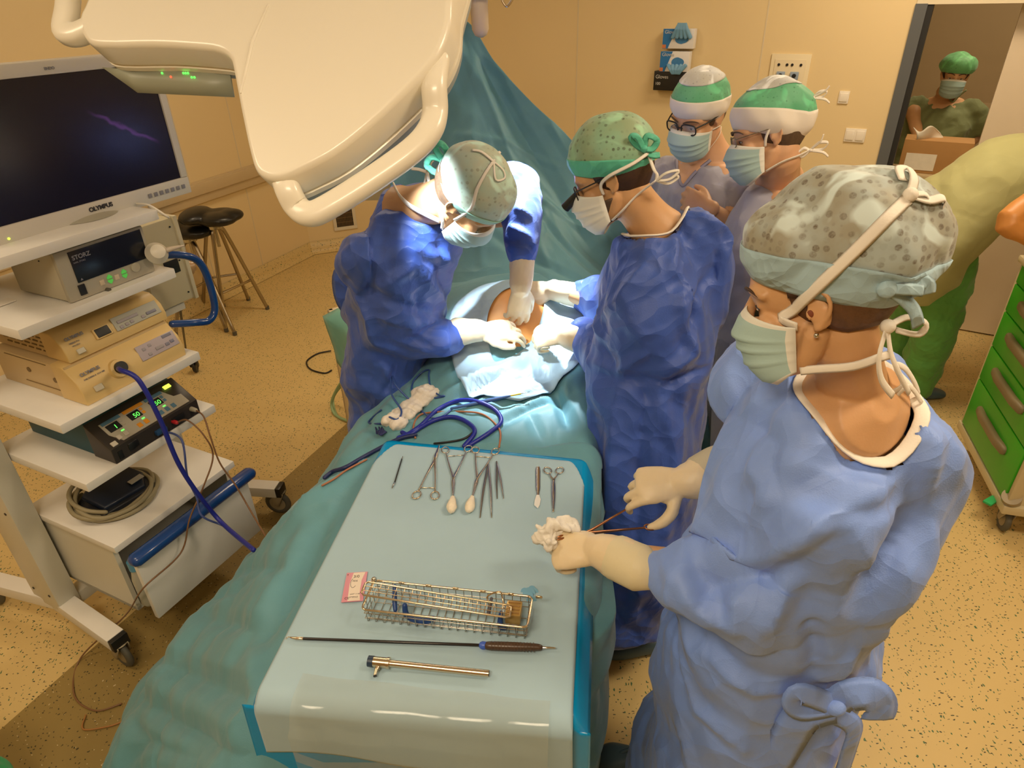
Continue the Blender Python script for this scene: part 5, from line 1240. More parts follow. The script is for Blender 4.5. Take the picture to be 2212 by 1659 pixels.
c0_ = ti(1162, 1080); MB().prism([((p - c0_).x, (p - c0_).y) for p in bp_], c0_ + Zu * .001, V((1, 0, 0)), V((0, 1, 0)), Zu, .0008).build('blade', mat('blade_bright', (.92, .92, .9), .5, .3), sc_)
clamp('straight steel surgical scissors, rightmost instrument of the row', (1183, 1017), (1209, 1017), .0115, (1196, 1040), (1195, 1106), ST, ratchet=False, name='scissors', jaw=.0032)
el = thing('electrode', 'thin black electrode with silver tip, leftmost item of the instrument row', 'electrode', ti(860, 1015))
MB().tube([ti(868, 992, .001), ti(852, 1044, .001)], .0017, 8, 1).build('shaft', M_['black'], el, smooth=True)
MB().tube([ti(870, 986, .001), ti(868, 993, .001)], .0011, 8, 1).build('pin', ST, el, smooth=True)
MB().chain([(ti(852, 1043, .001), .002), (ti(850, 1048, .001), .0022), (ti(847, 1055, .001), .0008)], 8).build('tip', M_['chrome'], el, smooth=True)
# ---- wire basket
O = at(791, 1345, IZ); E1 = at(1137, 1384, IZ); top_fl = at(789, 1301, IZ + .042); top_bl = at(794, 1256, IZ + .042)
bxd = (E1 - O); BLn = bxd.length; bxd.normalize(); byd = V((-bxd.y, bxd.x, 0)); BD = .068; BH = .040
bk = thing('wire_basket', 'gold toned steel wire basket with an open lid on the instrument stand', 'basket', O)
def BP(x, y, z): return O + bxd * x + byd * y + Zu * z
W1 = mat('basket_wire', (.74, .62, .44), .2, 1.0)
def rrect(x0, x1, y0, y1, r, n=4, z=0.0, f=BP):
    out = []
    for cx_, cy_, a0_ in ((x1 - r, y1 - r, 0), (x0 + r, y1 - r, 90), (x0 + r, y0 + r, 180), (x1 - r, y0 + r, 270)):
        for k in range(n + 1): a_ = math.radians(a0_ + 90 * k / n); out.append(f(cx_ + r * math.cos(a_), cy_ + r * math.sin(a_), z))
    return out
mb = MB()
mb.chain([(p, .0024) for p in rrect(-.003, BLn + .003, -.003, BD + .003, .01, z=BH)], 8, closed=True)
mb.build('rim', W1, bk, smooth=True)
mb = MB(); nb = 19
for k in range(nb + 1):
    x = .004 + (BLn - .008) * k / nb; mb.chain([(p, .00095) for p in (BP(x, 0, BH), BP(x, 0, .006), BP(x, .004, .001), BP(x, BD - .004, .001), BP(x, BD, .006), BP(x, BD, BH))], 6, sub=0)
for y_, z_ in ((0, .013), (0, .027), (BD, .013), (BD, .027), (.012, .001), (.03, .001), (.05, .001)): mb.chain([(BP(.0, y_, z_), .00095), (BP(BLn, y_, z_), .00095)], 6)
for x_ in (0, BLn):
    for z_ in (.013, .027): mb.chain([(BP(x_, 0, z_), .00095), (BP(x_, BD, z_), .00095)], 6)
    for y_ in (.017, .034, .051): mb.chain([(BP(x_, y_, 0.001), .00095), (BP(x_, y_, BH), .00095)], 6)
mb.build('wire_mesh', mat('mesh_wire_grey', (.50, .48, .42), .25, 1.0), bk, smooth=True)
# lid frame lying askew on the rim
la_, lb_, lc2, ld_ = at(779, 1284, IZ + .058), at(791, 1256, IZ + .060), at(1104, 1308, IZ + .052), at(1101, 1335, IZ + .05)
def LP(u, v): return la_.lerp(ld_, u).lerp(lb_.lerp(lc2, u), v)
lid = MB().chain([(p, .0021) for p in [LP(*q) for q in ((.02, 0), (.5, 0), (.97, 0), (1, .15), (1, .85), (.97, 1), (.5, 1), (.02, 1), (0, .85), (0, .15))]], 8, closed=True).build('lid', W1, bk, smooth=True)
mb = MB()
for k in range(1, 18): mb.chain([(LP(k / 18, .0), .0009), (LP(k / 18, 1), .0009)], 6)
for v_ in (.33, .66): mb.chain([(LP(0.0, v_), .0009), (LP(1, v_), .0009)], 6)
mb.build('lid_mesh', W1, lid, smooth=True)
mb = MB(); 
mb.tube([at(1058, 1304, IZ + .05), at(1053, 1288, IZ + .06), at(1079, 1278, IZ + .075), at(1085, 1290, IZ + .06), at(1089, 1312, IZ + .05)], .0016, 8); mb.build('latch', W1, lid, smooth=True)
mb = MB().chain([(at(808, 1252, IZ + .06), .006, .006), (at(808, 1251, IZ + .064), .005, .005)], 12); mb.build('knob', M_['chrome'], lid, smooth=True)
mb = MB()
for k in range(6): mb.chain([(BP(.05 + .055 * k, BD + .003, BH), .0022, .004), (BP(.06 + .055 * k, BD + .003, BH), .0022, .004)], 8)
mb.build('hinge_clip', W1, bk, smooth=True)
SIL = mat('silicone_blue', (.015, .06, .24), .4)
MB().chain([(BP(.075, .022, .035), .005), (BP(.078, .016, .016), .006), (BP(.095, .012, .010), .006), (BP(.12, .012, .010), .006), (BP(.132, .012, .018), .006)], 12, sub=4).build('silicone_holder', SIL, bk, smooth=True)
MB().chain([(BP(.046, .055, .048), .004), (BP(.050, .035, .030), .005), (BP(.055, .02, .02), .004)], 10, sub=4).build('silicone_holder', SIL, bk, smooth=True)
MB().chain([(BP(.262, .03, .034), .004), (BP(.262, .018, .012), .006), (BP(.272, .016, .010), .005)], 10, sub=4).build('silicone_holder', SIL, bk, smooth=True)
MB().chain([(BP(.240, .052, .045), .003), (BP(.238, .03, .030), .004)], 10, sub=2).build('silicone_holder', mat('silicone_grey', (.10, .10, .13), .5), bk, smooth=True)
cbp = BP(.285, .04, .012)
MB().box(cbp + Zu * .014, (.030, .036, .026), Matrix((bxd, byd, Zu)).transposed(), .003).build('small_case', mat('case_amber', (.55, .36, .12), .3, .5), bk)
mb = MB()
for k in range(4): mb.box(cbp + Zu * .0278 + byd * (-.012 + .008 * k), (.024, .003, .0015), Matrix((bxd, byd, Zu)).transposed())
mb.build('case_ribs', mat('case_amber_dark', (.3, .17, .05), .4), bk)
# ---- suture packet
sp = thing('suture_packet', 'pink and white printed suture packet lying by the left end of the wire basket', 'packet', ti(762, 1270))
q0, q1_, q2_, q3_ = ti(743, 1239), ti(788, 1236), ti(782, 1301), ti(737, 1302)
sx = (q1_ - q0).normalized(); sy = V((-sx.y, sx.x, 0)); Wp, Hp = (q1_ - q0).length, (q0 - q3_).length
MB().obox(q3_, sx, sy, Zu, (0, 0, 0), (Wp, Hp, .0014), .0005).build('wrapper', mat('packet_pink', (.66, .28, .36), .4), sp)
MB().prism([(Wp * .28, Hp * .02), (Wp * .86, Hp * .02), (Wp * .78, Hp * .3), (Wp * .78, Hp * .7), (Wp * .9, Hp * .98), (Wp * .34, Hp * .98), (Wp * .24, Hp * .6)], q3_ + Zu * .0013, sx, sy, Zu, .0004).build('printed_label', mat('packet_cream', (.78, .68, .58), .5), sp)
for s_, x_, y_, z2 in (('3/0', .36, .80, .010), ('PDS', .36, .66, .006), ('CE', .12, .08, .008), ('LOT 1147', .34, .22, .005), ('STERILE', .34, .12, .005), ('2', .05, .9, .005)):
    text(s_, z2, q3_ + sx * Wp * x_ + sy * Hp * y_ + Zu * .0018, sx, sy, M_['text_dark'], sp, depth=.0001)
MB().tube([q3_ + sx * Wp * (.42 + .14 * math.cos(a_)) + sy * Hp * (.62 + .16 * math.sin(a_)) + Zu * .0019 for a_ in [2.0 + k * .45 for k in range(9)]], .0004, 5, 2).build('needle_drawing', M_['text_dark'], sp, smooth=True)
# ---- hook electrode
hk = thing('hook_electrode', 'long black laparoscopic hook instrument with a ribbed brown handle', 'instrument', ti(900, 1388))
def zz(p, z_): p = p.copy(); p.z = IZ + z_; return p
a_, b_ = ti(641, 1379, .003), ti(1046, 1394, .006)
MB().tube([a_, b_], .0028, 12, 1).build('shaft', mat('shaft_black', (.015, .012, .012), .25), hk, smooth=True)
MB().chain([(ti(655, 1379.5, .003), .003), (ti(640, 1379, .003), .0030), (ti(628, 1377, .003), .0015)], 10).tube([ti(630, 1377, .003), ti(622, 1376, .003), ti(618, 1380, .002)], .0009, 6).build('hook_tip', SG, hk, smooth=True)
MB().chain([(ti(1042, 1394, .007), .0075), (ti(1050, 1394.3, .007), .0068)], 16).build('collar', mat('collar_blue', (.05, .12, .55), .35), hk, smooth=False)
hb_ = MB().chain([(ti(1049, 1394.5, .008), .0058), (ti(1058, 1395, .008), .0078), (ti(1110, 1397, .008), .0082), (ti(1155, 1398, .008), .0068), (ti(1167, 1399, .008), .0058)], 18, sub=3).build('handle', mat('handle_brown', (.065, .035, .02), .35), hk, smooth=True)
mb = MB()
for k in range(14): mb.chain([(p, .0006) for p in ringpts(ti(1062 + k * 7, 1395.2 + k * .25, .008), .0082, .0082, Zu, V((0, 1, 0)), 18)], 6, closed=True)
mb.build('handle_ribs', mat('handle_rib', (.10, .055, .03), .4), hk, smooth=True)
MB().chain([(ti(1166, 1399, .008), .0030), (ti(1185, 1399.5, .008), .0026), (ti(1199, 1400, .008), .0016)], 10).build('pin', M_['chrome'], hk, smooth=True)
# ---- trocar
_g = M_['gold']; tr_ = thing('trocar', 'brass coloured metal trocar tube with a dark blue cap and side tap', 'trocar', ti(925, 1442))
a_, b_ = ti(806, 1429, .010), ti(1056, 1455, .007); dd = (b_ - a_).normalized()
mb = MB().cyl(a_, a_ + dd * .028, .0092, n=28).cyl(a_ + dd * .026, a_ + dd * .031, .0102, n=28).cyl(a_ + dd * .02, b_, .0062, n=28)
mb.build('tube', M_['gold'], tr_, autos=40)
MB().cyl(a_ - dd * .009, a_ + dd * .001, .0098, n=28).build('cap', mat('cap_navy', (.02, .04, .08), .4), tr_)
mb = MB().cyl(b_, b_ + dd * .0006, .0050, n=24); mb.build('tube_mouth', M_['black'], tr_)
st_ = ti(810, 1459, .004); mb = MB().cyl(a_ + dd * .012, a_.lerp(st_, .55) + dd * .005, .0042).cyl(a_.lerp(st_, .5) + dd * .005, st_, .0036, .0028); mb.build('side_tap', M_['gold'], tr_)
MB().cyl(st_, st_ + (st_ - a_).normalized() * .002, .0032).build('tap_end', M_['black'], tr_)
# ================================================================ CABLES AND GAUZE ON THE DRAPE
BC = M_['blue_cable']
def dcable(pts, r, m, label, sub=7, up=None):
    P = [onD(px, py, (r + .004) if up is None else up) if len(q) == 2 else onD(px, py, q[2]) for q in pts for px, py in [q[:2]]]
    return tag(MB().tube(P, r, 10, sub).build('cable', m, smooth=True), label, 'cable')
dcable([(862, 952), (880, 945), (912, 925), (946, 893), (988, 873), (1030, 872), (1068, 890), (1081, 914), (1058, 940), (1012, 962)], .0065, BC, 'thick royal blue cable in the outer loop on the drape above the table')
dcable([(870, 940), (886, 945), (910, 930), (946, 912), (983, 907), (1014, 921), (1025, 940), (1003, 962)], .0065, BC, 'thick royal blue cable in the inner loop on the drape above the table')
OB = mat('orange_brown_cable', (.38, .15, .07), .45)
dcable([(899, 950), (894, 926), (904, 903), (932, 895), (1002, 893), (1044, 899), (1072, 923), (1081, 942), (1078, 966)], .0028, OB, 'orange brown cable arching over the blue loops on the drape')
dcable([(1027, 933), (1005, 950), (975, 958), (940, 962)], .003, M_['black'], 'short dark cable crossing the blue loops')
dcable([(697, 1052), (722, 1038), (750, 1019), (792, 997)], .0028, OB, 'orange brown cable running along the drape left of the instrument stand')
dcable([(705, 1038), (722, 1025), (748, 1017), (795, 990), (860, 955), (900, 945)], .006, mat('navy_cable', (.01, .02, .10), .45), 'navy cable sliding down the drape left of the instrument stand')
pn = thing('diathermy_pencil', 'slim blue diathermy pencil with a yellow collar on the drape', 'pencil', onD(1040, 876))
pa_, pb_ = onD(977, 889, .010), onD(1100, 864, .030)
MB().chain([(pa_, .004, .004), (pa_.lerp(pb_, .3), .006, .005), (pa_.lerp(pb_, .6), .0065, .006), (pb_, .003, .003)], 12, sub=4).build('body', mat('pencil_blue', (.05, .12, .32), .35), pn, smooth=True)
pc_ = onD(1117, 860, .031); MB().chain([(pb_, .0028), (pc_, .0024)], 10).build('collar', mat('pencil_yellow', (.75, .50, .02), .4), pn, smooth=True)
MB().chain([(pc_, .0012), (onD(1140, 855, .031), .0008)], 8).build('blade', M_['chrome'], pn, smooth=True)
dcable([(977, 889), (960, 902), (940, 908), (918, 896), (885, 868), (855, 832, .05), (846, 806, .08), (844, 820, .07), (850, 870, .03), (866, 906, .03), (862, 924, .03), (845, 920, .03)], .0030, mat('steel_blue_cable', (.04, .09, .30), .4), 'thin blue wire of the pencil, looping up beside the gauze')
dcable([(826, 889), (800, 914), (822, 918), (842, 916)], .0030, mat('steel_blue_cable2', (.02, .06, .22), .4), 'thin navy wire bent in a hairpin left of the gauze')
dcable([(889, 845), (896, 826), (914, 808), (929, 802), (928, 815), (933, 838), (950, 856), (961, 856), (942, 862)], .0028, mat('steel_blue_cable3', (.03, .08, .28), .4), 'thin blue wire looping behind the gauze')
mb = MB()
for (px, py, rx) in ((850, 915, .034), (866, 898, .040), (884, 886, .040), (900, 872, .040), (916, 860, .042), (930, 852, .034), (862, 922, .030), (876, 904, .03)):
    mb.ell(onD(px, py, .012), (rx, rx * .8, .018), n=16, m=10)
me = remesh(mb.mesh(), .0035, 1)
displace(me, wrinkle(.011, 24, soft=.012, seed=4, amp2=.6))
gz = addobj('gauze_bundle', me, mat('gauze_cream', (.76, .70, .62), .9, noise_amt=.08, nscale=60, bump=.5, bscale=180)); tag(gz, 'crumpled cream gauze bundle with blue wire wound around it', 'gauze')
mb = MB(); 
for k in range(8): mb.tube([onD(815 + k * 2.5, 925 + (k % 3) * 4, .008), onD(822 + k, 937 + (k % 4) * 3, .014), onD(828 + k * 1.5, 928 + k, .008)], .0022, 6)
tag(mb.build('wire_tuft', mat('navy_tuft', (.02, .03, .14), .5), smooth=True), 'small knot of navy wire ends below the gauze', 'wire')
# ================================================================ PEOPLE
def hmat(c, f, up):
    y = V(f).normalized(); z = V(up); z = (z - y * z.dot(y)).normalized(); x = y.cross(z)
    M = Matrix((x, y, z)).transposed().to_4x4(); M.translation = V(c); return M
def scaled(M, s): return M @ Matrix.Scale(s, 4)
def add_head(mb, M, s=1.0, beard=0, neckbase=None, neck_r=.056):
    R = M.to_3x3().normalized()
    def E(c, r, tilt=0.0):
        mb.ell(M @ V(c), tuple(a * s for a in r), R @ Matrix.Rotation(tilt, 3, 'X'), 28, 18)
    def Ch(pts, n=14): mb.chain([(M @ V(p[0]), p[1] * s, (p[2] if len(p) > 2 else p[1]) * s) for p in pts], n, ref=R.col[0], sub=3)
    E((0, -.015, .032), (.075, .097, .086)); E((0, .028, .02), (.066, .066, .07)); E((0, .030, -.035), (.060, .058, .078)); E((0, .060, -.088), (.030, .028, .026))
    for q in (-1, 1):
        Ch([((q * .052, .000, -.045), .020), ((q * .044, .02, -.082), .020), ((q * .026, .060, -.100), .018)])
        E((q * .041, .062, -.032), (.024, .022, .024)); E((q * .033, .066, .000), (.0150, .0135, .0120))
        Ch([((q * .010, .084, .019), .0085), ((q * .034, .080, .024), .0085), ((q * .056, .062, .018), .008)])
        # ear: plate, rim and lobe
        E((q * .073, -.012, -.010), (.006, .016, .026), -.15)
        Ch([((q * .075, .002, .006), .0036), ((q * .078, -.002, .016), .0036), ((q * .081, -.014, .021), .0038), ((q * .084, -.026, .013), .0040), ((q * .083, -.027, -.006), .0040), ((q * .078, -.017, -.022), .0042), ((q * .075, -.008, -.032), .0058), ((q * .073, -.004, -.030), .0045)], 10)
        Ch([((q * .077, .003, -.008), .0034), ((q * .078, .001, -.016), .0034)], 8)
    Ch([((0, .088, .006), .0085), ((0, .100, -.014), .0095), ((0, .109, -.032), .0125)]); 
    for q in (-1, 1): E((q * .012, .094, -.036), (.010, .013, .009))
    E((0, .083, -.064), (.024, .014, .012)); E((0, .086, -.058), (.020, .012, .005)); E((0, .085, -.070), (.017, .012, .006))
    if neckbase is not None:
        a = M @ V((0, -.022, -.03)); b = M @ V((0, -.026, -.075)); c = V(neckbase)
        mb.chain([(a, neck_r * s), (b, neck_r * s), (b.lerp(c, .5), neck_r * s), (c, neck_r * 1.08 * s), (c + (c - b).normalized() * .04, neck_r * 1.3 * s)], 24, sub=3, dome=(.9, .3))
FING = [(-.031, .072, .0092, -.10), (-.0105, .080, .0095, -.03), (.0105, .075, .0092, .04), (.030, .060, .0082, .12)]
def add_hand(mb, wrist, d, back, side, curl=(.3, .4, .3), thumb=((.55, .80, -.35), (.25, .95, -.3), (.0, 1.0, -.3)), s=1.0, curls=None, wr=.028, rs=1.0, spread=1.0):
    wr *= rs; tips = []
    y = V(d).normalized(); z = V(back); z = (z - y * z.dot(y)).normalized(); x = y.cross(z)
    R = Matrix((x, y, z)).transposed()
    W = lambda p: V(wrist) + R @ (V(p) * s)
    q = side  # +1: thumb on +x
    mb.chain([(W((0, -.02, 0)), wr * s, wr * .8 * s), (W((0, .0, 0)), wr * .98 * s, wr * .76 * s), (W((0, .03, .001)), .035 * s * rs, .0175 * s * rs), (W((0, .062, .002)), .040 * s * rs, .0155 * s * rs), (W((0, .085, .001)), .039 * s * rs, .012 * s * rs)], 18, ref=x, sub=3)
    mb.ell(W((q * .022, .030, -.008)), (.019 * s * rs, .028 * s * rs, .015 * s * rs), R)
    for k, (bx, L, r, sp) in enumerate(FING):
        c = curls[k] if curls else curl
        p = V((-q * bx * -1 * -1 if False else bx * -q, .086 - abs(bx + .008) * .25, 0)); a = 0; yaw = -q * sp * spread
        pts = [(W(p - V((0, .022, 0))), r * 1.05 * s * rs)]; pts.append((W(p), r * 1.08 * s * rs))
        for j, f in enumerate((.47, .30, .23)):
            a += c[j]; dv = V((math.sin(yaw) * math.cos(a), math.cos(a) * math.cos(yaw), -math.sin(a)))
            p = p + dv * L * f; pts.append((W(p), r * (1.02 - .10 * (j + 1)) * s * rs))
        mb.chain(pts, 12, ref=x, sub=4); tips.append(pts[-1][0])
    p = V((q * .022, .018, -.006)); pts = [(W(p), .0145 * s * rs)]
    for dv, L, r in zip(thumb, (.036, .031, .026), (.0125, .0112, .0088)):
        v = V((dv[0] * q, dv[1], dv[2])).normalized(); p = p + v * L; pts.append((W(p), r * s * rs))
    mb.chain(pts, 12, sub=4); tips.append(pts[-1][0])
    return tips
def mask(M, s, parent, m, medge, low=0.0, name='face_mask'):
    nu, nv = 49, 30; rows = []
    yc = [(0, .103, -.004), (.10, .118, -.018), (.26, .131, -.040), (.55, .124, -.070), (.8, .113, -.105), (.93, .096, -.127), (1, .072, -.134)]
    def itp(t):
        for i in range(len(yc) - 1):
            if t <= yc[i + 1][0]:
                f = (t - yc[i][0]) / (yc[i + 1][0] - yc[i][0]); return yc[i][1] + f * (yc[i + 1][1] - yc[i][1]), yc[i][2] + f * (yc[i + 1][2] - yc[i][2])
        return yc[-1][1:]
    for i in range(nv):
        t = i / (nv - 1); y_, z_ = itp(t); xs = .074 - .008 * t; ys = .022 + .008 * t; zs = -.030 - .070 * t; row = []
        for j in range(nu):
            a = -math.pi / 2 + math.pi * j / (nu - 1); ca = max(0, math.cos(a)) ** .72
            saw = sum(((t - p0) / .09 if p0 < t < p0 + .09 else 0) for p0 in (.24, .44, .64)) * .0045 * min(1, ca * 1.5)
            p = V((xs * math.sin(a), ys + (y_ - ys) * ca, zs + (z_ - zs) * ca ** 1.3)); p += V((math.sin(a), math.cos(a), 0)) * saw
            row.append(M @ (p * s))
        rows.append(row)
    mb = MB().grid(rows)
    for f in mb.bm.faces:
        pass
    o = mb.build(name, [m, medge], parent, smooth=True, solid=.0015)
    k = 0
    for i in range(nv - 1):
        for j in range(nu - 1):
            if i < 2 or i >= nv - 2 or j < 1 or j >= nu - 2: o.data.polygons[k].material_index = 1
            k += 1
    L = [M @ (V(p) * s) for p in ((-.072, .020, -.030), (.072, .020, -.030), (-.062, .026, -.100), (.062, .026, -.100))]
    return o, L
def cap_grid(M, s, c, r, bf, bb, t0=0.0, t1=1.0, nu=80, nv=30, off=0.0, puff=0.0, seed=0, flat=0):
    """shell from the brim (height bf at the brow, bb at the nape) up to the crown; t0..t1 pick a band"""
    rows = []; WF = wrinkle(puff * .75, 11, (1, 1, .5), puff * 1.2, 5, (), .5)
    for i in range(nv):
        t = t0 + (t1 - t0) * i / (nv - 1); row = []
        for k in range(nu):
            a = 2 * math.pi * k / nu; sx, cy = math.sin(a), math.cos(a)
            zb = bf + (bb - bf) * (1 - cy) / 2
            e0 = math.asin(max(-.9, min(.9, (zb - c[2]) / r[2]))); e = e0 + (math.pi / 2 - e0) * t
            rr = math.cos(e); p = V((c[0] + (r[0] + off) * rr * sx, c[1] + (r[1] + off) * rr * cy, c[2] + (r[2] + off) * math.sin(e)))
            if t < .16: # gather toward the head at the brim
                g = 1 - t / .16; p.x *= 1 - .06 * g; p.y = (p.y - c[1]) * (1 - .05 * g) + c[1]
            n = V((sx * rr, cy * rr, math.sin(e)))
            if puff: 
                h = WF(p + V((seed * .37, 0, seed * .11)), n); p += n * h * min(1, t * 4 + .15)
            row.append(M @ (p * s))
        rows.append(row)
    return rows
def net_mat(name, c1, c2, sp, scale=70, thr=.35, alpha=.0):
    """thin non-woven cap: pale cloth with small embossed patches where the hair shows through"""
    m = bpy.data.materials.new(name); m.use_nodes = True; nt = m.node_tree; b = nt.nodes['Principled BSDF']; N = nt.nodes.new; L = nt.links.new
    b.inputs['Roughness'].default_value = .6; b.inputs['Sheen Weight'].default_value = .2
    tc = N('ShaderNodeTexCoord'); n1 = N('ShaderNodeTexNoise'); n1.inputs['Scale'].default_value = 14; n1.inputs['Detail'].default_value = 4; L(tc.outputs['Object'], n1.inputs[0])
    mx = N('ShaderNodeMix'); mx.data_type = 'RGBA'; mx.inputs[6].default_value = (*c1, 1); mx.inputs[7].default_value = (*c2, 1)
    cr = N('ShaderNodeMapRange'); cr.inputs[1].default_value = .38; cr.inputs[2].default_value = .62; L(n1.outputs[0], cr.inputs[0]); L(cr.outputs[0], mx.inputs[0])
    v = N('ShaderNodeTexVoronoi'); v.inputs['Scale'].default_value = scale; v.inputs['Randomness'].default_value = .55; L(tc.outputs['Object'], v.inputs[0])
    lt = N('ShaderNodeMapRange'); lt.inputs[1].default_value = thr - .12; lt.inputs[2].default_value = thr; lt.inputs[3].default_value = 1; lt.inputs[4].default_value = 0; L(v.outputs['Distance'], lt.inputs[0])
    n2 = N('ShaderNodeTexNoise'); n2.inputs['Scale'].default_value = 420; L(tc.outputs['Object'], n2.inputs[0])
    g = N('ShaderNodeMath'); g.operation = 'MULTIPLY'; L(lt.outputs[0], g.inputs[0]); L(n2.outputs[0], g.inputs[1]); sp_s = N('ShaderNodeSeparateColor'); L(v.outputs['Color'], sp_s.inputs[0]); gq = N('ShaderNodeMath'); gq.operation = 'MULTIPLY'; L(g.outputs[0], gq.inputs[0]); L(sp_s.outputs[0], gq.inputs[1]); g = gq
    g2 = N('ShaderNodeMath'); g2.operation = 'MULTIPLY'; g2.inputs[1].default_value = 1.7; g2.use_clamp = True; L(g.outputs[0], g2.inputs[0])
    n3 = N('ShaderNodeTexNoise'); n3.inputs['Scale'].default_value = 11; n3.inputs['Detail'].default_value = 2; n3.inputs['Distortion'].default_value = 1.2; L(tc.outputs['Object'], n3.inputs[0])
    r3 = N('ShaderNodeMapRange'); r3.inputs[1].default_value = .56; r3.inputs[2].default_value = .66; L(n3.outputs[0], r3.inputs[0])
    mx3 = N('ShaderNodeMix'); mx3.data_type = 'RGBA'; L(r3.outputs[0], mx3.inputs[0]); L(mx.outputs[2], mx3.inputs[6]); mx3.inputs[7].default_value = (*(min(1, c * 1.5) for c in c1), 1); mx = mx3
    iv = N('ShaderNodeMath'); iv.operation = 'SUBTRACT'; iv.inputs[0].default_value = 1; L(r3.outputs[0], iv.inputs[1]); gg = N('ShaderNodeMath'); gg.operation = 'MULTIPLY'; L(iv.outputs[0], gg.inputs[0]); L(g2.outputs[0], gg.inputs[1]); g2 = gg
    m2 = N('ShaderNodeMix'); m2.data_type = 'RGBA'; L(mx.outputs[2], m2.inputs[6]); m2.inputs[7].default_value = (*sp, 1); L(g2.outputs[0], m2.inputs[0]); L(m2.outputs[2], b.inputs['Base Color'])
    bp = N('ShaderNodeBump'); bp.inputs['Strength'].default_value = .35; bp.inputs['Distance'].default_value = .002; L(n1.outputs[0], bp.inputs['Height']); L(bp.outputs[0], b.inputs['Normal'])
    return m
def body(t, M, s, nb, sh, el, wr, hips, kn, an, torso, ax, voxel, skin, hands=None, neck_r=.056, s_arm=1.0, extra=None):
    mb = MB(); add_head(mb, M, s, neckbase=nb, neck_r=neck_r)
    mb.chain([(V(c), rx, ry) for c, rx, ry in torso], 28, ref=ax, sub=4)
    nbv = V(nb)
    for k in (0, 1):
        S, E_, W_ = V(sh[k]), V(el[k]), V(wr[k])
        mb.chain([(nbv.lerp(S, .45) - Zu * .062, .042), (S - Zu * .022, .046 * s_arm), (S.lerp(E_, .5), .045 * s_arm), (E_, .036 * s_arm), (E_.lerp(W_, .3), .035 * s_arm), (E_.lerp(W_, .7), .026 * s_arm), (W_, .0215 * s_arm, .019 * s_arm)], 18, sub=4)
        mb.chain([(V(hips[k]), .085), (V(hips[k]).lerp(V(kn[k]), .5), .072), (V(kn[k]), .052), (V(kn[k]).lerp(V(an[k]), .35), .052), (V(an[k]), .034)], 18, sub=4)
        f = V((0, 0, 0)) 
    if hands:
        for h in hands: add_hand(mb, **h)
    if extra: extra(mb)
    me = remesh(mb.mesh(), voxel, 3); o = addobj('body', me, skin, t)
    return o
def face_bits(t, M, s, hair, eyes=(-1, 1), iris=(.03, .02, .015), brow=True, brow_r=.0028):
    EW = mat('eye_white', (.75, .68, .60), .25); IR = mat('iris_dark', iris, .2)
    for q in eyes:
        e = MB().ell(M @ (V((q * .033, .0785, -.0045)) * s), (.0105 * s, .0035 * s, .0036 * s), M.to_3x3().normalized()).build('eye', EW, t, smooth=True)
        MB().ell(M @ (V((q * .032, .0812, -.0050)) * s), (.0042 * s, .0022 * s, .0036 * s), M.to_3x3().normalized()).build('iris', IR, e, smooth=True)
        MB().chain([(M @ (V((q * x, y, z)) * s), .0011 * s) for x, y, z in ((.022, .081, -.003), (.033, .0835, -.0005), (.046, .076, -.004))], 8, sub=4).build('eyelashes', M_['text_dark'], e, smooth=True)
        if brow: MB().chain([(M @ (V((q * x, y, z)) * s), brow_r * s * k, brow_r * s * k * .8) for x, y, z, k in ((.012, .0965, .020, .9), (.030, .0950, .028, 1.1), (.048, .083, .026, .9), (.058, .072, .018, .5))], 8, sub=4).build('eyebrow', hair, t, smooth=True)
def nape_hair(t, M, s, hm, lift=0.004, low=-.075):
    rows = []
    for i in range(14):
        z = .07 + (low - .07) * i / 13
        row = []
        for k in range(40):
            a = math.radians(65 + (295 - 65) * k / 39); rz = math.sqrt(max(.05, 1 - ((z - .032) / .125) ** 2))
            e = 1.0 if z > -.02 else 1 - ((-.02 - z) / .3)
            row.append(M @ (V(((.079 + lift) * rz * math.sin(a) * e, -.015 + (.101 + lift) * rz * math.cos(a) * e, z + (.03 * max(0, math.cos(a) + .35) if i > 6 else 0))) * s))
        rows.append(row)
    return MB().grid(rows).build('hair', hm, t, smooth=True, solid=.003)
def cloth_blob(name, mb, m, t, voxel, wf, smooth=5, pf=None):
    me = remesh(mb.mesh(), voxel, smooth); me.update()
    if pf:
        rf = ridges(BVHTree.FromPolygons([v.co[:] for v in me.vertices], [p.vertices[:] for p in me.polygons]), pf)
        displace(me, lambda p, n: rf(p) + wf(p, n))
    elif wf: displace(me, wf)
    return addobj(name, me, m, t)
def bvh_of(objs):
    vs, ps = [], []
    for o in objs:
        off = wloc(o.parent) if o.parent else V(); n0 = len(vs)
        vs += [tuple(v.co + off) for v in o.data.vertices]; ps += [tuple(i + n0 for i in p.vertices) for p in o.data.polygons]
    return BVHTree.FromPolygons(vs, ps)
def hit(bv, px, py, up=.003, fallback=None):
    r = ray(px, py).normalized(); h = bv.ray_cast(V((0, 0, CH)), r)
    if h[0] is None: return fallback if fallback is not None else None
    n = h[1] if h[1].dot(r) < 0 else -h[1]
    return h[0] + n * up
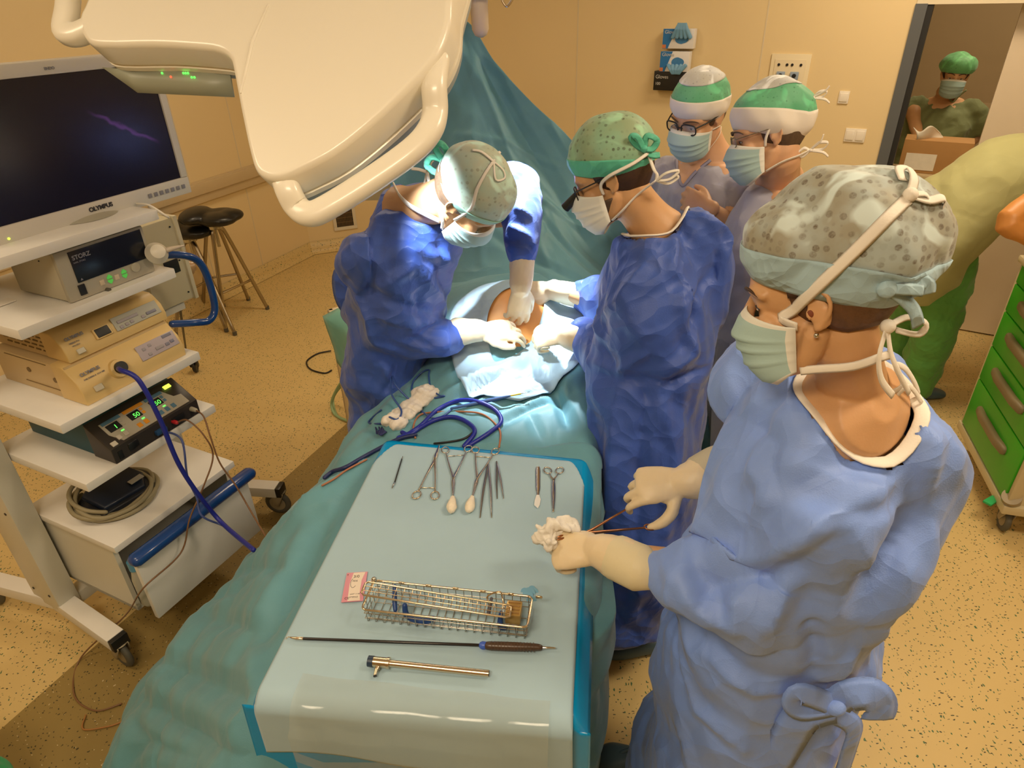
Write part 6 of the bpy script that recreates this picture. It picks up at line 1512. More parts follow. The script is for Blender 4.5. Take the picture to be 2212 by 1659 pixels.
def bow(t, p, n, a, b, m, size=.03, wd=.007, name='tie_bow', tails=((-.6, -.9), (.5, -1.0))):
    """two loops and two tails at p; n outward, a/b in-plane axes"""
    n, a, b = V(n).normalized(), V(a).normalized(), V(b).normalized()
    mb = MB()
    for q in (-1, 1):
        mb.ribbon([p, p + a * q * size * .5 + b * size * .35 + n * .006, p + a * q * size * 1.05 + b * size * .15 + n * .010, p + a * q * size * .7 - b * size * .22 + n * .008, p + n * .003], wd, center=p - n * .2, sub=6)
    for tx, tz in tails: mb.ribbon([p + n * .002, p + a * size * tx * .6 + b * size * tz * .5 + n * .012, p + a * size * tx + b * size * tz * 1.1 + n * .010], wd, center=p - n * .2, sub=5)
    mb.ell(p + n * .002, (wd * .7, wd * .7, wd * .6), None, 12, 8)
    return mb.build(name, m, t, smooth=True)
def clog(t, heel, toe, m, h=.075, w=.048, name='clog'):
    a, b = V(heel), V(toe); d = (b - a).normalized(); sd = V((-d.y, d.x, 0))
    mb = MB().chain([(a + Zu * h * .45, w * .72, h * .42), (a.lerp(b, .35) + Zu * h * .5, w * .8, h * .48), (a.lerp(b, .7) + Zu * h * .42, w * .98, h * .42), (b + Zu * h * .30, w * .7, h * .28)], 24, ref=sd, sub=4, power=2.4)
    me = remesh(mb.mesh(), .005, 2); return addobj(name, me, m, t)
MASKB = mat('mask_pale_aqua', (.42, .60, .60), .8, noise_amt=.04, bump=.15, bscale=300); MASKE = mat('mask_edge_white', (.80, .80, .74), .8)
HBR = mat('hair_brown', (.05, .022, .010), .5, noise_amt=.4, nscale=90, bump=.6, bscale=160); HGR = mat('hair_grey_brown', (.10, .06, .035), .6, noise_amt=.4, nscale=90, bump=.5, bscale=160)
TIE = M_['white_tie']; GLV = M_['glove']
CUFF = mat('grey_knit_cuff', (.48, .44, .34), .9, noise_amt=.1, nscale=40, bump=.3, bscale=200)
def sleeve_pts(L): return [(at(px, py, z), r) for px, py, z, r in L]
def P3(px, py, z): return at(px, py, z)

# ---------------------------------------------------------------- NURSE, foreground right
nurse = thing('person', 'nurse in light blue gown and puffy pale blue cap, holding forceps and gauze, front right', 'person', (.53, .95, 0))
NM = hmat((.449, .893, 1.615), (-.82, .48, -.31), (-.2, .25, .945)); NS = .97
nax = V((.40, .92, 0)).normalized()
WL = P3(1292, 1188, 1.055); WR_ = P3(1475, 1040, 1.09)
nb = V((.535, .895, 1.462))
hL = dict(wrist=WL, d=(P3(1180, 1190, 1.03) - WL), back=(-.1, -.45, .9), side=1, curls=[(.75, 1.3, .8), (1.0, 1.35, .8), (1.15, 1.35, .8), (1.25, 1.3, .8)], thumb=((.45, .8, -.35), (.0, 1.0, -.45), (-.45, .9, -.3)), s=1.0)
hR = dict(wrist=WR_, d=(P3(1365, 1052, 1.075) - WR_), back=(.05, -.50, .87), side=-1, curls=[(.55, .75, .5), (.75, .95, .6), (1.0, 1.15, .7), (1.15, 1.2, .7)], thumb=((.95, .35, -.30), (.62, .80, -.40), (.15, 1.0, -.45)), s=1.06)
body(nurse, NM, NS, nb, [P3(1915, 965, 1.345), (.47, 1.07, 1.36)], [P3(1790, 1270, 1.09), V((.53, 1.17, 1.12))], [WL, WR_],
     [(.56, .86, .92), (.52, 1.02, .92)], [(.55, .87, .5), (.50, 1.02, .5)], [(.56, .90, .09), (.46, 1.06, .09)],
     [((.54, .94, .88), .15, .11), ((.54, .94, 1.05), .13, .095), ((.53, .93, 1.25), .15, .10), ((.535, .92, 1.365), .145, .088), ((.545, .893, 1.402), .110, .086)], nax, .0032, M_['skin'],
     [dict(hL, rs=.78), dict(hR, rs=.78)], neck_r=.050)
face_bits(nurse, NM, NS, HBR, eyes=(-1, 1))
gfn = [(P3(1985, 960, 1.36), P3(1500, 1190, 1.12), .02, .018), (P3(1960, 1000, 1.33), P3(1700, 1250, 1.12), .018, .016), (P3(1640, 1060, 1.25), P3(1800, 1010, 1.35), .018, .014), (P3(1610, 1150, 1.2), P3(1640, 1000, 1.3), .02, .018),
       (P3(1780, 1500, .95), P3(1760, 1360, 1.02), .014, .02), (P3(1770, 1500, .93), P3(1480, 1400, .8), .012, .012), (P3(1780, 1505, .93), P3(1600, 1600, .6), .014, .014), (P3(1760, 1330, 1.0), P3(1850, 1440, .95), .015, .016),
       (P3(1500, 1260, 1.12), P3(1500, 1340, 1.02), .014, .016), (P3(1560, 1240, 1.15), P3(1590, 1370, 1.0), .014, .014), (P3(1650, 1210, 1.18), P3(1700, 1370, 1.0), .018, .016), (P3(2000, 1050, 1.25), P3(1980, 1250, 1.1), .02, -.02), (P3(1930, 1180, 1.22), P3(1700, 1330, 1.05), .02, .012)]
mb = MB().chain([((.52, .97, .16), .25, .22), ((.52, .96, .45), .24, .215), ((.52, .95, .70), .22, .205), ((.52, .94, .92), .205, .205), ((.545, .935, 1.08), .20, .19), ((.545, .93, 1.22), .205, .18), ((.54, .93, 1.33), .205, .150), ((.54, .915, 1.395), .175, .125), ((.543, .90, 1.430), .125, .105)], 40, ref=nax, sub=5, dome=(.2, .05))
mb.chain(sleeve_pts([(1860, 905, 1.365, .072), (1935, 955, 1.352, .086), (1922, 1075, 1.26, .096), (1875, 1185, 1.17, .104), (1780, 1240, 1.11, .102), (1640, 1265, 1.085, .094), (1530, 1258, 1.07, .078), (1450, 1243, 1.065, .060), (1395, 1229, 1.06, .044)]), 26, sub=4)
mb.chain([((.47, 1.07, 1.345), .085), ((.50, 1.15, 1.22), .078), (P3(1600, 1000, 1.13), .064), (P3(1568, 1005, 1.115), .052)], 24, sub=4)
NF = [([(1635, 1015), (1653, 1067), (1605, 1151)], .03, .020), ([(1750, 1012), (1811, 1041), (1908, 1054)], .03, .016), ([(1908, 1054), (1758, 1116), (1662, 1186), (1548, 1212)], .038, .024), ([(1697, 1186), (1811, 1085)], .025, .012), ([(1706, 1248), (1657, 1362)], .03, .020),
 ([(1473, 1256), (1512, 1313), (1591, 1362)], .026, .018), ([(1583, 1283), (1591, 1362)], .022, .016), ([(1982, 1155), (1899, 1248), (1868, 1313)], .045, -.030), ([(1754, 1362), (1763, 1485)], .03, -.024), ([(1521, 1410), (1635, 1485), (1758, 1507)], .032, .018), ([(1482, 1450), (1512, 1529), (1635, 1625)], .032, .018),
 ([(1837, 1428), (1789, 1489)], .03, .020), ([(1833, 1129), (1881, 1243)], .028, .014), ([(1600, 900), (1680, 960), (1660, 1050)], .035, -.014), ([(1580, 1000), (1560, 1120), (1520, 1190)], .03, .014), ([(1640, 1050), (1600, 1180)], .03, -.016), ([(1960, 880), (2020, 960), (2025, 1080)], .035, .016), ([(1500, 1215), (1530, 1270), (1500, 1330)], .024, -.014), ([(1430, 1200), (1450, 1260), (1440, 1310)], .018, .010), ([(1470, 1560), (1500, 1659)], .03, .014), ([(1850, 930), (1830, 1010)], .03, -.012), ([(1560, 1260), (1660, 1240), (1760, 1200)], .03, -.014)]
gown = cloth_blob('gown', mb, M_['gown_light'], nurse, .0075, wrinkle(.044, 5.5, (1, 1, .8), .030, 3, [(a, b, w_ * 1.2, h_ * 1.5) for a, b, w_, h_ in gfn[:0]], .3), 3, NF)
# neckline band following the gown
def neck_band(t, c, r1, r2, ax, m, tilt=(0, 0, 0), w=.012, z=0, dip=.03, fdir=V((-1, 0, 0)), name='neckline_band', bv=None):
    pts = []
    ax = V(ax).normalized(); ay = Zu.cross(ax).normalized()
    for k in range(36):
        a = 2 * math.pi * k / 36; p = V(c) + ax * r1 * math.cos(a) + ay * r2 * math.sin(a); p.z -= dip * max(-.4, (p - V(c)).normalized().dot(fdir)); pts.append(p)
    return MB().chain([(p, w, .004) for p in pts], 10, ref=lambda q: ((q - V(c)).normalized() + Zu * .9), closed=True).build(name, m, t, smooth=True)
bvG = bvh_of([gown])
def hit_band(t, bvs, pts, w=.013, th=.003, name='neckline_band', m=None, up=.005):
    P = [hit(bvs, px, py, up) for px, py in pts]; P = [p for p in P if p is not None]; c = sum(P, V()) / len(P) + V((0, 0, -.05))
    return MB().chain([(p, w, th) for p in P], 12, ref=lambda q: ((q - c) * V((1, 1, 0)).length + Zu * .05), sub=5).build(name, m or TIE, t, smooth=True)
def cut_neck(t, g, c, r1, r2, ax, zmin, m, w=.012, band=True):
    """opens the gown round the neck and lays a band along the edge"""
    bv = bvh_of([g]); ax = V(ax).normalized(); ay = Zu.cross(ax).normalized(); c3 = V((c[0], c[1], 0)); off = wloc(t); ring = []
    for k in range(40):
        a = 2 * math.pi * k / 40; q = c3 + ax * r1 * math.cos(a) + ay * r2 * math.sin(a); h = bv.ray_cast(V((q.x, q.y, 1.9)), V((0, 0, -1)))
        ring.append(h[0] if h[0] is not None else None)
    zs = [p.z for p in ring if p is not None]; zm = sum(zs) / len(zs)
    ring = [p if p is not None else V((c3 + ax * r1 * math.cos(2 * math.pi * k / 40) + ay * r2 * math.sin(2 * math.pi * k / 40)).xy.to_3d() + Zu * zm) for k, p in enumerate(ring)]
    n_ = len(ring); zz_ = [sum(ring[(k + j) % n_].z for j in (-2, -1, 0, 1, 2)) / 5 for k in range(n_)]; ring = [V((p.x, p.y, z)) for p, z in zip(ring, zz_)]
    bm = bmesh.new(); bm.from_mesh(g.data); kill = []
    for v in bm.verts:
        d = (v.co + off) - c3; d.z = 0
        if (v.co.z + off.z) > zmin and (d.dot(ax) / r1) ** 2 + (d.dot(ay) / r2) ** 2 < .97: kill.append(v)
    bmesh.ops.delete(bm, geom=kill, context='VERTS'); bm.to_mesh(g.data); bm.free(); g.data.update()
    md = g.modifiers.new('solidify', 'SOLIDIFY'); md.thickness = .0015
    cz = sum(ring, V()) / n_
    MB().chain([(p + Zu * .006, w, .0032) for p in ring], 12, ref=lambda q: (q - cz).normalized() + Zu * .25, closed=True).build('neckline_band', m, t, smooth=True)
cut_neck(nurse, gown, (.550, .888), .088, .090, nax, 1.36, TIE, .011)
if 0: hit_band(nurse, bvG, [(1748, 850), (1743, 880), (1760, 905), (1795, 916), (1850, 912), (1910, 897), (1955, 872), (1982, 845), (1990, 822)], .012, .004)
# knit cuffs, gloves
def forearm(t, pts, m, name): return MB().chain([(p, r) for p, r in pts], 24, sub=4).build(name, m, t, smooth=True)
def glove(t, hand, cuff, voxel=.0034, m=None, wf=None):
    mb = MB(); add_hand(mb, **hand); mb.chain([(p, r) for p, r in cuff], 24, sub=4)
    me = remesh(mb.mesh(), voxel, 2)
    if wf: displace(me, wf)
    return addobj('glove', me, m or GLV, t)
gw = wrinkle(.0022, 30, (1, 1, 1), .0015, 1)
cL0, cL1 = P3(1300, 1190, 1.054), P3(1378, 1224, 1.06)
glove(nurse, hL, [(WL + (WL - cL1).normalized() * .0, .033), (P3(1320, 1199, 1.056), .040), (P3(1345, 1209, 1.058), .043), (P3(1372, 1222, 1.06), .042)], wf=gw)
forearm(nurse, [(P3(1330, 1203, 1.057), .0435), (P3(1372, 1222, 1.06), .0445), (P3(1384, 1227, 1.061), .045)], mat('glove_cuff_pale', (.74, .66, .44), .55, noise_amt=.06, bump=.5, bscale=60), 'glove_cuff')
glove(nurse, hR, [(WR_, .036), (P3(1500, 1035, 1.095), .043), (P3(1525, 1022, 1.10), .044), (P3(1545, 1012, 1.105), .045)], wf=gw)
forearm(nurse, [(P3(1512, 1030, 1.097), .046), (P3(1545, 1012, 1.105), .0475), (P3(1560, 1006, 1.11), .047)], mat('glove_cuff_grey', (.55, .50, .36), .6, noise_amt=.1, bump=.5, bscale=60), 'glove_cuff')
# cap
CAPN = net_mat('cap_net_blue', (.42, .50, .50), (.33, .32, .25), (.15, .125, .09), 88, .46)
CAPB = cloth_mat('cap_band_blue', (.36, .52, .60), .7, .5, 22, .08); CAPW = cloth_mat('cap_crown_pale', (.60, .68, .68), .6, .5, 16, .05)
cc_, cr_ = (0, -.036, .068), (.102, .134, .106)
def shell(name, rows, m, t, sub=0): return MB().grid(rows, True).build(name, m, t, smooth=True, solid=.0015)
cap = shell('cap', cap_grid(NM, NS, cc_, cr_, .048, -.040, 0, 1, 120, 50, 0, .014, 1), CAPN, nurse)
band = shell('cap_band', cap_grid(NM, NS, cc_, cr_, .046, -.042, 0, .27, 120, 14, .003, .014, 1), CAPB, nurse)
bvN = bvh_of([cap, band])
def rib(t, bv, pts, wd, m, name='mask_tie', off=.004, extra0=None, extra1=None, center=None):
    P = [hit(bv, px, py, off) for px, py in pts]; P = [p for p in P if p is not None]
    if extra0: P = list(extra0) + P
    if extra1: P = P + list(extra1)
    if len(P) < 2: return None
    return MB().ribbon(P, wd, center=center, sub=4).build(name, m, t, smooth=True)
mk, ML = mask(NM, NS, nurse, MASKB, MASKE)
NC = NM.translation
knot = hit(bvN, 1962, 425, .006)
bvNB = bvh_of([cap, band, nurse.children[0]])
rib(nurse, bvNB, [(1688, 690), (1712, 668), (1740, 641), (1775, 608), (1820, 566), (1868, 520), (1915, 473), (1955, 434)], .0165, TIE, center=NC, extra0=[ML[0]])
MB().ribbon([knot, hit(bvN, 1966, 400, .010, knot + Zu * .02), hit(bvN, 1958, 372, .006, knot + Zu * .03), hit(bvN, 1940, 372, .006, knot + Zu * .03), hit(bvN, 1948, 395, .004, knot + Zu * .02)], .013, center=NC).ribbon([knot, knot + V((.022, -.004, -.006)), knot + V((.042, -.002, -.004)), knot + V((.046, 0, -.020))], .014, center=NC).ribbon([knot, knot + V((.020, .0, .0)), knot + V((.034, .0, -.022))], .011, center=NC).ell(knot, (.009, .009, .009)).build('tie_knot', TIE, nurse, smooth=True)
np_ = NM @ (V((-.010, -.088, -.100)) * NS)
MB().ribbon([ML[2], NM @ (V((-.064, -.0, -.098)) * NS), NM @ (V((-.060, -.045, -.098)) * NS), NM @ (V((-.035, -.078, -.095)) * NS), np_], .013, center=NM @ V((0, -.02, -.10))).build('mask_tie', TIE, nurse, smooth=True)
b0 = P3(1915, 700, 1.555)
bw = MB(); b0 = aty(1918, 705, np_.y - .01)
bw.ribbon([b0, aty(1960, 685, np_.y), aty(2000, 697, np_.y + .0), aty(1985, 722, np_.y), aty(1935, 712, np_.y)], .010, normal=(0, -.6, .8))
bw.ribbon([np_, b0, aty(1925, 760, np_.y - .02), aty(1940, 800, np_.y - .02), aty(1965, 850, np_.y - .0)], .010, normal=(.5, -.8, .2)).ribbon([b0, aty(1900, 770, np_.y - .03), aty(1905, 820, np_.y - .03), aty(1930, 855, np_.y - .02)], .012, normal=(.5, -.8, .2))
bw.ell(b0, (.010, .010, .010)); bw.build('tie_bow', TIE, nurse, smooth=True)
MB().ribbon([aty(1925, 850, .86), aty(1950, 830, .86), aty(1935, 790, .87), aty(1960, 800, .87), aty(1985, 850, .88), aty(1965, 870, .88)], .010, normal=(.4, -.8, .4)).ribbon([aty(1935, 860, .86), aty(1965, 835, .86), aty(1992, 870, .87)], .009, normal=(.4, -.8, .4)).build('neck_tie', TIE, nurse, smooth=True)
# cap tie at the nape
cb0 = hit(bvN, 1915, 620, .004, NM @ V((-.03, -.17, 0)))
MB().ribbon([cb0, aty(1955, 610, cb0.y), aty(2003, 612, cb0.y), aty(2005, 635, cb0.y)], .020, normal=(0, -.9, .4)).ribbon([cb0, aty(1945, 640, cb0.y), aty(1975, 670, cb0.y), aty(1985, 705, cb0.y)], .018, normal=(0, -.9, .4)).ribbon([cb0, aty(1955, 625, cb0.y - .01), aty(1995, 628, cb0.y - .01)], .016, normal=(0, -.9, .4)).ell(cb0, (.012, .012, .012)).build('cap_tie', CAPB, nurse, smooth=True)
nape_hair(nurse, NM, NS, mat('hair_chestnut', (.12, .055, .025), .5, noise_amt=.4, nscale=90, bump=.6, bscale=160), .001, -.048)
MB().ell(NM @ (V((-.083, -.006, -.041)) * NS), (.0036, .0036, .0036)).build('earring', M_['chrome'], nurse, smooth=True)
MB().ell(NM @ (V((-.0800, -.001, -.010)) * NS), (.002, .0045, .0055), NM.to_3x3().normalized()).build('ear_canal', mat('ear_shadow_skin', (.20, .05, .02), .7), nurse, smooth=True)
# waist tie
wt = hit(bvh_of([gown]), 1775, 1500, .030); GL = M_['gown_light']
tb3 = MB(); tb3.ell(wt, (.020, .018, .016))
def ny(px, py, dy=0): return aty(px, py, wt.y + dy * .5 - (.012 if px < 1800 else 0))
tb3.ribbon([wt, ny(1735, 1500), ny(1712, 1515), ny(1735, 1535), wt], .040, normal=(0, -.8, .5), th=.002)
tb3.ribbon([wt, ny(1830, 1505), ny(1880, 1500, .0), ny(1905, 1525), ny(1895, 1555)], .062, normal=(0, -.9, .5), th=.0022)
tb3.ribbon([wt, ny(1800, 1540, .02), ny(1845, 1570, .03), ny(1835, 1620, .04), ny(1815, 1680, .04)], .040, normal=(.2, -.9, .3), th=.002)
tb3.ribbon([wt, ny(1740, 1545, .01), ny(1700, 1600, .02), ny(1650, 1690, .03)], .070, normal=(-.2, -.9, .4), th=.0022)
tb3.build('waist_tie', GL, nurse, smooth=True)
CLG = mat('clog_slate_blue', (.06, .11, .15), .5)
cl = clog(nurse, P3(1385, 1668, .02), P3(1290, 1655, .02), CLG, .09, .05)
MB().chain([(P3(1340, 1628, .10), .006), (P3(1365, 1618, .115), .006), (P3(1392, 1640, .10), .006)], 10, sub=4).build('clog_strap', CLG, cl, smooth=True)
clog(nurse, V((.62, .86, .0)), V((.42, .80, .0)), CLG, .09, .05)
MB().chain([(V((.44, 1.06, .09)), .040), (V((.45, 1.07, .30)), .075), (V((.50, 1.02, .6)), .09)], 20, sub=3).chain([(V((.58, .88, .09)), .040), (V((.57, .88, .30)), .075), (V((.56, .88, .6)), .09)], 20, sub=3).build('trousers', M_['scrub_grey'], nurse, smooth=True)
# things she holds
FCM = mat('forceps_copper', (.45, .20, .09), .3, 1.0)
fcp = thing('dressing_forceps', 'copper brown long forceps held open in the nurse\'s raised right hand', 'forceps', P3(1300, 1140, 1.06))
tp = add_hand(MB(), **hR); jt = P3(1262, 1152, 1.055); r1 = tp[1].lerp(tp[0], .5) + Zu * .004; r2 = tp[4] + (jt - tp[4]).normalized() * .002
for rc, sg in ((r1, 1), (r2, -1)):
    d_ = (jt - rc).normalized(); s2 = V((-d_.y, d_.x, 0)); mb = MB().chain([(p, .0017) for p in ringpts(rc, .014, .010, d_, s2)], 8, closed=True)
    tipx = P3(1205, 1162 + 3 * sg, 1.06)
    mb.chain([(rc + d_ * .013, .0025, .002), (rc.lerp(jt, .5), .003, .0022), (jt, .004, .003), (tipx, .003, .002)], 10, sub=4); mb.build('arm', FCM, fcp, smooth=True)
MB().cyl(jt - Zu * .004, jt + Zu * .005, .003).build('hinge_screw', SDk, fcp)
mb = MB()
for (px, py, z_, rx) in ((1178, 1150, 1.06, .020), (1195, 1140, 1.07, .022), (1215, 1136, 1.07, .022), (1170, 1165, 1.055, .016), (1232, 1138, 1.065, .018), (1188, 1172, 1.06, .018), (1164, 1135, 1.06, .010)): mb.ell(P3(px, py, z_), (rx, rx * .9, rx * .8), None, 16, 10)
me = remesh(mb.mesh(), .003, 1); displace(me, wrinkle(.012, 55, soft=.004, seed=2)); tag(addobj('gauze', me, mat('gauze_white', (.84, .80, .72), .9, bump=.4, bscale=200)), 'white gauze wad squeezed in the nurse\'s left fist above the table', 'gauze')
# ---------------------------------------------------------------- SURGEON LEFT, bending over the patient
CAPG = net_mat('cap_net_green', (.42, .58, .50), (.52, .55, .42), (.30, .32, .24), 75, .36); BANDG = cloth_mat('cap_band_green', (.10, .52, .36), .6, .4, 25, .1)
sl = thing('person', 'surgeon in royal blue gown and pale green cap, bending over the patient from the left', 'person', (-.45, 2.05, 0))
SLM = hmat((-.099, 1.772, 1.543), (.572, -.034, -.82), (.686, -.528, .501)); slax = V((.18, 1, 0)).normalized()
slnb = V((-.275, 1.905, 1.475))
WLs = at(1118, 628, 1.15); WRs = at(1020, 716, 1.085)
hA = dict(wrist=at(1040, 715, 1.09), d=V((1, -.02, .03)), back=(.0, -.45, .9), side=1, curls=[(.35, .5, .4), (.45, .6, .4), (.55, .7, .4), (.65, .8, .4)], thumb=((.6, .8, -.2), (.3, .95, -.1), (.1, 1.0, -.1)), s=1.0)
hB = dict(wrist=at(1125, 622, 1.20), d=V((-.10, -.05, -1)), back=(.25, -1, .1), side=-1, curls=[(.35, .5, .3), (.4, .5, .3), (.5, .5, .3), (.6, .6, .3)], thumb=((.6, .8, -.35), (.2, .95, -.4), (.0, 1, -.4)), s=1.0)
body(sl, SLM, 1.0, slnb, [at(850, 520, 1.33), (-.14, 2.15, 1.40)], [at(800, 700, 1.06), at(1128, 470, 1.38)], [hA['wrist'], hB['wrist']],
     [(-.44, 1.96, .92), (-.43, 2.14, .92)], [(-.46, 1.95, .5), (-.45, 2.16, .5)], [(-.48, 1.94, .09), (-.46, 2.18, .09)],
     [((-.43, 2.05, .90), .14, .10), ((-.40, 2.02, 1.08), .13, .095), ((-.34, 1.98, 1.26), .15, .10), ((-.29, 1.95, 1.37), .14, .085)], slax, .0048, M_['skin'], [dict(hA, rs=.78), dict(hB, rs=.78)], neck_r=.060)
fS = [(at(960, 520, 1.35), at(1000, 690, 1.1), .014, .018), (at(900, 560, 1.3), at(985, 610, 1.2), .012, .016), (at(800, 640, 1.2), at(940, 760, 1.05), .016, .022), (at(860, 640, 1.2), at(900, 700, 1.1), .014, -.03), (at(880, 470, 1.4), at(790, 620, 1.25), .014, .016), (at(960, 650, 1.15), at(880, 690, 1.1), .012, .018), (at(780, 760, 1.0), at(960, 790, 1.0), .014, .018), (at(830, 800, .9), at(860, 900, .7), .014, .018), (at(1120, 470, 1.4), at(1140, 540, 1.3), .008, .014)]
mb = MB().chain([((-.47, 2.07, .24), .22, .145), ((-.46, 2.06, .5), .215, .145), ((-.44, 2.05, .75), .21, .145), ((-.41, 2.03, .95), .205, .15), ((-.365, 2.0, 1.12), .21, .16), ((-.32, 1.97, 1.26), .215, .155), ((-.285, 1.95, 1.36), .205, .14), ((-.262, 1.935, 1.44), .165, .125), ((-.25, 1.92, 1.49), .115, .105)], 36, ref=slax, sub=5, dome=(.2, .05))
mb.chain([(at(866, 410, 1.45), .055), (at(838, 440, 1.43), .07), (at(830, 480, 1.38), .08)], 20, sub=3)
mb.chain([((-.42, 1.84, 1.34), .085), (at(820, 540, 1.28), .095), (at(805, 630, 1.15), .105), (at(825, 710, 1.07), .105), (at(880, 735, 1.06), .092), (at(940, 732, 1.07), .070), (at(985, 718, 1.078), .050)], 24, sub=4)
mb.chain([((-.20, 2.10, 1.40), .095), ((-.04, 2.17, 1.44), .085), (at(1110, 395, 1.44), .076), (at(1128, 450, 1.40), .070), (at(1130, 505, 1.34), .060), (at(1130, 545, 1.295), .045)], 22, sub=4)
cloth_blob('gown', mb, M_['gown_dark'], sl, .0085, wrinkle(.032, 5.2, (1, 1, .7), .03, 11, [(a, b, w_ * 1.2, h_ * 1.4) for a, b, w_, h_ in fS[:0]], .3), 3, [([(883, 535), (933, 549), (987, 571), (1011, 569)], .026, .014), ([(897, 542), (883, 585), (817, 622)], .03, .018), ([(984, 680), (940, 625), (897, 560)], .034, .022), ([(799, 625), (890, 665), (933, 676)], .03, -.022), ([(767, 622), (814, 741), (868, 770)], .034, .020), ([(875, 462), (820, 470), (770, 484)], .03, .014), ([(839, 687), (904, 694), (977, 690)], .026, .018), ([(860, 740), (920, 760), (980, 745)], .024, .012), ([(788, 766), (861, 802), (832, 853)], .03, -.018), ([(800, 500), (790, 580), (775, 640)], .03, .014), ([(950, 520), (960, 600), (985, 670)], .03, -.016), ([(1120, 450), (1150, 470)], .016, .010), ([(1105, 490), (1145, 515)], .016, .012), ([(1110, 520), (1150, 535)], .014, -.010), ([(830, 800), (860, 860), (850, 900)], .03, .016), ([(900, 640), (910, 700)], .03, -.02)])
# waist bow at his back
p_ = at(752, 608, 1.2)
p_ = V((-.60, 1.96, 1.09)); q_ = aty(762, 610, 2.0)
MB().ribbon([q_ + V((.05, 0, -.02)), q_ + V((.01, -.01, .03)), q_ + V((-.03, 0, .02)), q_ + V((-.035, 0, -.05)), q_ + V((-.01, 0, -.10)), q_ + V((.04, 0, -.13))], .07, normal=(-.2, -1, .3), th=.003).build('waist_tie', M_['gown_dark'], sl, smooth=True)
hit_band(sl, bvh_of([c for c in sl.children if c.name.split('.')[0] in ('gown', 'body')]), [(885, 350), (862, 368), (850, 384), (852, 402), (866, 424), (888, 444), (920, 460), (952, 476)], .009, .003)
def glove2(t, hand, elbow, cuff_end, r0=.033, r1=.044):
    w_ = hand['wrist']; e_ = V(elbow); c_ = V(cuff_end)
    L_ = (c_ - w_).length; d_ = (e_ - w_).normalized(); pts = []
    for k in range(5):
        f = k / 4; q = (w_ + d_ * L_ * f).lerp(w_.lerp(c_, f), f); pts.append((q, r0 + (r1 - r0) * f))
    return glove(t, hand, pts, .0042, wf=gw)
glove2(sl, hA, at(800, 700, 1.06), at(984, 718, 1.078), .034, .047)
glove2(sl, hB, at(1128, 470, 1.38), at(1130, 545, 1.295), .034, .044)
def cap_std(t, M, s, m, mb_, off=0, puff=.008, seed=1, bf=.050, bb=-.045, band=.24, c=(0, -.016, .048), r=(.085, .110, .094), top=None):
    a = shell('cap', cap_grid(M, s, c, r, bf, bb, 0, 1, 90, 40, off, puff, seed), m, t)
    b = shell('cap_band', cap_grid(M, s, c, r, bf - .004, bb - .004, 0, band, 90, 12, off + .0025, puff, seed), mb_, t); o = [a, b]
    if top: o.append(shell('cap_top', cap_grid(M, s, c, r, bf, bb, top[0], 1.0, 80, 16, off + .0022, puff, seed), top[1], t))
    return bvh_of(o)
bvS = cap_std(sl, SLM, 1.0, CAPG, mat('band_pale_aqua', (.34, .62, .52), .6, noise_amt=.1, bump=.2, bscale=80), bf=.022)
mk, ML = mask(SLM, 1.0, sl, MASKB, MASKE); SC = SLM.translation
nape_hair(sl, SLM, 1.0, HGR, .0015, -.055)
k1 = hit(bvS, 1065, 350, .004)
rib(sl, bvS, [(1017, 480), (1018, 450), (1030, 410), (1048, 375), (1065, 350)], .009, TIE, center=SC, extra0=[ML[1]])
rib(sl, bvS, [(1065, 350), (1040, 330), (1020, 326)], .009, TIE, center=SC)
rib(sl, bvS, [(1065, 350), (1078, 330)], .008, TIE, center=SC); rib(sl, bvS, [(1065, 350), (1085, 368), (1088, 385), (1070, 388), (1066, 352)], .006, TIE, center=SC)
k2 = aty(922, 372, 1.86)
MB().ribbon([ML[3], aty(955, 470, 1.74), aty(935, 425, 1.78), k2], .010, normal=(0, -.8, .5)).ribbon([k2, aty(905, 366, 1.86), aty(888, 364, 1.86)], .009, normal=(0, -.8, .5)).ribbon([k2, aty(917, 395, 1.84), aty(914, 410, 1.83), aty(924, 420, 1.83), aty(926, 395, 1.84), k2], .006, normal=(0, -.8, .5)).ribbon([k2, aty(930, 352, 1.85), aty(938, 343, 1.85)], .009, normal=(0, -.8, .5)).build('mask_tie', TIE, sl, smooth=True)
k3 = hit(bvS, 955, 345, .006, aty(955, 345, 1.8)); 
MB().ribbon([k3, k3 + V((-.02, 0, .03)), k3 + V((-.005, -.01, .045)), k3 + V((.01, 0, .02)), k3], .018, normal=(0, -.8, .5)).ribbon([k3, k3 + V((-.03, 0, .01)), k3 + V((-.045, 0, -.01)), k3 + V((-.02, 0, -.03)), k3], .018, normal=(0, -.8, .5)).ribbon([k3, k3 + V((.02, 0, .02)), k3 + V((.03, 0, .025))], .018, normal=(0, -.8, .5)).ell(k3, (.010, .010, .010)).build('cap_tie', BANDG, sl, smooth=True)
clog(sl, V((-.55, 1.94, 0)), V((-.30, 1.93, 0)), CLG); clog(sl, V((-.54, 2.17, 0)), V((-.29, 2.18, 0)), CLG)
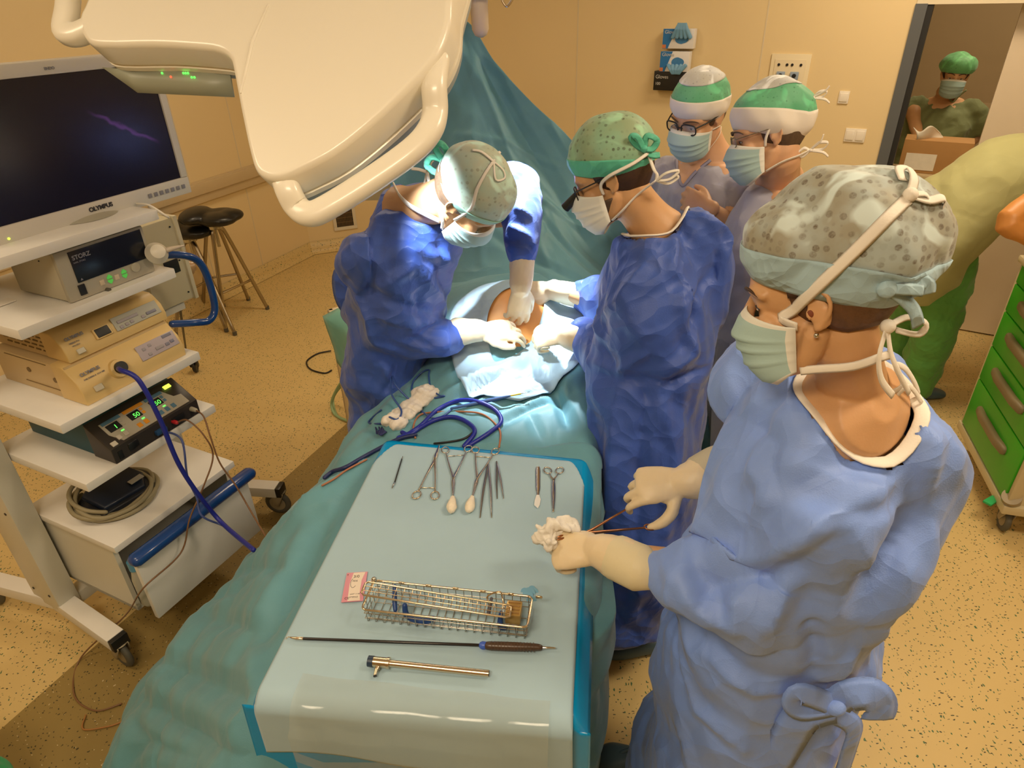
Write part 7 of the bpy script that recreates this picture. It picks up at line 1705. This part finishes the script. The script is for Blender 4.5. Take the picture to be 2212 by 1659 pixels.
# ---------------------------------------------------------------- SURGEON RIGHT
sr = thing('person', 'surgeon in royal blue gown, green cap and glasses, standing right of the operating table', 'person', (.40, 1.64, 0))
SRM = hmat((.273, 1.755, 1.591), (-.86, .28, -.43), (-.39, .17, .905)); srax = V((.12, 1, 0)).normalized()
srnb = V((.375, 1.735, 1.475))
hC = dict(wrist=at(1192, 625, 1.115), d=V((-1, .1, -.12)), back=(.0, -.55, .85), side=-1, curls=[(.3, .4, .3), (.35, .5, .3), (.4, .5, .3), (.5, .6, .3)], thumb=((.6, .8, -.3), (.3, .95, -.3), (.1, 1, -.3)), s=1.05)
hD = dict(wrist=at(1222, 722, 1.10), d=V((-1, .12, -.15)), back=(.0, -.5, .87), side=1, curls=[(1.1, 1.3, .6), (1.15, 1.35, .6), (1.2, 1.35, .6), (1.25, 1.3, .6)], thumb=((.3, .8, -.6), (-.2, .8, -.7), (-.4, .7, -.7)), s=1.05)
body(sr, SRM, 1.0, srnb, [(.42, 1.55, 1.345), (.39, 1.86, 1.345)], [at(1310, 790, 1.06), (.33, 1.97, 1.12)], [hD['wrist'], hC['wrist']],
     [(.42, 1.56, .92), (.40, 1.76, .92)], [(.41, 1.55, .5), (.39, 1.76, .5)], [(.43, 1.54, .09), (.42, 1.76, .09)],
     [((.42, 1.66, .90), .15, .11), ((.42, 1.67, 1.08), .13, .10), ((.41, 1.69, 1.26), .15, .11), ((.39, 1.70, 1.37), .14, .085)], srax, .0048, M_['skin'], [dict(hC, rs=.78), dict(hD, rs=.78)], neck_r=.058, s_arm=.85)
fR = [(at(1430, 500, 1.4), at(1440, 640, 1.25), .014, .012), (at(1500, 480, 1.45), at(1590, 600, 1.3), .018, .016), (at(1560, 600, 1.3), at(1470, 800, 1.1), .018, .018), (at(1300, 640, 1.25), at(1380, 700, 1.2), .014, .018), (at(1290, 700, 1.15), at(1350, 800, 1.05), .012, .018), (at(1380, 830, 1.0), at(1530, 790, 1.05), .012, -.02), (at(1300, 820, 1.0), at(1330, 1000, .8), .014, .02), (at(1430, 850, .95), at(1440, 1050, .6), .014, .02), (at(1370, 850, .95), at(1350, 1200, .4), .016, .02), (at(1290, 900, .9), at(1280, 1300, .25), .014, .02), (at(1480, 850, .95), at(1430, 1200, .4), .014, -.02)]
mb = MB().chain([((.37, 1.545, .20), .175, .150), ((.38, 1.57, .42), .18, .155), ((.385, 1.60, .65), .18, .160), ((.395, 1.63, .85), .185, .165), ((.405, 1.655, 1.0), .19, .165), ((.415, 1.675, 1.12), .20, .170), ((.41, 1.685, 1.25), .21, .165), ((.405, 1.70, 1.34), .205, .145), ((.395, 1.715, 1.40), .16, .115), ((.39, 1.725, 1.437), .105, .092)], 36, ref=srax, sub=5, dome=(.1, .12))
mb.chain([((.425, 1.56, 1.33), .088), (at(1445, 620, 1.24), .108), (at(1395, 710, 1.14), .108), (at(1330, 770, 1.07), .095), (at(1292, 755, 1.075), .078), (at(1262, 730, 1.09), .055)], 24, sub=4)
mb.chain([((.40, 1.86, 1.33), .085), ((.36, 1.93, 1.22), .080), ((.33, 1.97, 1.13), .070), (at(1285, 640, 1.11), .062), (at(1265, 638, 1.11), .050)], 22, sub=4)
mb.chain([(aty(1470, 470, 1.70), .045), (aty(1505, 500, 1.68), .075), (aty(1532, 575, 1.66), .082), (aty(1520, 680, 1.66), .07), (aty(1490, 790, 1.66), .05)], 18, sub=4)
cloth_blob('gown', mb, M_['gown_dark'], sr, .0085, wrinkle(.032, 5.5, (1, 1, .5), .03, 21, [(a, b, w_ * 1.2, h_ * 1.4) for a, b, w_, h_ in fR[:0]], .3), 3, [([(1456, 450), (1458, 520), (1450, 600)], .022, .010), ([(1512, 440), (1588, 504), (1590, 560)], .03, .018), ([(1300, 620), (1290, 700), (1330, 760)], .028, .018), ([(1480, 640), (1500, 760), (1400, 840)], .034, .022), ([(1370, 822), (1450, 832), (1540, 790)], .028, -.022), ([(1340, 850), (1330, 1000), (1320, 1150)], .032, .020), ([(1430, 840), (1450, 960), (1440, 1100)], .032, .018), ([(1390, 850), (1380, 1050), (1370, 1300)], .034, -.020), ([(1290, 850), (1290, 1050), (1275, 1280)], .03, .018), ([(1400, 560), (1350, 640), (1290, 690)], .03, .016), ([(1560, 560), (1520, 680), (1470, 760)], .032, -.018), ([(1290, 780), (1340, 800), (1400, 760)], .026, .016), ([(1480, 860), (1460, 1000), (1430, 1180)], .03, .016), ([(1340, 1180), (1380, 1280), (1350, 1360)], .03, .016)])
cut_neck(sr, [c for c in sr.children if c.name.split('.')[0] == 'gown'][0], (.388, 1.722), .088, .080, srax, 1.39, M_['white_tie'], .007)
if 0: hit_band(sr, bvh_of([c for c in sr.children if c.name.split('.')[0] == 'gown']), [(1345, 470), (1362, 452), (1395, 441), (1430, 437), (1470, 434), (1500, 432), (1522, 436)], .008, .003)
glove2(sr, hC, (.33, 1.97, 1.12), at(1262, 640, 1.11), .035, .046)
glove2(sr, hD, at(1310, 790, 1.06), at(1266, 732, 1.09), .037, .048)
CAPG2 = net_mat('cap_net_dark_green', (.26, .46, .30), (.30, .40, .24), (.08, .10, .055), 75, .36)
bvR = cap_std(sr, SRM, 1.0, CAPG2, BANDG, off=.002, seed=4, c=(0, -.018, .050), r=(.086, .112, .096), band=.26)
mk, ML = mask(SRM, 1.0, sr, MASKE, MASKE); RC = SRM.translation
nape_hair(sr, SRM, 1.0, HBR, .0015, -.070)
# beard
rows = []
for i in range(10):
    t_ = i / 9; z_ = -.045 - .058 * t_
    rows.append([SRM @ V((-.0655 * math.cos(a_) * (1 - .28 * t_) - .006, .010 + .068 * math.sin(a_) + .012 * t_, z_ - .006 * math.sin(a_) * t_)) for a_ in [k * math.pi / 2 / 14 * .8 - .12 for k in range(15)]])
MB().grid(rows).build('beard', HGR, sr, smooth=True, solid=.002)
kR = aty(1418, 390, 1.66)
rib(sr, bvR, [], .009, TIE, center=RC, extra0=[ML[0], SRM @ V((-.084, .018, .0)), SRM @ V((-.088, -.010, .034)), SRM @ V((-.085, -.06, .045))]) if False else MB().ribbon([ML[0], SRM @ V((-.080, .015, -.004)), SRM @ V((-.096, -.018, .010)), SRM @ V((-.083, -.082, .014)), SRM @ V((-.038, -.128, .022))], .009, center=RC).build('mask_tie', TIE, sr, smooth=True)
MB().ribbon([ML[2], SRM @ V((-.068, -.01, -.085)), SRM @ V((-.058, -.055, -.065)), kR], .010, center=RC).ribbon([kR, kR + V((.02, -.01, .02)), kR + V((.05, -.01, .025)), kR + V((.03, -.01, .005)), kR], .008, normal=(0, -.7, .7)).ribbon([kR, kR + V((.03, 0, -.008)), kR + V((.052, 0, .006)), kR + V((.046, 0, .014))], .008, normal=(0, -.7, .7)).ribbon([SRM @ V((-.035, -.112, .022)), kR + V((-.01, 0, .03)), kR + V((.0, 0, .015)), kR], .009, normal=(0, -.7, .7)).build('mask_tie', TIE, sr, smooth=True)
kc = hit(bvR, 1388, 322, .006, aty(1388, 322, 1.7))
MB().ribbon([kc, kc + V((-.02, -.01, .03)), kc + V((-.035, -.01, .03)), kc + V((-.02, 0, .01)), kc], .016, normal=(0, -.8, .5)).ribbon([kc, kc + V((.005, 0, .03)), kc + V((.03, 0, .02)), kc + V((.02, 0, .0)), kc], .016, normal=(0, -.8, .5)).ribbon([kc, kc + V((.02, 0, -.015)), kc + V((.04, 0, -.015))], .016, normal=(0, -.8, .5)).ell(kc, (.009, .009, .009)).build('cap_tie', BANDG, sr, smooth=True)
def glasses(t, M, s, m, lens=None, thick=.0018, w=.025, h=.017, y=.096, loupe=False, drop=-.006):
    mb = MB(); gl = thing_child('glasses', t)
    for q in (-1, 1):
        pts = [M @ (V((q * .034 + w * math.copysign(abs(math.cos(a)) ** .6, math.cos(a)), y + .004 - .010 * abs(q * .034 + w * math.cos(a)) / .06, drop + h * math.copysign(abs(math.sin(a)) ** .6, math.sin(a)))) * s) for a in [2 * math.pi * k / 24 for k in range(24)]]
        mb.chain([(p, thick) for p in pts], 8, closed=True)
        mb.chain([(M @ (V((q * .060, y - .006, drop + .008)) * s), thick), (M @ (V((q * .080, .04, drop + .012)) * s), thick), (M @ (V((q * .083, -.012, drop + .014)) * s), thick)], 8, sub=3)
        if loupe: MB().cyl(M @ (V((q * .030, y + .001, drop - .004)) * s), M @ (V((q * .026, y + .045, drop - .022)) * s), .011, .013, 18).build('loupe', M_['black'], t)
        if lens: MB().grid([[M @ (V((q * .034 + w * .94 * rr * math.cos(a), y + .003 - .010 * abs(q * .034 + w * rr * math.cos(a)) / .06, drop + h * .94 * rr * math.sin(a))) * s) for a in [2 * math.pi * k / 20 for k in range(20)]] for rr in (.01, 1.0)], True).build('lens', lens, gl, smooth=True)
    mb.chain([(M @ (V((-.011, y + .003, drop + .004)) * s), thick), (M @ (V((.011, y + .003, drop + .004)) * s), thick)], 8)
    me = mb.mesh(); me.transform(Matrix.Translation(-wloc(t))); me.materials.append(m); me.polygons.foreach_set('use_smooth', [True] * len(me.polygons)); gl.data = me
    return gl
def thing_child(name, t):
    me = bpy.data.meshes.new(name); o = bpy.data.objects.new(name, me); link(o); o.parent = t; return o
LENSM = mat('glass_lens', (.25, .30, .36), .08, alpha=.35, spec=.8)
glasses(sr, SRM, 1.0, M_['black'], mat('dark_lens', (.05, .07, .11), .1, alpha=.8), loupe=True, w=.024, h=.018)
clog(sr, V((.52, 1.54, 0)), V((.28, 1.52, 0)), CLG); clog(sr, V((.51, 1.76, 0)), V((.27, 1.76, 0)), CLG)
# ---------------------------------------------------------------- OBSERVER with dark glasses, arms crossed
o1 = thing('person', 'observer in grey lilac scrubs, black glasses and white banded cap, arms crossed', 'person', (.72, 2.50, 0))
O1M = hmat((.674, 2.457, 1.624), (-.74, -.58, -.33), (-.2, -.25, .945)); a1 = V((.60, -.80, 0)) * -1; a1 = V((-.62, .78, 0)).normalized()
c1 = V((.74, 2.50, 0)); f1_ = V((-.78, -.62, 0)).normalized()
def at1(r, f, z): return c1 + a1 * r + f1_ * f + Zu * z
eL1, eR1 = at(1592, 445, 1.20), at(1440, 470, 1.16)
body(o1, O1M, 1.0, c1 + f1_ * .0 + Zu * 1.50, [at1(-.19, .0, 1.41), at1(.19, 0, 1.41)], [aty(1578, 492, 2.28), at1(.24, .06, 1.12)], [aty(1530, 448, 2.22), at1(.05, .20, 1.12)],
     [at1(-.10, 0, .92), at1(.10, 0, .92)], [at1(-.11, 0, .5), at1(.11, 0, .5)], [at1(-.12, 0, .09), at1(.12, 0, .09)],
     [(at1(0, 0, .9), .15, .11), (at1(0, 0, 1.08), .14, .11), (at1(0, .01, 1.27), .16, .115), (at1(0, 0, 1.40), .15, .085)], a1, .0055, M_['skin_pale'],
     [dict(wrist=at1(.05, .20, 1.12), d=-a1 + Zu * .35, back=(-.6, -.7, .3), side=-1, curl=(.2, .4, .3)), dict(wrist=aty(1530, 448, 2.22), d=a1 + Zu * .1, back=(-.6, -.7, .3), side=1, curl=(.4, .5, .3))], neck_r=.058, s_arm=1.15)
mb = MB().chain([(at1(0, 0, .72), .20, .145), (at1(0, 0, .9), .19, .14), (at1(0, .01, 1.1), .19, .145), (at1(0, .02, 1.28), .20, .145), (at1(0, .0, 1.39), .17, .105), (at1(0, .0, 1.452), .092, .080)], 32, ref=a1, sub=5, dome=(.1, .1))
mb.chain([(at1(-.15, 0, 1.39), .078), (at1(-.215, .0, 1.36), .082), (aty(1592, 408, 2.34), .076)], 20, sub=4, dome=(.9, .1)); mb.chain([(at1(.15, 0, 1.39), .078), (at1(.22, .02, 1.34), .082), (at1(.245, .04, 1.26), .078)], 20, sub=4, dome=(.9, .1))
cloth_blob('scrub_top', mb, M_['scrub_grey'], o1, .009, wrinkle(.020, 9, (1, 1, .7), .015, 31, [], .4), 3)
MB().chain([(at1(-.09, 0, .09), .06), (at1(-.09, 0, .5), .085), (at1(-.06, 0, .85), .12)], 18, sub=3).chain([(at1(.09, 0, .09), .06), (at1(.09, 0, .5), .085), (at1(.06, 0, .85), .12)], 18, sub=3).build('trousers', M_['scrub_grey'], o1, smooth=True)
# v neck opening: skin patch edged by collar strips
def vneck(t, pts, skin, edge, w=.010, lift=.012, fy=None):
    bv = bvh_of([c for c in t.children if c.name.split('.')[0] in ('scrub_top', 'body')])
    y0 = (t.children[0].data.vertices[0].co + t.location).y if fy is None else fy
    P = [hit(bv, px, py, .004, aty(px, py, y0)) for px, py in pts]; A = [cr1([P[0], P[1], P[2]], k / 8) for k in range(9)]; B = [cr1([P[4], P[3], P[2]], k / 8) for k in range(9)]
    rows = []
    for k in range(9):
        ax_, ay_ = pts[0], pts[4]
        f = k / 8; l = (cr1([V((*pts[q], 0)) for q in (0, 1, 2)], f)); r = (cr1([V((*pts[q], 0)) for q in (4, 3, 2)], f))
        rows.append([hit(bv, l.x + (r.x - l.x) * j / 8, l.y + (r.y - l.y) * j / 8, .003, P[2]) for j in range(9)])
    MB().grid(rows).build('neckline_skin', skin, t, smooth=True, solid=.002)
    MB().ribbon([p + (V((0, 0, CH)) - p).normalized() * .002 for p in P], w, normal=(-.2, -.8, .5), sub=5, th=.002).build('collar', edge, t, smooth=True)
COLL = mat('collar_lilac', (.30, .29, .40), .8)
CAPW2 = net_mat('cap_top_white', (.62, .64, .66), (.55, .55, .52), (.30, .30, .32), 90, .3); GRB = net_mat('cap_mid_green', (.10, .42, .22), (.14, .46, .26), (.06, .26, .14), 90, .3); WHB = mat('cap_band_white', (.82, .76, .68), .8, noise_amt=.04, bump=.15, bscale=120)
bv1 = cap_std(o1, O1M, 1.0, GRB, WHB, band=.34, seed=6, bf=.036, bb=-.035, c=(0, -.014, .046), r=(.086, .108, .100), top=(.60, CAPW2))
mk, ML = mask(O1M, 1.0, o1, MASKB, MASKE); face_bits(o1, O1M, 1.0, HGR); nape_hair(o1, O1M, 1.0, HGR, .001, -.05)
glasses(o1, O1M, 1.0, M_['black'], LENSM, .0026, .027, .018, y=.100, drop=.001)
for j in (0, 1): MB().ribbon([ML[j], O1M @ V(((-1, 1)[j] * .082, -.01, -.028))], .006, center=O1M.translation).build('mask_tie', TIE, o1, smooth=True)
for j in (2, 3): MB().ribbon([ML[j], O1M @ V(((-1, 1)[j - 2] * .072, -.015, -.070)), O1M @ V(((-1, 1)[j - 2] * .04, -.07, -.07))], .009, center=O1M.translation).build('mask_tie', TIE, o1, smooth=True)
clog(o1, at1(-.12, -.08, 0), at1(-.12, .16, 0), CLG); clog(o1, at1(.12, -.08, 0), at1(.12, .16, 0), CLG)
# ---------------------------------------------------------------- OBSERVER in profile
o2 = thing('person', 'observer in profile in grey lilac scrubs and red clogs, white and green cap', 'person', (.86, 2.14, 0))
O2M = hmat((.775, 2.057, 1.629), (-.949, .17, -.267), (-.229, .213, .95)); a2 = V((.12, 1, 0)).normalized(); f2_ = V((-1, .12, 0)).normalized(); c2 = V((.86, 2.10, 0))
def at2(r, f, z): return c2 + a2 * r + f2_ * f + Zu * z
body(o2, O2M, 1.0, c2 + f2_ * .01 + Zu * 1.50, [at2(-.185, 0, 1.40), at2(.185, 0, 1.40)], [at2(-.24, -.03, 1.12), at2(.24, -.03, 1.12)], [at2(-.22, .10, .92), at2(.22, .1, .92)],
     [at2(-.09, 0, .92), at2(.09, 0, .92)], [at2(-.10, .02, .5), at2(.10, .02, .5)], [at2(-.12, 0, .09), at2(.14, 0, .09)],
     [(at2(0, 0, .9), .15, .11), (at2(0, 0, 1.08), .14, .11), (at2(0, .01, 1.27), .16, .115), (at2(0, 0, 1.39), .15, .085)], a2, .0055, M_['skin_pale'],
     [dict(wrist=at2(-.22, .10, .92), d=V((-.5, .1, -1)), back=(-.8, -.3, .3), side=1, curl=(.3, .3, .2)), dict(wrist=at2(.22, .10, .92), d=V((-.5, .1, -1)), back=(-.8, -.3, .3), side=-1, curl=(.3, .3, .2))], neck_r=.058)
mb = MB().chain([(at2(0, .0, .70), .20, .165), (at2(0, .0, .82), .20, .165), (at2(0, .01, 1.0), .185, .150), (at2(0, .02, 1.15), .185, .14), (at2(0, .02, 1.28), .20, .140), (at2(0, .01, 1.38), .17, .11), (at2(0, .01, 1.445), .092, .084)], 32, ref=a2, sub=5, dome=(.1, .1))
for q in (-1, 1): mb.chain([(at2(q * .15, 0, 1.38), .08), (at2(q * .21, -.01, 1.33), .085), (at2(q * .235, -.02, 1.20), .080)], 20, sub=4, dome=(.9, .1))
st2 = cloth_blob('scrub_top', mb, M_['scrub_grey'], o2, .009, wrinkle(.018, 8, (1, 1, .6), .02, 41, [(at2(-.1, .15, 1.2), at2(-.12, .17, .75), .012, .012), (at2(-.17, .1, 1.3), at2(-.15, .14, .9), .012, .010)], .4), 3)
bvT = bvh_of([st2]); pr_ = []
for i in range(8): pr_.append([hit(bvT, 1578 + j * 12 + i * 1.5, 742 + i * 12 + (4 - abs(j - 5)) * 1.2, .004, at2(-.17, .12, .95 - i * .02)) for j in range(11)])
MB().grid(pr_).build('pocket', M_['scrub_grey'], o2, smooth=True, solid=.004)
MB().chain([(at2(-.10, .0, .09), .065), (at2(-.10, .02, .5), .09), (at2(-.07, .0, .78), .13)], 20, sub=3).chain([(at2(.12, 0, .09), .065), (at2(.10, .02, .5), .09), (at2(.07, 0, .78), .13)], 20, sub=3).build('trousers', M_['scrub_grey'], o2, smooth=True)
bv2 = cap_std(o2, O2M, 1.0, GRB, WHB, band=.36, seed=8, bf=.040, bb=-.050, c=(0, -.018, .048), r=(.088, .114, .100), puff=.012, top=(.66, CAPW2))
mk, ML = mask(O2M, 1.0, o2, MASKB, MASKE); face_bits(o2, O2M, 1.0, HGR); nape_hair(o2, O2M, 1.0, HGR, .001, -.055)
glasses(o2, O2M, 1.0, mat('frame_thin_grey', (.25, .22, .16), .3, .8), LENSM, .0013, .024, .014, y=.100, drop=.001)
kk = O2M @ V((-.02, -.105, -.075))
MB().ribbon([ML[0], O2M @ V((-.080, .015, -.005)), O2M @ V((-.085, -.005, .03))], .008, center=O2M.translation).ribbon([ML[2], O2M @ V((-.066, -.02, -.085)), O2M @ V((-.05, -.07, -.08)), kk], .011, center=O2M.translation).build('mask_tie', TIE, o2, smooth=True)
bow(o2, kk, (.6, -.7, .2), (.9, -.1, .35), (-.3, -.1, .9), TIE, .040, .009, tails=((1.0, -.8), (.8, .8)))
k4 = O2M @ V((-.03, -.125, .065)); bow(o2, k4, (.6, -.7, .2), (.9, -.1, .35), (-.3, -.1, .9), TIE, .030, .008, tails=((1.3, .5), (1.2, -.9)))
MB().tube([at(1648, 380, 1.47), at(1640, 405, 1.43), at(1622, 430, 1.40), at(1610, 455, 1.36)], .0022, 8).build('lanyard', M_['black'], o2, smooth=True)
RC_ = mat('clog_dark_red', (.34, .008, .02), .4)
clog(o2, at(1540, 1180, .02) + V((.05, 0, 0)), at(1480, 1172, .02), RC_, .085, .05); clog(o2, at(1575, 1080, .02) + V((.06, 0, 0)), at(1508, 1066, .02), RC_, .085, .05)
# ---------------------------------------------------------------- PERSON in the doorway
dr = thing('person', 'person in olive scrubs and green cap handling a cardboard box in the doorway', 'person', (3.02, 4.88, 0))
DRM = hmat((2.965, 4.745, 1.48), (-.45, -.88, -.12), (0, -.12, 1)); a3 = V((-.86, .48, 0)).normalized(); f3_ = V((-.48, -.86, 0)).normalized(); c3_ = V((3.02, 4.86, -.015))
def at3(r, f, z): return c3_ + a3 * r + f3_ * f + Zu * z
wD1, wD2 = aty(1988, 312, 4.62), aty(2068, 338, 4.62)
body(dr, DRM, .97, c3_ + Zu * 1.385, [at3(.19, 0, 1.29), at3(-.19, 0, 1.29)], [aty(1975, 262, 4.82), aty(2128, 275, 4.82)], [wD1, wD2],
     [at3(.09, 0, .85), at3(-.09, 0, .85)], [at3(.1, 0, .46), at3(-.1, 0, .46)], [at3(.1, 0, .09), at3(-.1, 0, .09)],
     [(at3(0, 0, .85), .17, .13), (at3(0, .02, 1.0), .17, .14), (at3(0, .02, 1.15), .17, .13), (at3(0, 0, 1.28), .15, .09)], a3, .0075, M_['skin'],
     [dict(wrist=wD1, d=V((.3, -.4, -.6)), back=(-.5, -.6, .5), side=-1, curl=(.4, .5, .3)), dict(wrist=wD2, d=V((-1, -.1, -.25)), back=(.0, -.5, .8), side=1, curl=(.2, .3, .2))], s_arm=1.1)
mb = MB().chain([(at3(0, 0, .68), .25, .18), (at3(0, 0, .85), .24, .18), (at3(0, .02, 1.05), .225, .18), (at3(0, .02, 1.18), .22, .16), (at3(0, .0, 1.28), .17, .11), (at3(0, .0, 1.335), .09, .08)], 30, ref=a3, sub=4, dome=(.1, .1))
for q in (-1, 1): mb.chain([(at3(q * .15, 0, 1.27), .08), (at3(q * .22, 0, 1.22), .085), (at3(q * .25, .0, 1.13), .085)], 18, sub=3, dome=(.9, .1))
cloth_blob('scrub_top', mb, M_['scrub_olive'], dr, .012, wrinkle(.022, 8, (1, 1, .6), .015, 51, [], .4), 3)
MB().chain([(at3(-.1, 0, .06), .08), (at3(-.1, 0, .5), .10), (at3(-.07, 0, .75), .14)], 16, sub=3).chain([(at3(.1, 0, .06), .08), (at3(.1, 0, .5), .10), (at3(.07, 0, .75), .14)], 16, sub=3).build('trousers', M_['scrub_olive'], dr, smooth=True)
shell('cap', cap_grid(DRM, .97, (0, -.01, .055), (.108, .118, .082), .030, .0, 0, 1, 80, 30, 0, .010, 3), net_mat('cap_green', (.12, .42, .16), (.14, .45, .18), (.07, .28, .09), 70, .3), dr)
mask(DRM, .97, dr, MASKB, MASKE); face_bits(dr, DRM, .97, HBR); nape_hair(dr, DRM, .97, HBR, .004, -.04)
vn3 = [(2044, 196), (2049, 207), (2058, 220), (2074, 205), (2088, 194)]
vneck(dr, vn3, M_['skin'], M_['scrub_olive'], .012, .01, 4.78)
vneck(o1, [(1461, 345), (1466, 375), (1476, 402), (1502, 374), (1535, 345)], M_['skin_pale'], COLL, .012, .012)
clog(dr, at3(-.1, -.08, 0), at3(-.1, .15, 0), CLG); clog(dr, at3(.1, -.08, 0), at3(.1, .15, 0), CLG)
# crumpled white sheet she holds over the box
rows = []
for i in range(20):
    u = i / 19
    rows.append([aty(1973 + 58 * k / 14 + 4 * math.sin(u * 6) + 12 * u, 275 + 52 * u + 8 * math.sin(k * .5) * (1 - u) + k * .5, 4.40 - .03 * math.sin(u * 5 + k * .3)) for k in range(15)])
tag(MB().grid(rows).build('packaging_sheet', mat('paper_cream_white', (.74, .68, .56), .7, noise_amt=.05), smooth=True, solid=.004), 'curled white packaging sheet held over the cardboard box', 'paper')
# ---------------------------------------------------------------- PERSON bending at the right edge
bp2 = thing('person', 'person in yellow green top and green trousers bending over at the right edge', 'person', (2.3, 3.3, 0))
BM = hmat((3.12, 3.25, 1.10), (.75, -.15, -.65), (.65, 0, .75)); a4 = V((.05, 1, 0)).normalized()
body(bp2, BM, 1.0, V((2.95, 3.28, 1.19)), [(2.83, 3.09, 1.17), (2.83, 3.47, 1.17)], [(2.86, 3.02, .90), (2.86, 3.55, .90)], [(3.02, 3.02, .72), (3.02, 3.55, .72)],
     [(2.22, 3.20, .88), (2.22, 3.40, .88)], [(2.28, 3.18, .48), (2.30, 3.42, .48)], [(2.26, 3.17, .09), (2.26, 3.43, .09)],
     [((2.20, 3.3, .90), .16, .13), ((2.38, 3.3, 1.05), .14, .11), ((2.62, 3.29, 1.16), .16, .12), ((2.82, 3.28, 1.18), .15, .09)], a4, .008, M_['skin'],
     [dict(wrist=(3.02, 3.02, .72), d=V((.5, 0, -.8)), back=(.7, -.5, .4), side=-1), dict(wrist=(3.02, 3.55, .72), d=V((.5, 0, -.8)), back=(.7, .5, .4), side=1)])
mb = MB().chain([((2.16, 3.3, .70), .25, .20), ((2.17, 3.3, .85), .25, .195), ((2.28, 3.3, 1.02), .24, .20), ((2.46, 3.3, 1.14), .23, .20), ((2.68, 3.29, 1.20), .23, .17), ((2.86, 3.28, 1.21), .18, .13)], 32, ref=a4, sub=4)
for q in (-1, 1): mb.chain([((2.80, 3.28 + q * .16, 1.18), .09), ((2.84, 3.28 + q * .22, 1.06), .09), ((2.85, 3.28 + q * .25, .96), .085)], 18, sub=3)
cloth_blob('gown_top', mb, M_['scrub_yellow'], bp2, .011, wrinkle(.030, 4, (1, 1, 1), .02, 61, [(V((2.1, 3.1, .7)), V((2.5, 3.08, 1.1)), .02, .02)], .15), 3)
mb = MB().chain([((2.25, 3.17, .05), .095), ((2.27, 3.18, .3), .105), ((2.26, 3.19, .6), .125), ((2.22, 3.22, .85), .15)], 22, sub=4).chain([((2.27, 3.43, .05), .095), ((2.30, 3.42, .3), .105), ((2.26, 3.41, .6), .125), ((2.22, 3.38, .85), .15)], 22, sub=4)
cloth_blob('trousers', mb, M_['trouser_green'], bp2, .011, wrinkle(.016, 10, (1, 1, 1), .01, 62, [], .4), 3)
shell('cap', cap_grid(BM, 1.0, (0, -.02, .05), (.095, .115, .095), .04, -.03, 0, 1, 60, 24, 0, .01, 3), GRB, bp2)
clog(bp2, V((2.15, 3.15, 0)), V((2.40, 3.14, 0)), CLG); clog(bp2, V((2.18, 3.45, 0)), V((2.43, 3.44, 0)), CLG)
# ---------------------------------------------------------------- PERSON cut off by the right edge (elbow in view)
pe = thing('person', 'person cut off by the right edge, only a bent bare elbow in view', 'person', (2.75, 2.80, 0))
PM = hmat((2.78, 2.82, 1.62), (.8, .5, -.3), (.2, .1, .95)); a5 = V((.5, -.85, 0)).normalized()
body(pe, PM, 1.0, V((2.72, 2.80, 1.49)), [(2.50, 2.74, 1.42), (2.90, 2.90, 1.40)], [aty(2180, 475, 2.6), (3.0, 2.95, 1.15)], [(2.27, 2.55, 1.02), (2.9, 2.8, 1.0)],
     [(2.72, 2.72, .92), (2.74, 2.90, .92)], [(2.72, 2.72, .5), (2.74, 2.90, .5)], [(2.72, 2.72, .09), (2.74, 2.90, .09)],
     [((2.73, 2.8, .9), .14, .11), ((2.73, 2.8, 1.1), .14, .1), ((2.72, 2.8, 1.27), .15, .11), ((2.72, 2.8, 1.39), .14, .08)], (.3, .95, 0), .008, mat('skin_orange', (.62, .26, .06), .45, noise_amt=.06, sss=.05),
     [dict(wrist=(2.27, 2.55, 1.02), d=V((.8, .2, -.3)), back=(0, -.3, .9), side=1), dict(wrist=(2.9, 2.8, 1.0), d=V((.8, .2, -.3)), back=(0, -.3, .9), side=-1)], s_arm=1.35)
mb = MB().chain([((2.76, 2.82, .70), .20, .15), ((2.76, 2.82, 1.0), .19, .14), ((2.75, 2.82, 1.3), .19, .13), ((2.73, 2.81, 1.43), .10, .09)], 28, ref=(.3, .95, 0), sub=4, dome=(.1, .1))
mb.chain([((2.6, 2.77, 1.40), .08), ((2.50, 2.73, 1.38), .085), ((2.38, 2.69, 1.33), .080)], 18, sub=3, dome=(.9, .1))
cloth_blob('scrub_top', mb, M_['scrub_yellow'], pe, .012, None, 3)
MB().chain([((2.74, 2.73, .06), .08), ((2.74, 2.75, .75), .12)], 16).chain([((2.76, 2.92, .06), .08), ((2.76, 2.90, .75), .12)], 16).build('trousers', M_['trouser_green'], pe, smooth=True)
# green cloth corner, bottom left
g_ = at(10, 1640, .25); mb = MB().ell(g_ + V((-.06, -.10, -.1)), (.13, .13, .14)).ell(g_ + V((-.10, -.14, .06)), (.12, .12, .14)).chain([(g_ + V((-.10, -.14, -.22)), .12), (g_ + V((-.10, -.14, .2)), .13)], 20)
me = remesh(mb.mesh(), .01, 3); displace(me, wrinkle(.02, 9, soft=.01)); tag(addobj('green_cloth', me, cloth_mat('bright_green_cloth', (.03, .40, .14), .7)), 'edge of a bright green cloth poking in at the bottom left corner', 'cloth')
